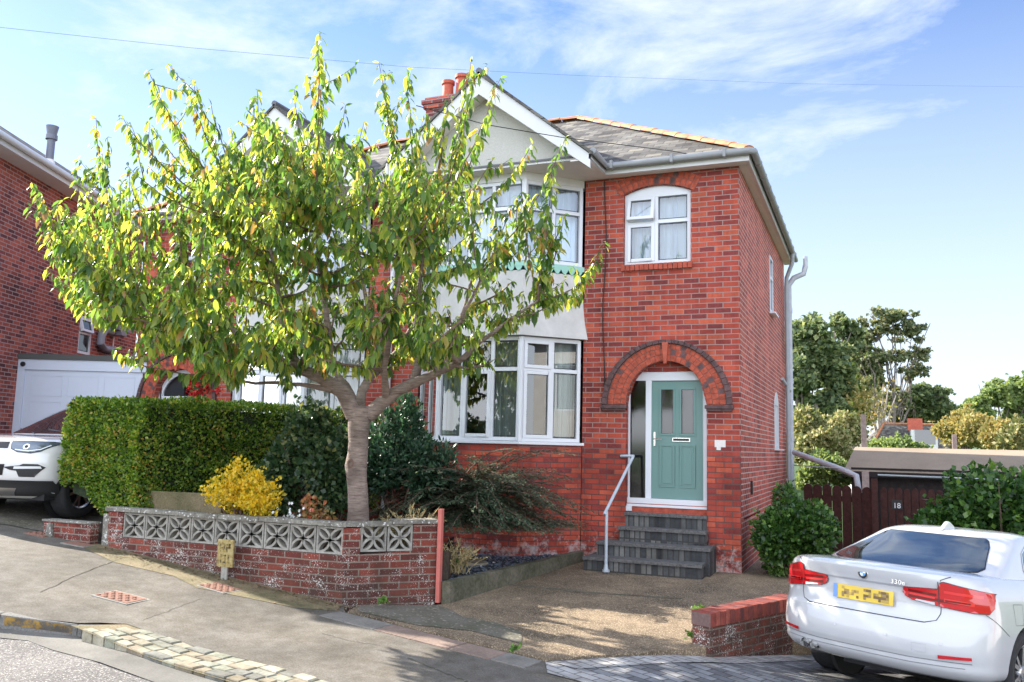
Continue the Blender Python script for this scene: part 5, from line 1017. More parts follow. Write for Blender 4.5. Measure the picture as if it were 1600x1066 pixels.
def hanging():                                         # red geraniums by the twin's door
    c = at(330, 605, 15.8); t = thing('hanging_basket', (c.x, c.y, c.z), 'basket of bright red flowers beside the white arched door', 'flowers'); n = 900; d = unit(RNG.normal(0, 1, (n, 3))); P = np.array(c)+d*np.array([.38, .25, .32])*RNG.uniform(.4, 1, n)[:, None]; leaf_obj('foliage', P, d+rnd(n, .5), d+rnd(n, .4), RNG.uniform(.05, .09, n), np.full(n, .03), FOL['dark'], t)
    n = 60; d = unit(RNG.normal(0, 1, (n, 3))); d[:, 1] = -abs(d[:, 1]); Pc = np.array(c)+d*np.array([.42, .28, .36]); a = np.repeat(np.arange(n), 10); P = Pc[a]+rnd(n*10, .03); leaf_obj('flowers', P, rnd(n*10), rnd(n*10), np.full(n*10, .05), np.full(n*10, .022), FOL['red'], t)
    b = MB(); b.tube([(c.x+.5, .0, c.z+.55), (c.x+.2, -.2, c.z+.6), (c.x, c.y, c.z+.5), (c.x, c.y, c.z+.05)], .012, 6); b.build('bracket', M['black'], t, smooth=True)
hanging()

# ------------------------------------------------------------------ the cherry tree
def cherry():
    t = thing('cherry_tree', (-3.62, -3.95, .35), 'spreading cherry tree with drooping yellow green leaves in the front garden', 'tree')
    rr = random.Random(5); T = MB()
    base = at(559, 812, 9.6)
    pts = [(559, 850, 9.6, .140), (560, 800, 9.6, .117), (559, 765, 9.6, .112), (557, 745, 9.6, .113), (556, 728, 9.6, .123), (559, 710, 9.6, .113), (560, 690, 9.6, .111), (560, 668, 9.6, .117), (563, 650, 9.6, .132), (564, 636, 9.6, .120)]
    T.tube([at(u, v, d) for u, v, d, r in pts], [r for *_, r in pts], 18)
    limbs = [
     [(553, 650, 9.6, .095), (536, 612, 9.55, .085), (505, 590, 9.5, .070), (468, 578, 9.4, .058), (430, 560, 9.3, .045), (395, 540, 9.2, .034), (350, 505, 9.1, .024), (300, 470, 9.0, .016)],
     [(575, 650, 9.6, .090), (604, 622, 9.6, .072), (640, 600, 9.5, .060), (672, 588, 9.4, .048), (715, 566, 9.3, .036), (750, 535, 9.2, .026), (790, 505, 9.1, .018), (840, 470, 9.0, .011)],
     [(560, 645, 9.7, .070), (566, 612, 9.9, .055), (580, 585, 10.1, .045), (585, 540, 10.3, .035), (575, 480, 10.4, .026), (560, 400, 10.5, .016)],
     [(645, 600, 9.5, .050), (655, 560, 9.6, .042), (650, 510, 9.7, .034), (655, 450, 9.8, .024), (665, 380, 9.9, .015)],
     [(470, 578, 9.4, .050), (450, 545, 9.6, .042), (440, 500, 9.8, .034), (430, 430, 9.9, .024), (415, 360, 10.0, .015)],
     [(505, 590, 9.5, .050), (515, 550, 9.3, .040), (510, 500, 9.1, .032), (500, 430, 9.0, .022), (495, 340, 8.9, .014)],
     [(536, 612, 9.55, .05), (470, 600, 9.5, .022), (400, 598, 9.4, .017), (345, 590, 9.3, .010)],
     [(430, 560, 9.3, .04), (380, 560, 9.6, .030), (320, 550, 9.9, .022), (250, 520, 10.1, .014), (190, 480, 10.2, .009)],
     [(395, 540, 9.2, .03), (330, 540, 8.9, .022), (270, 520, 8.7, .014), (210, 470, 8.6, .009)],
     [(672, 588, 9.4, .045), (700, 560, 9.7, .035), (720, 500, 10.0, .025), (740, 430, 10.2, .015)],
     [(604, 622, 9.6, .045), (600, 580, 9.2, .036), (610, 530, 8.9, .028), (620, 460, 8.6, .018), (630, 390, 8.5, .012)],
     [(560, 640, 9.7, .05), (540, 600, 10.1, .04), (500, 550, 10.6, .03), (450, 480, 11.0, .02), (400, 400, 11.2, .012)],
     [(585, 585, 10.1, .04), (620, 550, 10.6, .03), (660, 480, 11.0, .02), (690, 400, 11.2, .012)],
     [(715, 566, 9.3, .035), (700, 545, 8.9, .028), (720, 500, 8.6, .02), (750, 440, 8.4, .012)]]
    nodes = []
    for lb in limbs:
        P = [at(u, v, d) for u, v, d, r in lb]; R = [r for *_, r in lb]; Q = []; q = []
        for k in range(len(P)-1):
            for j in range(4):
                f = j/4; Q.append(P[k].lerp(P[k+1], f)+Vector((rr.uniform(-1, 1), rr.uniform(-1, 1), rr.uniform(-1, 1)))*.012*(k > 0)); q.append(R[k]+(R[k+1]-R[k])*f)
        Q.append(P[-1]); q.append(R[-1]); T.tube(Q, q, 10); nodes += [(a, b) for a, b in zip(Q, q) if b < .065]
    T.build('trunk', M['bark'], t, smooth=True)
    sil = [(50, 285), (62, 300), (78, 392), (90, 400), (100, 335), (118, 262), (140, 300), (150, 185), (168, 215), (190, 180), (232, 112), (246, 150), (302, 125), (330, 165), (395, 152), (430, 190), (402, 140), (500, 52), (505, 95), (540, 165), (592, 98), (636, 108), (610, 175), (736, 97), (702, 150), (782, 122), (758, 190), (690, 215), (720, 240), (832, 225), (884, 215), (862, 262), (882, 335), (862, 372), (928, 415), (905, 445), (868, 472), (805, 500), (775, 560), (180, 545), (110, 430), (205, 562), (128, 470), (285, 560), (150, 505), (815, 300), (845, 420), (240, 200), (360, 200), (460, 140), (560, 220), (650, 200), (480, 200), (75, 420), (60, 310), (160, 240), (200, 260), (270, 180), (740, 130), (770, 250), (820, 380), (800, 440), (600, 130), (515, 130), (410, 175), (300, 150)]
    tg = [(u, v, rr.uniform(8.7, 10.3)) for u, v in sil]
    k = 0
    while k < 285:
        u = rr.uniform(70, 860); v = rr.uniform(170, 575); d = rr.uniform(7.7, 11.6); top = lerp_tab(u, [(50, 330), (150, 280), (240, 225), (480, 200), (640, 230), (760, 270), (870, 340), (930, 420)]); bot = lerp_tab(u, [(50, 410), (120, 480), (200, 550), (330, 575), (420, 585), (560, 560), (700, 570), (800, 520), (900, 460)])
        if v < top or v > bot: continue
        e = ((u-460)/430)**2+((d-9.6)/2.1)**2+max(0, (330-v)/260)**2
        if e > 1: continue
        if u > 690 and rr.random() < .6: continue
        if v > 480 and 430 < u < 640 and rr.random() < .5: continue
        tg.append((u, v, d)); k += 1
    while k < 330:                                     # the low skirt of the crown
        u = rr.uniform(190, 760); v = rr.uniform(470, 585); d = rr.uniform(8.0, 11.2)
        if ((u-470)/320)**2+((d-9.6)/1.9)**2 > 1 or (v > 560 and 480 < u < 650): continue
        tg.append((u, v, d)); k += 1
    B = MB(); LP = []; LD = []; LN = []; LL = []
    for (u, v, d) in tg:
        P = at(u, v, d); best = None
        for (q, r) in nodes:
            dv = P-q; s = dv.length*(1.0 if dv.z > .15 else 1.5)+(.25 if dv.length < .35 else 0)
            if best is None or s < best[0]: best = (s, q, r)
        _, q, r = best; dist = (P-q).length; up = Vector((0, 0, 1)); c1 = q+(P-q)*.35+Vector((P.x-q.x, P.y-q.y, 0))*.15-up*.05*dist; c2 = P-up*.14*dist-(P-q)*.22
        m = max(5, int(dist/.13)); path = []
        for j in range(m+1):
            f = j/m; g = 1-f; path.append(q*g**3+c1*3*g*g*f+c2*3*g*f*f+P*f**3+Vector((rr.uniform(-1, 1), rr.uniform(-1, 1), rr.uniform(-1, 1)))*.012*(0 < j < m))
        B.tube(path, [max(.0028, min(r*.6, .012+.006*dist)*(1-j/m)**.8+.0025) for j in range(m+1)], 6)
        twigs = [(path, min(.92, .25+.9/max(dist, .5)) if dist > 1 else 1)]
        for s_ in range(rr.choice([1, 2, 2, 3])):        # side twigs
            j = rr.randrange(max(1, m//3), m); a = path[j]; dd = Vector((rr.uniform(-1, 1), rr.uniform(-1, 1), rr.uniform(.0, 1.1))).normalized(); l = rr.uniform(.18, .42); tp = [a, a+dd*l*.5, a+dd*l+Vector((0, 0, .05))]; B.tube(tp, [.006, .004, .002], 5); twigs.append((tp, 1))
        for path_, frac in twigs:
            cum = [0]
            for a, b in zip(path_, path_[1:]): cum.append(cum[-1]+(b-a).length)
            T_ = cum[-1]; st = T_*(1-frac); x = max(st, .06)
            while x < T_+.001:
                i = max(j for j, c in enumerate(cum) if c <= x+1e-6); i = min(i, len(path_)-2); a, b = path_[i], path_[i+1]; pt = a.lerp(b, min(1, (x-cum[i])/max(cum[i+1]-cum[i], 1e-5))); dr = (b-a).normalized()
                ang = rr.uniform(0, 6.28); o = Vector((cos(ang), sin(ang), 0)); D_ = (o*rr.uniform(.35, .8)+dr*.2+Vector((0, 0, -rr.uniform(.45, 1.35)))).normalized(); pet = pt+o*.018+Vector((0, 0, .004))
                LP.append(pet); LD.append(D_); LN.append(Vector((o.x*.5, o.y*.5, .9))+Vector((rr.uniform(-.5, .5), rr.uniform(-.5, .5), rr.uniform(-.2, .2)))); LL.append(rr.choice([rr.uniform(.07, .11), rr.uniform(.10, .165)])*(.8 if x > T_-.08 else 1)); x += rr.uniform(.014, .032)
            for _ in range(2):
                LP.append(path_[-1]); LD.append(Vector((rr.uniform(-.6, .6), rr.uniform(-.6, .6), rr.uniform(-.6, .6)))); LN.append(Vector((rr.uniform(-1, 1), rr.uniform(-1, 1), 1))); LL.append(.075)
    B.build('branches', M['twig'], t, smooth=True)
    L = np.array(LL); leaf_obj('leaves', np.array([tuple(a) for a in LP]), np.array([tuple(a) for a in LD]), np.array([tuple(a) for a in LN]), L, L*RNG.uniform(.17, .25, len(L)), FOL['cherry'], t, 'leaf', curl=.26)
    print('cherry leaves', len(L))
    s = MB(); c = at(548, 724, 9.49); s.lathe([(.055, 0), (.05, .012), (.03, .016), (.024, .004)], lambda a, b, h: c+_r2*a*.7-_d2*b*1.0-_f*h, 14); s.build('branch_scar', M['twig'], t, smooth=True)
cherry()
# ------------------------------------------------------------------ cars
def spl(tab):
    """smooth interpolation through (h, values...) rows"""
    T = np.array(tab, float); X = T[:, 0]; Y = T[:, 1:]; m = np.zeros_like(Y); d = np.diff(Y, axis=0)/np.diff(X)[:, None]
    m[0] = d[0]; m[-1] = d[-1]
    for i in range(1, len(X)-1): m[i] = np.where(d[i-1]*d[i] > 0, 2*d[i-1]*d[i]/(d[i-1]+d[i]+1e-12), 0)
    def f(h):
        h = min(max(h, X[0]), X[-1]); i = min(int(np.searchsorted(X, h, side='right'))-1, len(X)-2); i = max(i, 0); D = X[i+1]-X[i]; t = (h-X[i])/D
        return (2*t**3-3*t*t+1)*Y[i]+(t**3-2*t*t+t)*D*m[i]+(-2*t**3+3*t*t)*Y[i+1]+(t**3-t*t)*D*m[i+1]
    return f
class Shell:                                           # rows: h, rear, front, half width, rear corner, front corner
    def __init__(s, tab, nr=2.5, nf=2.5): s.f = spl(tab); s.h0 = tab[0][0]; s.h1 = tab[-1][0]; s.nr = nr; s.nf = nf
    def rear(s, l, h): rr, rf, w, ar, af = s.f(h); q = min(abs(l)/w, 1); return Vector((l, rr+ar*(1-(1-q**s.nr)**(1/s.nr)), h))
    def front(s, l, h): rr, rf, w, ar, af = s.f(h); q = min(abs(l)/w, 1); return Vector((l, rf-af*(1-(1-q**s.nf)**(1/s.nf)), h))
    def side(s, r, h, sg=1):
        rr, rf, w, ar, af = s.f(h); l = w
        if r < rr+ar: q = max(0, 1-(r-rr)/ar); l = w*max(0, 1-q**s.nr)**(1/s.nr)
        elif r > rf-af: q = max(0, min(1, 1-(rf-r)/af)); l = w*max(0, 1-q**s.nf)**(1/s.nf)
        return Vector((l*sg, r, h))
    def mesh(s, step=.02, K=16, KS=34):
        hs = list(np.arange(s.h0, s.h1-1e-6, step))+[s.h1]; mb = MB(); rings = []
        for h in hs:
            rr, rf, w, ar, af = s.f(h); half = []
            for k in range(K): t = pi/2*k/K; half.append((w*max(sin(t), 0)**(2/s.nr), rr+ar*(1-cos(t)**(2/s.nr))))
            for k in range(KS+1): half.append((w, rr+ar+(rf-af-rr-ar)*k/KS))
            for k in range(1, K+1): t = pi/2*k/K; half.append((w*max(cos(t), 0)**(2/s.nf), rf-af+af*(max(sin(t), 0)**(2/s.nf))))
            full = half+[(-a, b) for a, b in half[-2:0:-1]]; rings.append([(a, b, h) for a, b in full])
        n = len(rings[0])
        for A, B in zip(rings, rings[1:]):
            for k in range(n): mb.quad(A[k], A[(k+1) % n], B[(k+1) % n], B[k])
        mb.quad(*rings[0][::-1]); mb.quad(*rings[-1]); return mb
def patch3(name, polys, fn, mat, parent, off=.004, step=.035, thick=0, smooth=True):
    """flat outlines laid on a curved body and raised by off"""
    bm = bmesh.new(); ps = polys if isinstance(polys[0][0], (list, tuple)) else [polys]
    for poly in ps: bm.faces.new([bm.verts.new((p[0], p[1], 0)) for p in poly])
    P = [q for poly in ps for q in poly]
    for ax in (0, 1):
        lo = min(p[ax] for p in P); hi = max(p[ax] for p in P); k = floor(lo/step)+1
        while k*step < hi:
            co = [0, 0, 0]; no = [0, 0, 0]; co[ax] = k*step; no[ax] = 1; bmesh.ops.bisect_plane(bm, geom=bm.verts[:]+bm.edges[:]+bm.faces[:], plane_co=co, plane_no=no); k += 1
    for v in bm.verts:
        a, b = v.co.x, v.co.y; e = 2e-3; p = fn(a, b); du = fn(a+e, b)-fn(a-e, b); dv = fn(a, b+e)-fn(a, b-e); n = du.cross(dv)
        n = n.normalized() if n.length > 1e-12 else Vector((0, -1, 0))
        c = p-Vector((0, 2.2, .5)); n = n if n.dot(c) > 0 else -n; v.co = p+n*off
    bmesh.ops.triangulate(bm, faces=[f for f in bm.faces if len(f.verts) > 4])
    cen = Vector((0, 2.2, .5))
    for f in bm.faces:
        f.normal_update(); f.smooth = smooth
        if f.normal.dot(f.calc_center_median()-cen) < 0: f.normal_flip()
    me = bpy.data.meshes.new(name); bm.to_mesh(me); bm.free(); return link(name, me, mat, parent)
def strip(pts, w):
    a = []; b = []
    for k, p in enumerate(pts):
        q = pts[min(k+1, len(pts)-1)]; r = pts[max(k-1, 0)]; d = Vector((q[0]-r[0], q[1]-r[1])).normalized(); a.append((p[0]-d.y*w/2, p[1]+d.x*w/2)); b.append((p[0]+d.y*w/2, p[1]-d.x*w/2))
    return [[a[k], a[k+1], b[k+1], b[k]] for k in range(len(pts)-1)]
def cut(obj, holes):
    for (l0, l1, r, h, rad) in holes:
        m = MB(); m.lathe([(0.0001, l0), (rad, l0), (rad, l1), (0.0001, l1)], lambda a, b, c: (c, r+a, h+b), 40); me = m.mesh('cutter'); c = bpy.data.objects.new('cutter', me); SC.collection.objects.link(c); c.parent = obj.parent
        md = obj.modifiers.new('b', 'BOOLEAN'); md.operation = 'DIFFERENCE'; md.object = c; md.solver = 'EXACT'
        bpy.context.view_layer.update(); dg = bpy.context.evaluated_depsgraph_get(); nm = bpy.data.meshes.new_from_object(obj.evaluated_get(dg)); obj.modifiers.clear(); old = obj.data; obj.data = nm; bpy.data.objects.remove(c)
    me = obj.data
    for p in me.polygons: p.use_smooth = True
    me.set_sharp_from_angle(angle=radians(35))
PAINT = plain('white car paint', (.50, .50, .505), .22, coat=1.0); CGLASS = plain('dark car glass', (.012, .018, .022), .04, coat=1.0, spec=1.0); UNDER = plain('dark underbody', (.015, .015, .016), .8)
SILVER = plain('alloy', (.55, .55, .57), .3, metal=1); SEAM = plain('shut line', (.03, .03, .032), .6); PLASTIC = plain('charcoal bumper plastic', (.03, .031, .033), .55, noise=.2, nscale=60)
def lamp_red():
    m, nt, n, L, P = NM('red lamp lens'); P.inputs['Base Color'].default_value = (.50, .008, .012, 1); P.inputs['Roughness'].default_value = .08; P.inputs['Coat Weight'].default_value = 1; P.inputs['Coat Roughness'].default_value = .02; return m
LRED = lamp_red(); LDARK = plain('dark red lamp band', (.14, .004, .006), .1, coat=1); LBRIGHT = plain('bright red lamp band', (.70, .03, .03), .1, coat=1); LCLEAR = plain('clear lamp lens', (.55, .56, .58), .05, coat=1); LENS = plain('headlamp glass', (.12, .15, .19), .05, coat=1, metal=.4)
def wheel(parent, l, r, h, rad, w, rim, sg, spokes=5):
    Mx = lambda a, b, c: Vector((l+sg*c, r+a, h+b)); rim_m = MB()
    rim_m.lathe([(rim, -.02-w/2), (rim, w/2-.015), (rim-.012, w/2-.012), (rim-.03, w/2-.03), (rim-.035, -w/2)], Mx, 40)
    for k in range(spokes):
        for s2 in (-1, 1):
            a = 2*pi*k/spokes+.12*s2; b = 2*pi*k/spokes+.22*s2; f = lambda rr, t, c: Mx(rr*cos(t), rr*sin(t), c); wd = .016
            p = [(.05, a, 0), (rim-.02, b, 0)]; q = []
            for (rr, t, _) in p: tn = Vector((-sin(t), cos(t))); q += [(rr*cos(t)-tn.x*wd, rr*sin(t)-tn.y*wd), (rr*cos(t)+tn.x*wd, rr*sin(t)+tn.y*wd)]
            z0, z1 = w/2-.05, w/2-.025; pts = [q[0], q[2], q[3], q[1]]; rim_m.prism([Mx(x, y, z0) for x, y in pts], Mx(0, 0, z1)-Mx(0, 0, z0))
    rim_m.lathe([(.001, w/2-.015), (.05, w/2-.018), (.06, w/2-.035), (.06, w/2-.08)], Mx, 20)
    W_ = rim_m.build('wheel', SILVER, parent, smooth=True, local=True)
    t = MB(); t.lathe([(rim, -w/2), (rim+.02, -w/2-.004), (rad-.04, -w/2-.008), (rad-.012, -w/2+.01), (rad, -w/2+.035), (rad, w/2-.035), (rad-.012, w/2-.01), (rad-.04, w/2+.008), (rim+.02, w/2+.004), (rim, w/2)], Mx, 48)
    for k in range(60):
        a = 2*pi*k/60; 
        for c0, c1 in ((-w/2+.04, -.012), (.012, w/2-.04)): 
            f = lambda rr, tt, c: Mx(rr*cos(tt), rr*sin(tt), c); t.quad(f(rad+.003, a, c0), f(rad+.003, a+.07, c0), f(rad+.003, a+.10, c1), f(rad+.003, a+.03, c1))
    t.build('tyre', M['rubber'], W_, smooth=True, local=True)
    d = MB(); d.lathe([(.001, -.02), (.14, -.02), (.14, 0), (.001, 0)], Mx, 24); d.lathe([(rim-.04, -w/2+.02), (.001, -w/2+.02)], Mx, 24); d.build('brake_disc', UNDER, W_, smooth=True, local=True)
def saloon():
    h = radians(28.1)
    R = thing('white_saloon', (1.522, -4.489, -.305), 'white four door saloon seen from behind on the block paving', 'car', rot=None)
    hh, pp, ro = .49047436, -.09501811, -.00965493
    F = Vector((sin(hh)*cos(pp), cos(hh)*cos(pp), sin(pp))); r = Vector((cos(hh), -sin(hh), 0)); u = r.cross(F); r2 = r*cos(ro)+u*sin(ro); u2 = u*cos(ro)-r*sin(ro)
    R.matrix_world = Matrix(((r2.x, F.x, u2.x, 1.522), (r2.y, F.y, u2.y, -4.489), (r2.z, F.z, u2.z, -.305), (0, 0, 0, 1)))
    low = Shell([(.255, .13, 4.50, .82, .40, .6), (.28, .085, 4.56, .865, .42, .6), (.34, .03, 4.62, .893, .45, .65), (.39, .022, 4.63, .897, .46, .65), (.42, .004, 4.63, .90, .48, .65), (.50, -.006, 4.62, .904, .48, .65), (.60, .0, 4.60, .905, .48, .68), (.655, .008, 4.56, .904, .48, .7), (.685, .034, 4.54, .903, .46, .7), (.78, .052, 4.48, .898, .44, .75), (.86, .050, 4.38, .890, .42, .8), (.93, .036, 4.15, .872, .42, .85), (.985, .018, 3.85, .845, .42, .75), (1.02, .012, 3.6, .815, .42, .6), (1.040, .03, 3.45, .79, .42, .5), (1.056, .12, 3.3, .74, .40, .45), (1.066, .30, 3.1, .64, .35, .4)], 2.6, 2.4)
    b = low.mesh().build('body', [PAINT], R, smooth=True, local=True)
    cut(b, [(.62, 1.2, .99, .33, .365), (-1.2, -.62, .99, .33, .365), (.62, 1.2, 3.80, .33, .365), (-1.2, -.62, 3.80, .33, .365)])
    top = Shell([(1.0, .42, 3.50, .785, .40, .7), (1.05, .545, 3.36, .765, .38, .66), (1.10, .655, 3.22, .742, .37, .62), (1.20, .905, 2.96, .690, .36, .55), (1.30, 1.15, 2.66, .64, .35, .5), (1.37, 1.31, 2.46, .60, .36, .45), (1.415, 1.50, 2.30, .545, .37, .4), (1.440, 1.74, 2.16, .44, .22, .2), (1.450, 1.90, 2.05, .25, .08, .07)], 3.0, 2.8)
    top.mesh(step=.012).build('cabin', PAINT, R, smooth=True, local=True)
    rw = [(-.62, 1.078), (-.50, 1.062), (.50, 1.062), (.62, 1.078), (.655, 1.11), (.60, 1.28), (.565, 1.335), (.53, 1.352), (-.53, 1.352), (-.565, 1.335), (-.60, 1.28), (-.655, 1.11)]
    rwf = lambda l, z: top.rear(l*(top.f(z)[2]/.74)*.985, z)
    patch3('rear_window', rw, rwf, CGLASS, R, .005, .03)
    patch3('window_seal', [[(a*1.014, 1.2+(c-1.2)*1.05) for a, c in rw]], rwf, M['black'], R, .0035, .03)
    for sg in (1, -1):
        sw = [(1.42, 1.045), (2.35, 1.04), (2.30, 1.36), (1.98, 1.365), (1.72, 1.335), (1.52, 1.26), (1.385, 1.13), (1.37, 1.07)]
        sdf = lambda r_, z, sg=sg: top.side(r_, z, sg)
        patch3('side_window', sw, sdf, CGLASS, R, .006, .04); patch3('window_surround', [[(1.86+(a-1.86)*1.07, 1.20+(c-1.20)*1.09) for a, c in sw]], sdf, M['chrome'], R, .004, .04)
        patch3('side_window', [(2.42, 1.04), (3.10, 1.04), (2.80, 1.26), (2.62, 1.35), (2.42, 1.36)], sdf, CGLASS, R, .006, .04)
    sf = lambda l, z: low.rear(l, z)
    # tail lamps wrapping round the corners
    for sg in (1, -1):
        P = [(.335, .915), (.325, .875), (.345, .845), (.40, .822), (.60, .800), (.80, .782), (.868, .785), (.884, .83), (.880, .885), (.868, .935), (.80, .952), (.62, .985), (.595, .975), (.58, .930)]
        P = [(a*sg, c) for a, c in P]; o = patch3('tail_lamp', P, sf, LRED, R, .014, .025); 
        patch3('lamp_rim', [[(.61*sg+(a-.61*sg)*1.008, .875+(c-.875)*1.05) for a, c in P]], sf, SEAM, o, .009, .025)
        for (z0, z1, a0, a1, mt) in ((.885, .905, .37, .57, LDARK), (.840, .862, .37, .78, LDARK), (.862, .878, .38, .56, LBRIGHT), (.905, .925, .62, .84, LBRIGHT), (.84, .865, .62, .80, LBRIGHT)):
            patch3('lamp_band', [(sg*a0, z0), (sg*a1, z0-.012), (sg*a1, z1-.012), (sg*a0, z1)], sf, mt, o, .016, .03)
        patch3('reverse_light', [(sg*.42, .812+.010), (sg*.56, .803), (sg*.56, .825), (sg*.43, .832)], sf, LCLEAR, o, .017, .03)
        patch3('lamp_split', strip([(sg*.585, .985), (sg*.588, .80)], .006), sf, SEAM, o, .0175, .03)
        patch3('bumper_reflector', [(sg*.60, .415), (sg*.80, .43), (sg*.80, .452), (sg*.60, .440)], sf, LRED, R, .010, .03)
    # boot shut lines, plate, emblem, lettering
    for sg in (1, -1): patch3('boot_shut_line', strip([(sg*.60, .99), (sg*.605, 1.0), (sg*.66, 1.03)], .006)+strip([(sg*.60, .80), (sg*.60, .745), (sg*.575, .69), (sg*.50, .664)], .006), sf, SEAM, R, .0022, .04)
    patch3('boot_shut_line', strip([(-.50, .664), (.50, .664)], .006), sf, SEAM, R, .0022, .04)
    patch3('painted_recess_shade', [(-.36, .905), (.36, .905), (.34, .918), (-.34, .918)], sf, plain('recess shade line', (.30, .30, .32), .5), R, .003, .04)  # shade above the plate painted as a grey strip, no recess modelled
    pl = patch3('number_plate', [(-.262, .745), (.262, .745), (.262, .857), (-.262, .857)], lambda l, z: Vector((l, .030, z)), plain('plate yellow', (.72, .50, .06), .4), R, .0, .2)
    patch3('plate_band', [(-.262, .745), (-.225, .745), (-.225, .857), (-.262, .857)], lambda l, z: Vector((l, .027, z)), plain('plate blue', (.16, .30, .62), .4), pl, .0, .2)
    rr = random.Random(9); tones = [plain('smudged plate ink %d' % q, c_, .6) for q, c_ in enumerate([(.16, .10, .04), (.30, .20, .07), (.46, .31, .07)])]; bl = [[], [], []]; cs = .0215
    for i in range(19):
        if i in (7, 8, 12): continue
        for j in range(4):
            if rr.random() < (.78 if j in (1, 2) else .5): x0 = -.185+i*cs; bl[rr.choice([0, 1, 1, 2])].append([(x0, .759+j*cs), (x0+cs, .759+j*cs), (x0+cs, .759+(j+1)*cs), (x0, .759+(j+1)*cs)])
    for q in range(3): patch3('blurred_marks', bl[q], lambda l, z, q=q: Vector((l, .0268-.0002*q, z)), tones[q], pl, .0, .3)
    em = MB(); E = lambda a, b_, c: Vector((a, .027-c, .972+b_*1.0)); em.lathe([(.041, -.01), (.041, .004), (.037, .007), (.030, .007), (.0001, .007)], E, 32); eo = em.build('emblem', M['black'], R, smooth=True, local=True)
    for k in range(4):
        q = MB(); pts = [E(0, 0, .0078)]+[E(.025*cos(pi/2*k+pi/2*j/6), .025*sin(pi/2*k+pi/2*j/6), .0078) for j in range(7)]; q.quad(*pts); q.build('emblem_quarter', plain('emblem %d' % k, (.08, .28, .62) if k % 2 else (.8, .8, .82), .3), eo, local=True)
    rg = MB(); rg.lathe([(.041, .005), (.044, .006), (.041, .008)], E, 32); rg.build('emblem_rim', M['chrome'], eo, local=True)
    def text(s, size, place, mat, parent, name):
        cu = bpy.data.curves.new(name, 'FONT'); cu.body = s; cu.size = size; cu.extrude = .0015; cu.align_x = 'CENTER'; o = bpy.data.objects.new('tmp', cu); SC.collection.objects.link(o); bpy.context.view_layer.update()
        me = bpy.data.meshes.new_from_object(o.evaluated_get(bpy.context.evaluated_depsgraph_get())); bpy.data.objects.remove(o); me.transform(place); me.materials.clear(); return link(name, me, mat, parent)
    globals()['text_mesh'] = text
    text('330e', .050, Matrix.Translation((.30, .018, .925)) @ Matrix.Rotation(pi/2, 4, 'X') @ Matrix.Diagonal((1.25, 1, 1, 1)), M['chrome'], R, 'boot_lettering')
    # painted bumper crease shade, exhausts, sensors, fin, fuel flap
    patch3('bumper_crease_shade', strip([(-.80, .402), (-.4, .387), (.4, .387), (.80, .402)], .007)+strip([(-.76, .362), (-.4, .350), (.4, .350), (.76, .362)], .006), sf, plain('painted crease shadow', (.20, .20, .21), .5), R, .002, .04)  # shadow of the bumper creases painted on as dark strips
    for x in (-.53, -.44):
        m = MB(); Ex = lambda a, b_, c, x=x: Vector((x+a, .06-c, .318+b_)); m.lathe([(.036, -.12), (.040, 0), (.036, .01), (.032, 0), (.032, -.12)], Ex, 24); m.build('exhaust', M['chrome'], R, smooth=True, local=True)
        m = MB(); m.lathe([(.032, -.04), (.0001, -.04)], Ex, 20); m.build('exhaust_bore', M['black'], R, local=True)
    for x in (-.62, -.22, .22, .62): patch3('parking_sensor', [(x+.011*cos(a), .525+.011*sin(a)) for a in np.arange(0, 6.2, .63)], sf, plain('sensor grey', (.55, .55, .57), .4), R, .003, .05)
    patch3('tow_cover', strip([(.42, .44), (.52, .44), (.52, .50), (.42, .50), (.42, .44)], .004), sf, plain('fine gap', (.4, .4, .42), .5), R, .002, .03)
    m = MB(); ff = [(1.40, 1.400), (1.66, 1.43), (1.655, 1.445), (1.57, 1.480), (1.54, 1.488), (1.515, 1.480)]; m.prism([(-.018, a, c) for a, c in ff], (.036, 0, 0)); m.build('roof_fin', PAINT, R, smooth=True, bevel=.012, local=True)
    bs = lambda r_, z: low.side(r_, z, 1)
    patch3('fuel_flap_line', strip([(.72, .86), (.90, .86), (.90, .70), (.75, .70), (.72, .86)], .004), bs, SEAM, R, .002, .04); patch3('bumper_line', strip([(.30, .775), (.45, .70), (.62, .62)], .004), bs, SEAM, R, .002, .04)
    patch3('door_line', strip([(1.38, 1.0), (1.42, .85), (1.42, .60), (1.30, .50)], .005)+strip([(2.38, 1.0), (2.38, .35)], .005), bs, SEAM, R, .002, .05)
    m = MB(); m.box(-.74, .74, 1.5, 4.3, .17, .26); m.box(-.3, .2, .3, .8, .20, .30); m.build('underbody', UNDER, R, local=True)
    for l, sg in ((.775, 1), (-.775, -1)):
        for r_ in (.99, 3.80): wheel(R, l, r_, .322, .322, .225, .225, sg)
        m = MB(); 
    for l0, l1 in ((.60, .64), (-.64, -.60)):
        for r_ in (.99, 3.8):
            m = MB(); Mx = lambda a, b_, c, l0=l0, r_=r_: Vector((l0+c, r_+a, .33+b_)); m.lathe([(.36, 0), (.36, .04)], Mx, 30); m.lathe([(.0001, .02), (.36, .02)], Mx, 30); m.build('arch_liner', UNDER, R, smooth=True, local=True)
saloon()
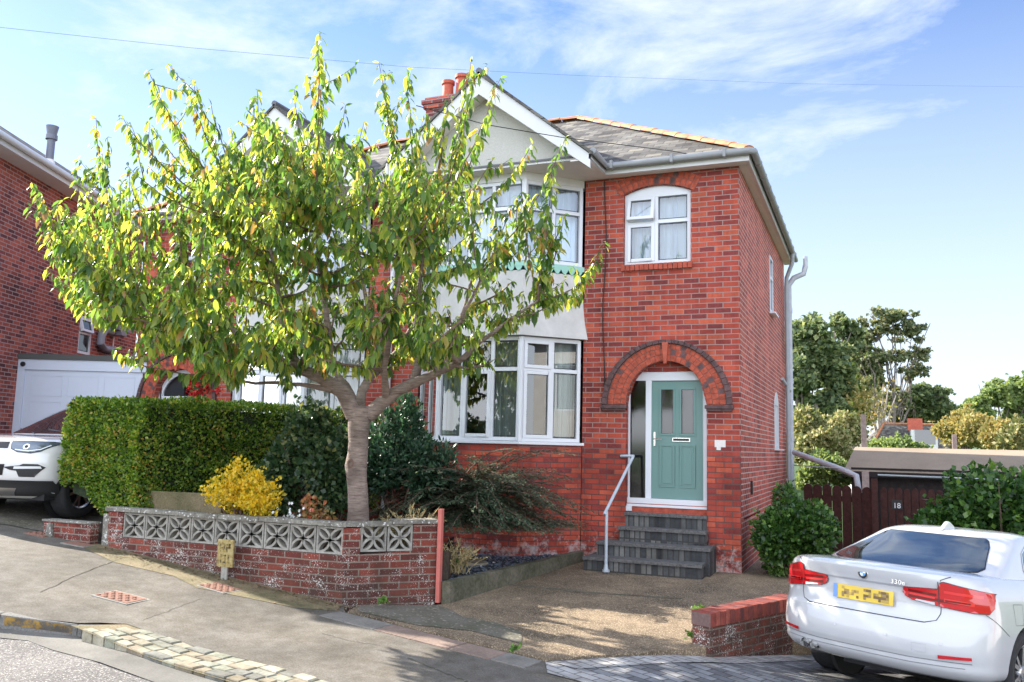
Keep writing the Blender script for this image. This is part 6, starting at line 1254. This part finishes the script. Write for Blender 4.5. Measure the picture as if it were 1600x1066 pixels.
def offroader():
    h = radians(171); fc = (-9.02, -4.62); L = 4.59; Fv = (sin(h), cos(h)); org = (fc[0]-Fv[0]*L, fc[1]-Fv[1]*L, .435)
    R = thing('white_off_roader', org, 'white off-roader nose to the street at the left edge, partly behind the hedge', 'car'); R.rotation_euler = (radians(1.5), 0, -h)
    low = Shell([(.26, .15, 4.30, .80, .3, .55), (.34, .08, 4.42, .86, .3, .55), (.44, .05, 4.47, .90, .3, .55), (.52, .03, 4.53, .925, .3, .56), (.62, .02, 4.565, .935, .3, .58), (.74, .02, 4.585, .940, .3, .60), (.84, .03, 4.585, .940, .3, .62), (.92, .05, 4.565, .935, .3, .62), (.985, .07, 4.53, .925, .3, .64), (1.02, .1, 4.46, .91, .3, .66), (1.05, .12, 4.30, .89, .3, .7), (1.085, .15, 3.95, .86, .3, .6), (1.11, .2, 3.6, .82, .3, .5), (1.125, .3, 3.35, .76, .3, .4)], 2.6, 2.7)
    WP = plain('brilliant white car paint', (.78, .78, .78), .22, coat=1); b = low.mesh().build('body', WP, R, smooth=True, local=True); cut(b, [(.62, 1.2, .93, .37, .41), (-1.2, -.62, .93, .37, .41), (.62, 1.2, 3.67, .37, .41), (-1.2, -.62, 3.67, .37, .41)])
    top = Shell([(1.04, .10, 3.55, .86, .3, .7), (1.12, .12, 3.46, .84, .3, .66), (1.25, .18, 3.18, .80, .3, .6), (1.42, .28, 2.82, .755, .3, .5), (1.56, .40, 2.50, .70, .3, .45), (1.64, .5, 2.28, .64, .3, .4), (1.68, .8, 2.0, .50, .3, .3), (1.70, 1.1, 1.7, .25, .2, .2)], 2.8, 3)
    top.mesh(step=.015).build('cabin', PAINT, R, smooth=True, local=True)
    tf = lambda l, z: top.front(l*(top.f(z)[2]/.80), z); patch3('windscreen', [(-.76, 1.13), (.76, 1.13), (.73, 1.5), (.70, 1.60), (-.70, 1.60), (-.73, 1.5)], tf, CGLASS, R, .005, .04)
    for sg in (1, -1): patch3('side_window', [(.6, 1.14), (3.0, 1.14), (2.55, 1.5), (2.4, 1.56), (.7, 1.5)], lambda r_, z, sg=sg: top.side(r_, z, sg), CGLASS, R, .006, .05)
    ff = lambda l, z: low.front(l, z)
    for sg in (1, -1):
        hl = [(sg*a, c) for a, c in ((.47, .985), (.50, .90), (.58, .865), (.72, .855), (.80, .875), (.885, .955), (.91, .985), (.80, .99))]; o = patch3('headlamp', hl, ff, LENS, R, .010, .03)
        patch3('lamp_rim', [[(sg*.68+(a-sg*.68)*1.05, .925+(c-.925)*1.16) for a, c in hl]], ff, M['black'], o, .006, .03)
        for x, rad in ((.66, .034),): patch3('projector', [(sg*x+rad*cos(a), .925+rad*sin(a)) for a in np.arange(0, 6.2, .4)], ff, plain('projector lens', (.75, .8, .85), .05, metal=.6), o, .016, .04); patch3('projector_core', [(sg*x+rad*.55*cos(a), .925+rad*.55*sin(a)) for a in np.arange(0, 6.2, .4)], ff, M['black'], o, .018, .04)
        patch3('daytime_light', strip([(sg*.55, .885), (sg*.70, .872), (sg*.80, .895), (sg*.86, .95)], .012), ff, plain('clear strip', (.8, .85, .9), .1), o, .016, .03)
        fg = [(sg*a, c) for a, c in ((.42, .665), (.62, .69), (.66, .71), (.80, .71), (.86, .67), (.76, .545), (.60, .545), (.58, .62), (.50, .63))]; o2 = patch3('fog_lamp_panel', fg, ff, PLASTIC, R, .006, .03)
        patch3('fog_lamp', [(sg*.55, .645), (sg*.83, .655), (sg*.82, .685), (sg*.56, .678)], ff, plain('fog lens', (.8, .82, .84), .1, coat=1), o2, .012, .03)
    patch3('grille', [(-.45, .90), (.45, .90), (.44, .985), (-.44, .985)], ff, M['black'], R, .006, .04); patch3('lower_grille', [(-.40, .56), (.40, .56), (.44, .70), (-.44, .70)], ff, M['black'], R, .005, .04)
    patch3('lower_bumper', [(-.84, .30), (.84, .30), (.88, .42), (.885, .50), (-.885, .50), (-.88, .42)], ff, PLASTIC, R, .008, .04); patch3('skid_plate', [(-.45, .30), (.45, .30), (.52, .40), (-.52, .40)], ff, SILVER, R, .012, .04)
    for sg in (1, -1):
        n = 24; arc = [(3.67+.445*cos(pi*k/n*1.02), .38+.445*sin(pi*k/n*1.02)) for k in range(n+1)]; patch3('arch_trim', strip(arc, .06), lambda r_, z, sg=sg: low.side(r_, z, sg), PLASTIC, R, .008, .05)
    patch3('bonnet_line', strip([(-.86, 1.0), (0, 1.005), (.86, 1.0)], .006), ff, SEAM, R, .002, .04)
    wp = MB()
    for x in (-.45, .15): a = tf(x, 1.135); b2 = tf(x+.5, 1.20); wp.tube([a+Vector((0, .02, 0)), b2+Vector((0, .02, .0))], .010, 6)
    wp.build('wiper', M['black'], R, local=True)
    m = MB(); m.box(-.78, .78, .3, 4.2, .24, .32); m.build('underbody', UNDER, R, local=True)
    for l, sg in ((.80, 1), (-.80, -1)):
        for r_ in (.93, 3.67): wheel(R, l, r_, .362, .362, .235, .24, sg)
    for l0 in (.62, -.66):
        for r_ in (.93, 3.67):
            m = MB(); Mx = lambda a, b_, c, l0=l0, r_=r_: Vector((l0+c, r_+a, .37+b_)); m.lathe([(.0001, .02), (.41, .02)], Mx, 30); m.build('arch_liner', UNDER, R, smooth=True, local=True)
offroader()
# ------------------------------------------------------------------ the house next door on the left, turned with the bend
def neighbour():
    k = 1.111; P0 = at(50, 450, 16.66); P0.z = 0; tdir = Vector((-.3967, .9179, 0)); n = Vector((.9179, .3967, 0)); ax = axes(P0, tdir, n)
    H = thing('detached_house', (P0.x, P0.y, .8), 'tall dark brick house at the left edge with a white garage built on its side', 'house')
    def hit(u, v):                                     # where a sight line meets the side wall
        r = ray(u, v); s = (P0-CAM).dot(n)/Vector((r.x, r.y, 0)).dot(n); p = CAM+r*s; return (p-P0).dot(tdir), p.z
    u0 = -2.3; u1 = hit(209, 540)[0]+.1; zt = hit(0, 213)[1]-.35; zg = hit(0, 200)[1]
    w = MB(); a, zb_ = hit(146.5, 496); b, _ = hit(127, 490); wa0, wz1 = hit(126, 491); wa1, _ = hit(147, 497); _, wz0 = hit(140, 556)
    pierced(w, ax, u0, u1, -.5, zt, [(wa0, wa1, wz0, lambda x: wz1)], .23)
    w.quad(ax(u0, -.23, -.5), ax(u0, -1.2, -.5), ax(u0, -1.2, zt), ax(u0, -.23, zt)); w.quad(ax(u1, -.23, -.5), ax(u1, -.23, zt), ax(u1, -1.2, zt), ax(u1, -1.2, -.5)); w.quad(ax(u0, -1.2, -.5), ax(u1, -1.2, -.5), ax(u1, -1.2, zt), ax(u0, -1.2, zt)); w.build('wall', M['brick_old'], H)
    window(H, lambda u, d, z: ax(u, d-.02, z), wa0+.01, wa1-.01, wz0+.01, wz1-.01, [], wz0+(wz1-wz0)*.55, sashes=[(0, 1)], curtain='curtain_grey', open_light=(0, 1), gl='glass_dark')
    r = MB(); z0 = zt+.15; o = .42
    r.quad(ax(u0-.1, o, z0), ax(u1+o, o, z0), ax(u1-.6, -.6, z0+.75), ax(u0-.1, -.6, z0+.75)); r.quad(ax(u0-.1, o, z0), ax(u0-.1, -.6, z0+.75), ax(u0-.1, -1.4, z0)); r.quad(ax(u1+o, o, z0), ax(u1+o, -1.4, z0), ax(u1-.6, -.6, z0+.75)); r.quad(ax(u0-.1, -1.4, z0), ax(u0-.1, -.6, z0+.75), ax(u1-.6, -.6, z0+.75), ax(u1+o, -1.4, z0)); r.build('roof', M['slate'], H)
    f = MB(); f.box(u0-.1, u1+o, o-.03, o, zt-.02, zt+.17, ax); f.box(u0-.1, u1+o, -.02, o-.03, zt-.02, zt+.0, ax); f.build('fascia', M['barge'], H)
    g = MB(); g.tube([ax(u0-.1, o+.06, z0-.03), ax(u1+o, o+.06, z0-.03)], .06, 10); g.build('gutter', M['upvc'], H, smooth=True)
    fl = MB(); fu = hit(70, 225)[0]; q = ax(fu, .12, 0); fl.tube([q+Vector((0, 0, zt+.25)), q+Vector((0, 0, zt+.42))], [.13, .09], 12); fl.build('flue_collar', M['plate_white'], H, smooth=True)
    fl = MB(); fl.tube([q+Vector((0, 0, zt+.40)), q+Vector((0, 0, zt+.82)), q+Vector((0, 0, zt+.83)), q+Vector((0, 0, zt+.92)), q+Vector((0, 0, zt+.93)), q+Vector((0, 0, zt+1.1))], [.075, .075, .11, .11, .09, .12], 14); fl.build('flue', M['flue'], H, smooth=True)
    # grey duct loop, meter box
    d = MB(); m0, mz = hit(152, 530)
    du, dz = hit(150, 532); sc = .5
    pts = []
    for (u, v) in ((168, 519), (158, 514), (152, 524), (150, 536), (156, 545), (170, 547)): a_, z_ = hit(u, v); pts.append(ax(a_, .10, z_))
    d.tube(pts, .085, 10); d.build('duct', M['duct'], H, smooth=True)
    a_, z_ = hit(178, 507); m = MB(); m.box(a_-.30, a_+.32, 0, .26, z_-.16, z_+.20, ax); m.box(a_-.22, a_+.05, .0, .3, z_-.28, z_-.16, ax); m.build('meter_box', M['metal_box'], H, bevel=.01)
    m = MB(); a2, _ = hit(175, 530); m.tube([ax(a2, .04, z_-.2), ax(a2, .04, z_-1.0)], .015, 6); m.build('conduit', M['upvc'], H)
    m = MB(); a3, _ = hit(214, 540); m.tube([ax(u1+.12, .06, -.2), ax(u1+.12, .06, zt)], .05, 10); m.build('downpipe', M['upvc'], H, smooth=True)
    # garage against the side wall, facing the street
    G0, Gz = hit(37, 562); y0 = G0-.15; gl = 3.15
    gb = MB(); gb.box(y0+.03, u1+.5, 0, gl-.0, -.4, Gz-.02, ax); gb.build('garage_wall', M['brick_old'], H)
    gr = MB(); gr.box(y0-.06, u1+.5, .0, gl+.06, Gz+.00, Gz+.10, ax); gr.build('garage_roof', plain('dark felt edge', (.07, .07, .065), .8), H)
    fr = MB(); fr.box(y0-.03, y0+.03, .0, gl, Gz-.20, Gz-.0, ax); fr.box(y0-.03, y0+.03, .0, .14, .2, Gz-.20, ax); fr.box(y0-.03, y0+.03, gl-.14, gl, .2, Gz-.20, ax); fr.build('garage_frame', M['garage'], H, bevel=.01)
    gd = MB(); gd.box(y0+.0, y0+.03, .14, gl-.14, .2, Gz-.20, ax); go = gd.build('garage_door', M['garage'], H)
    pn = MB()
    for i in range(4):
        for j in range(4):
            x0 = .22+(gl-.44)*i/4+.05; x1 = .22+(gl-.44)*(i+1)/4-.05; z0_ = .85+(Gz-1.1)*j/4+.05; z1_ = .85+(Gz-1.1)*(j+1)/4-.05
            for q in ((x0, x1, z0_, z0_+.012), (x0, x1, z1_-.012, z1_), (x0, x0+.012, z0_, z1_), (x1-.012, x1, z0_, z1_)): pn.box(y0-.006, y0, q[0], q[1], q[2], q[3], ax)
    go['_o'] = (P0.x, P0.y, .8); pn.build('door_panel', M['garage'], go)
    cm = MB(); cm.tube([ax(y0-.06, .10, Gz-.10), ax(y0-.03, .10, Gz-.10)], .045, 12); cm.build('camera', M['black'], H)
neighbour()
drape('driveway_left', [(-11.5, -6.5), (-8.5, -4.45), (-7.9, -4.36), (-7.0, -1.0), (-7.0, 3), (-14, 3), (-14, -5)], lambda x, y: front_z(x, -4.35) if y > -4.35 else front_z(x, y), M['drive_dark'], dz=.010)
# ------------------------------------------------------------------ behind: gate, shed, posts, hedges, far house, trees
def gate():
    A = at(1255, 757, 15.3); B = at(1362, 757, 14.3); C2 = at(1500, 757, 13.6); z0 = -1.0
    def run(P, Q, n, name, label, arch=0, open_=0):
        P = Vector((P.x, P.y, 0)); Q = Vector((Q.x, Q.y, 0)); d = Q-P; nn = Vector((d.y, -d.x, 0)).normalized(); ax = axes(P, d, nn); L = d.length; t = thing(name, (P+Q)/2+Vector((0, 0, z0)), label, 'gate' if 'gate' in name else 'fence'); w = L/n; rr = random.Random(n)
        for z in (-.55, .85): r = MB(); r.box(0, L, -.06, -.025, z, z+.09, ax); r.build('rail', M['fence'], t)
        for k in range(n):
            m = MB(); a, b = k*w+.010, (k+1)*w-.010; top = 1.05+rr.uniform(-.01, .01)+arch*(-.0); pts = [ax(a, 0, z0), ax(b, 0, z0), ax(b, 0, top)]+[ax((a+b)/2+(b-a)/2*cos(tt), 0, top+.075*sin(tt)) for tt in np.linspace(.25, pi-.25, 7)]+[ax(a, 0, top)]; m.prism(pts, nn*-.022); m.build('board', M['fence'], t)
        return t, ax, L
    run(A, B, 7, 'picket_fence', 'dark brown round topped picket fence between the house and its gate', open_=.5)
    t, ax, L = run(B+Vector((.12, 0, 0)), C2, 10, 'wooden_gate', 'dark brown round topped board gate in front of the shed, with a small number sign')
    pl = MB(); pl.box(.18, .34, .002, .01, .78, .93, ax); s = pl.build('number_sign', M['black'], t); 
    d = (ax(1, 0, 0)-ax(0, 0, 0)); nn = ax(0, 1, 0)-ax(0, 0, 0); o = root_loc(t); c = ax(.26, .012, .80)-o; Mx = Matrix(((d.x, 0, nn.x, c.x), (d.y, 0, nn.y, c.y), (0, 1, 0, c.z), (0, 0, 0, 1))); text_mesh('18', .12, Mx, M['upvc'], s, 'number')
    m = MB(); q = B+Vector((.04, .0, 0)); m.box(q.x-.05, q.x+.05, q.y-.05, q.y+.05, z0, 1.26); tag(m.build('gate_post', M['fence'], bevel=.01), 'dark brown square post between the pickets and the gate', 'post')
gate()
def shed():
    a = at(1321, 699, 18.0); b = at(1575, 706, 16.8); e0 = at(1318, 736, 16.2); e1 = at(1580, 745, 14.9); t = thing('garden_shed', ((e0.x+e1.x)/2, (e0.y+e1.y)/2, -1), 'long black shed with a sandy felt roof behind the gate', 'shed')
    z1 = (e0.z+e1.z)/2; z2 = (a.z+b.z)/2+.02; P = Vector((e0.x, e0.y, 0)); d = Vector((e1.x-e0.x, e1.y-e0.y, 0)); L = d.length+1.2; n = Vector((d.y, -d.x, 0)).normalized(); ax = axes(P, d, n); dp = 1.75
    r = MB(); r.prism([ax(0, .0, z1), ax(0, -dp, z2), ax(0, -dp*2, z1), ax(0, -dp*2, z1-.03), ax(0, -dp, z2-.04), ax(0, 0, z1-.03)], ax(L, 0, 0)-ax(0, 0, 0)); r.build('roof', M['felt'], t)
    w = MB(); k = 0; z = -1.1
    while z < z1-.05: w.box(.12, L-.1, -.14-.012*(k % 1), -.12, z, z+.135, ax); w.box(.12, L-.1, -.126, -.108, z, z+.02, ax); z += .14
    w.box(.12, L-.1, -dp*2+.1, -.13, -1.1, z1-.02, ax); w.build('boards', M['shed_wall'], t); f = MB(); f.box(-.02, L, -.0, .025, z1-.10, z1+.005, ax); f.build('fascia', M['shed_wall'], t)
    g = MB(); g.tube([ax(.6, .05, z1-.05), ax(L, .05, z1-.07)], .018, 8); g.build('gutter', M['pipe_grey'], t, smooth=True)
    c = MB(); p0 = at(1241, 707, 17.6); p1 = at(1318, 735, 16.0); p2 = at(1338, 744, 15.7); p3 = at(1342, 770, 15.6); c.tube([p0, p1, p2, p3], .055, 10); tag(c.build('long_pipe', M['pipe_white'], smooth=True), 'long white pipe sloping down from the house corner to the shed', 'pipe')
    c = MB(); c.tube([at(1241, 727, 17), at(1325, 733, 15.9)], .012, 6); tag(c.build('clothes_line', M['pipe_grey'], smooth=True), 'thin line running level below the sloping white pipe', 'line')
    for (u, v0, d_, r_, lab) in ((1349, 648, 18.6, .055, 'grey weathered post rising behind the left end of the shed roof'), (1491, 679, 18.4, .045, 'shorter grey post rising behind the right half of the shed roof'), (1352, 736, 15.4, .06, 'short pale post standing between the picket fence and the shed wall')):
        a = at(u, v0, d_); m = MB(); m.box(a.x-r_, a.x+r_, a.y-r_, a.y+r_, -1.2, a.z); tag(m.build('timber_post', M['grey_wood'], bevel=.01), lab, 'post')
shed()
def far_house():
    a = at(1372, 690, 62); b = at(1478, 690, 62); c = at(1413, 662, 64); z0 = a.z-1.5; t = thing('bungalow', ((a.x+b.x)/2, (a.y+b.y)/2, z0-3), 'grey roofed house with a red chimney seen between bushes beyond the shed', 'house')
    P = Vector((a.x-1.0, a.y, 0)); d = Vector((b.x-a.x+3, b.y-a.y, 0)); L = d.length; n = Vector((d.y, -d.x, 0)).normalized(); ax = axes(P, d, n); zt = c.z
    r = MB(); r.quad(ax(0, 0, z0), ax(L, 0, z0), ax(L, -4, zt), ax(2.5, -4, zt)); r.quad(ax(0, 0, z0), ax(2.5, -4, zt), ax(0, -8, z0)); r.quad(ax(0, -8, z0), ax(2.5, -4, zt), ax(L, -4, zt), ax(L, -8, z0)); r.quad(ax(L, 0, z0), ax(L, -8, z0), ax(L, -4, zt)); r.build('roof', M['slate'], t)
    w = MB(); w.box(.3, L-.3, -7.7, -.3, z0-3, z0, ax); w.build('wall', M['stucco'], t)
    h = MB(); h.tube([ax(0, .03, z0+.05), ax(2.5, -3.95, zt+.08)], .09, 6); h.tube([ax(2.5, -4, zt+.05), ax(L, -4, zt+.05)], .08, 6); h.build('hip_tiles', M['terra'], t)
    q = at(1428, 656, 64); m = MB(); m.box(q.x-.45, q.x+.55, q.y-.4, q.y+.4, zt-.5, zt+.38); ch = m.build('chimney', M['pot'], t)
    q = at(1443, 683, 61.0); m = MB(); m.box(q.x-.8, q.x+.9, q.y, q.y+2, q.z-.8, q.z+.5); dm = m.build('dormer', M['stucco'], t); m = MB(); m.box(q.x-.55, q.x+.75, q.y-.03, q.y, q.z-.5, q.z+.5); dm['_o'] = tuple(t.location); m.build('dormer_window', CGLASS, dm)
far_house()
def big_tree(name, base, crowns, n, ls, mat, label, trunk=.4, cr=(.10, .24), bark='bark_far', limbs=True, seed=1, group='trees beyond the garden', cat='tree', inner=.25):
    rr = random.Random(seed); t = thing(name, tuple(base), label, cat, group); P = []; vol = np.array([c[3]*c[4]*c[5] for c in crowns])**.67; vol = vol/vol.sum(); Dn = []
    for (cx, cy, cz, rx, ry, rz), f in zip(crowns, vol):
        m = int(n*f); nb = max(16, int(170*f)); d = unit(RNG.normal(0, 1, (nb, 3))); rad = RNG.random(nb)**.5*.92; bc = np.array([cx, cy, cz])+d*np.array([rx, ry, rz])*rad[:, None]
        idx = RNG.integers(0, nb, m); dd = unit(RNG.normal(0, 1, (m, 3))); br = np.array([rx, ry, rz*.62])*RNG.uniform(*cr, nb)[idx][:, None]; P.append(bc[idx]+rnd(m, .62)*br); Dn.append(dd)
        for k in range(nb): pass
    P = np.concatenate(P); Dn = np.concatenate(Dn); k = len(P); L = ls*RNG.uniform(.6, 1.3, k); leaf_obj('crown', P, Dn+rnd(k, .6)+np.array([0, 0, -.15]), rnd(k, .7)+np.array([0, -.3, .8]), L, L*.42, mat, t)
    m = MB(); B = Vector(base); cen = [Vector(c[:3]) for c in crowns]; top = max(c.z for c in cen); mid = B.lerp(Vector((cen[0].x, cen[0].y, (B.z+top)/2)), .75)
    m.tube([B, B.lerp(mid, .5)+Vector((rr.uniform(-.2, .2), 0, 0)), mid], [trunk, trunk*.8, trunk*.6], 9)
    for c, C_ in zip(cen, crowns):
        w_ = (c-mid).length*.10; m.tube([mid, mid.lerp(c, .35)+Vector((rr.uniform(-w_, w_), rr.uniform(-w_, w_), .3)), mid.lerp(c, .7)+Vector((rr.uniform(-w_, w_), rr.uniform(-w_, w_), .2)), c], [trunk*.5, trunk*.36, trunk*.2, trunk*.08], 7)
        for j in range(6):
            e = c+Vector((rr.uniform(-1, 1)*C_[3], rr.uniform(-1, 1)*C_[4], rr.uniform(-.4, .8)*C_[5]))*.8; s = mid.lerp(c, rr.uniform(.2, 1)); m.tube([s, s.lerp(e, .5)+Vector((0, 0, .2)), e], [trunk*.18, trunk*.12, .03], 5)
    m.build('trunk', M[bark], t, smooth=True)
def crown_px(lst): 
    out = []
    for u, v, d, ru, rv in lst: p = at(u, v, d); s = d/F_PX; out.append((p.x, p.y, p.z, ru*s, (ru+rv)/2*s, rv*s))
    return out
def base_px(u, d, z): p = at(u, 700, d); return (p.x, p.y, z)
big_tree('broadleaf_tree', base_px(1262, 66, -4), crown_px([(1262, 540, 66, 42, 50), (1248, 600, 65, 34, 48), (1300, 580, 67, 36, 52), (1285, 640, 66, 44, 34), (1320, 520, 69, 26, 30)]), 24000, 0.41, FOL['tree_a'], 'dark dense tree rising straight behind the drainpipes at the house corner', .45, seed=2)
big_tree('broadleaf_tree', base_px(1330, 78, -4), crown_px([(1335, 600, 78, 36, 60), (1325, 650, 78, 44, 30), (1350, 560, 80, 26, 36)]), 13000, 0.41, FOL['tree_c'], 'lighter green tree filling the gap between the dark tree and the tall airy one', .4, seed=7)
big_tree('airy_tree', base_px(1378, 73, -4), crown_px([(1395, 492, 73, 44, 20), (1365, 515, 73, 34, 22), (1425, 520, 73, 34, 22), (1440, 552, 73, 24, 16), (1385, 560, 73, 40, 24), (1425, 580, 73, 26, 18), (1360, 590, 73, 26, 26), (1390, 620, 73, 34, 22), (1340, 545, 73, 22, 26)]), 11000, 0.30, FOL['tree_b'], 'tallest airy tree with its limbs showing against the sky', .24, cr=(.08, .19), seed=3)
big_tree('broadleaf_tree', base_px(1450, 80, -4), crown_px([(1440, 625, 80, 42, 26), (1465, 645, 80, 26, 24), (1410, 645, 80, 28, 26)]), 12000, 0.41, FOL['tree_a'], 'round dark tree low behind the roof with the red chimney', .4, seed=5)
big_tree('broadleaf_tree', base_px(1560, 88, -4), crown_px([(1555, 618, 88, 38, 26), (1595, 640, 88, 34, 34), (1525, 640, 88, 26, 24), (1620, 610, 88, 40, 34)]), 14000, 0.43, FOL['tree_c'], 'bright green tree at the right edge of the view above the golden bush', .4, seed=8)
def pale_trunk():
    t = thing('bare_tree', base_px(1375, 67, -4), 'slender pale barked bare tree standing before the airy tree', 'tree', None); m = MB(); rr = random.Random(4)
    B = Vector(base_px(1377, 67, -4))
    for (u, v) in ((1370, 612), (1388, 605), (1350, 620), (1400, 618), (1380, 600)): e = at(u, v, 67); mid = at(1376+(u-1376)*.3, 668, 67); m.tube([B, mid, e], [.17, .12, .03], 6)
    m.build('trunk', M['bark_pale'], t, smooth=True)
    P = []; D = []
    for k in range(700): p = at(rr.gauss(1345, 24), rr.gauss(630, 20), 66.5+rr.uniform(-1, 1)); P.append(tuple(p))
    P = np.array(P); leaf_obj('crown', P, rnd(len(P)), rnd(len(P)), RNG.uniform(.2, .42, len(P)), np.full(len(P), .10), FOL['orange'], t)
pale_trunk()
def px_bush(name, u, v, d, ru, rv, n, ls, mat, label, seed, group=None, **k):
    p = at(u, v, d); s = d/F_PX; bush(name, (p.x, p.y, p.z), (ru*s, ru*s*.8, rv*s), n, ls, mat, label, 'bush', group, lumpy=.3, seed=seed, stems=8, **k)
px_bush('garden_bush', 1268, 705, 24, 50, 58, 12000, .12, FOL['pale'], 'large pale leaved bush between the house corner and the shed', 3)
px_bush('garden_bush', 1318, 690, 27, 34, 42, 5000, .12, FOL['pale'], 'pale mottled bush behind the left end of the shed', 5)
px_bush('garden_bush', 1290, 745, 18.5, 40, 34, 4500, .09, FOL['tree_c'], 'bright green bush showing over the picket fence', 6)
px_bush('golden_bush', 1508, 680, 30, 52, 36, 9000, .13, FOL['orange'], 'big rounded golden bush behind the shed roof', 7)
px_bush('garden_bush', 1566, 690, 27, 30, 34, 4500, .12, FOL['orange'], 'smaller golden green bush at the right of the big golden one', 8)
px_bush('garden_bush', 1400, 700, 32, 44, 12, 2600, .12, FOL['tree_c'], 'low light green bush before the roof with the red chimney', 9)
px_bush('garden_bush', 1590, 700, 19, 26, 50, 3500, .09, FOL['pale'], 'pale shrub at the right edge beside the end of the shed', 10)
def laurel():
    c = at(1570, 790, 10.6); bush('laurel_bush', (c.x+.1, c.y+.3, .72), (1.02, .8, .86), 13000, .085, FOL['side'], 'big dark green bush behind the roof of the white saloon at the right edge', 'bush', lumpy=.22, seed=14, w=.4, stems=20)
laurel()
# far greenery closing the view, hills
def woods():
    n = 26000; x = RNG.uniform(-45, 110, n); y = 100+RNG.uniform(0, 25, n)+.1*x; h = 3.2+1.6*np.sin(x*.21)+1.0*np.sin(x*.53+1); z = -3+RNG.random(n)**.7*h; P = np.column_stack([x, y, z]); o = leaf_obj('far_wood', P, rnd(n), rnd(n)+np.array([0, -.4, .7]), RNG.uniform(.5, 1.1, n), RNG.uniform(.25, .5, n), FOL['tree_a'], None); tag(o, 'low dark line of distant trees beyond the gardens', 'wood', kind='stuff')
    xs = np.linspace(-500, 700, 60); V = []; F = []
    for i, xx in enumerate(xs): hh = 5+9*(.5+.5*sin(xx*.008+2))*(.6+.4*sin(xx*.021)); V += [(xx, 420, -14), (xx, 470, hh-3), (xx, 560, hh)]
    for i in range(len(xs)-1):
        for j in (0, 1): F.append((i*3+j, (i+1)*3+j, (i+1)*3+j+1, i*3+j+1))
    me = bpy.data.meshes.new('hills'); me.from_pydata(V, [], F); o = link('hills', me, M['hill']); o['kind'] = 'structure'
woods()
def opposite():
    t = thing('rendered_house', (14, -2, -1), 'pale rendered house right of view, seen only mirrored in the bay window glass', 'house'); ax = axes((11, 1.5, -.6), (0, -1, 0), (-1, 0, 0)); hs = [(a, b, c, (lambda t_: (lambda x: t_))(d)) for a, b in ((1, 3.2), (4.5, 6.7)) for c, d in ((.9, 2.6), (3.4, 4.9))]
    w = MB(); pierced(w, ax, 0, 7.4, -.9, 5.6, hs, .2); w.box(0, 7.4, -7, -6.8, -.9, 5.6, ax); w.build('wall', M['stucco'], t)
    b = MB(); b.box(3.4, 4.3, .0, .1, -.9, 5.6, ax); b.build('brick_pier', M['brick_side'], t)
    for x in (1, 4.5):
        for z0, z1 in ((3.4, 4.9), (.9, 2.6)): window(t, lambda u, d, z: ax(u, d-.08, z), x+.01, x+2.19, z0+.01, z1-.01, [x+1.1], None, curtain='curtain_white')
    r = MB(); r.prism([ax(-.4, .5, 5.6), ax(-.4, -3.4, 8.2), ax(-.4, -7.4, 5.6)], ax(8.2, 0, 0)-ax(0, 0, 0)); r.build('roof', M['slate'], t)
opposite()
# telephone wires
def wires():
    for pts, lab in (([(-120, 30, 15), (300, 75, 18), (640, 105, 22), (900, 118, 27), (1250, 131, 36), (1750, 138, 60)], 'thin telephone wire crossing the sky above the gable'),):
        m = MB(); m.tube([at(*p) for p in pts], .0032, 5); tag(m.build('telephone_wire', M['cable'], smooth=True), lab, 'wire')
    m = MB(); a = at(300, 95, 8); b = Vector((-1.0, -.42, 5.86)); P = [at(650, 165, 11.0), at(760, 195, 11.4), at(880, 215, 12.2), at(1050, 236, 12.6), at(1100, 246, 12.7)]; m.tube(P, .006, 5); tag(m.build('telephone_wire', M['cable'], smooth=True), 'lower wire passing in front of the gable to the gutter bracket', 'wire')
wires()
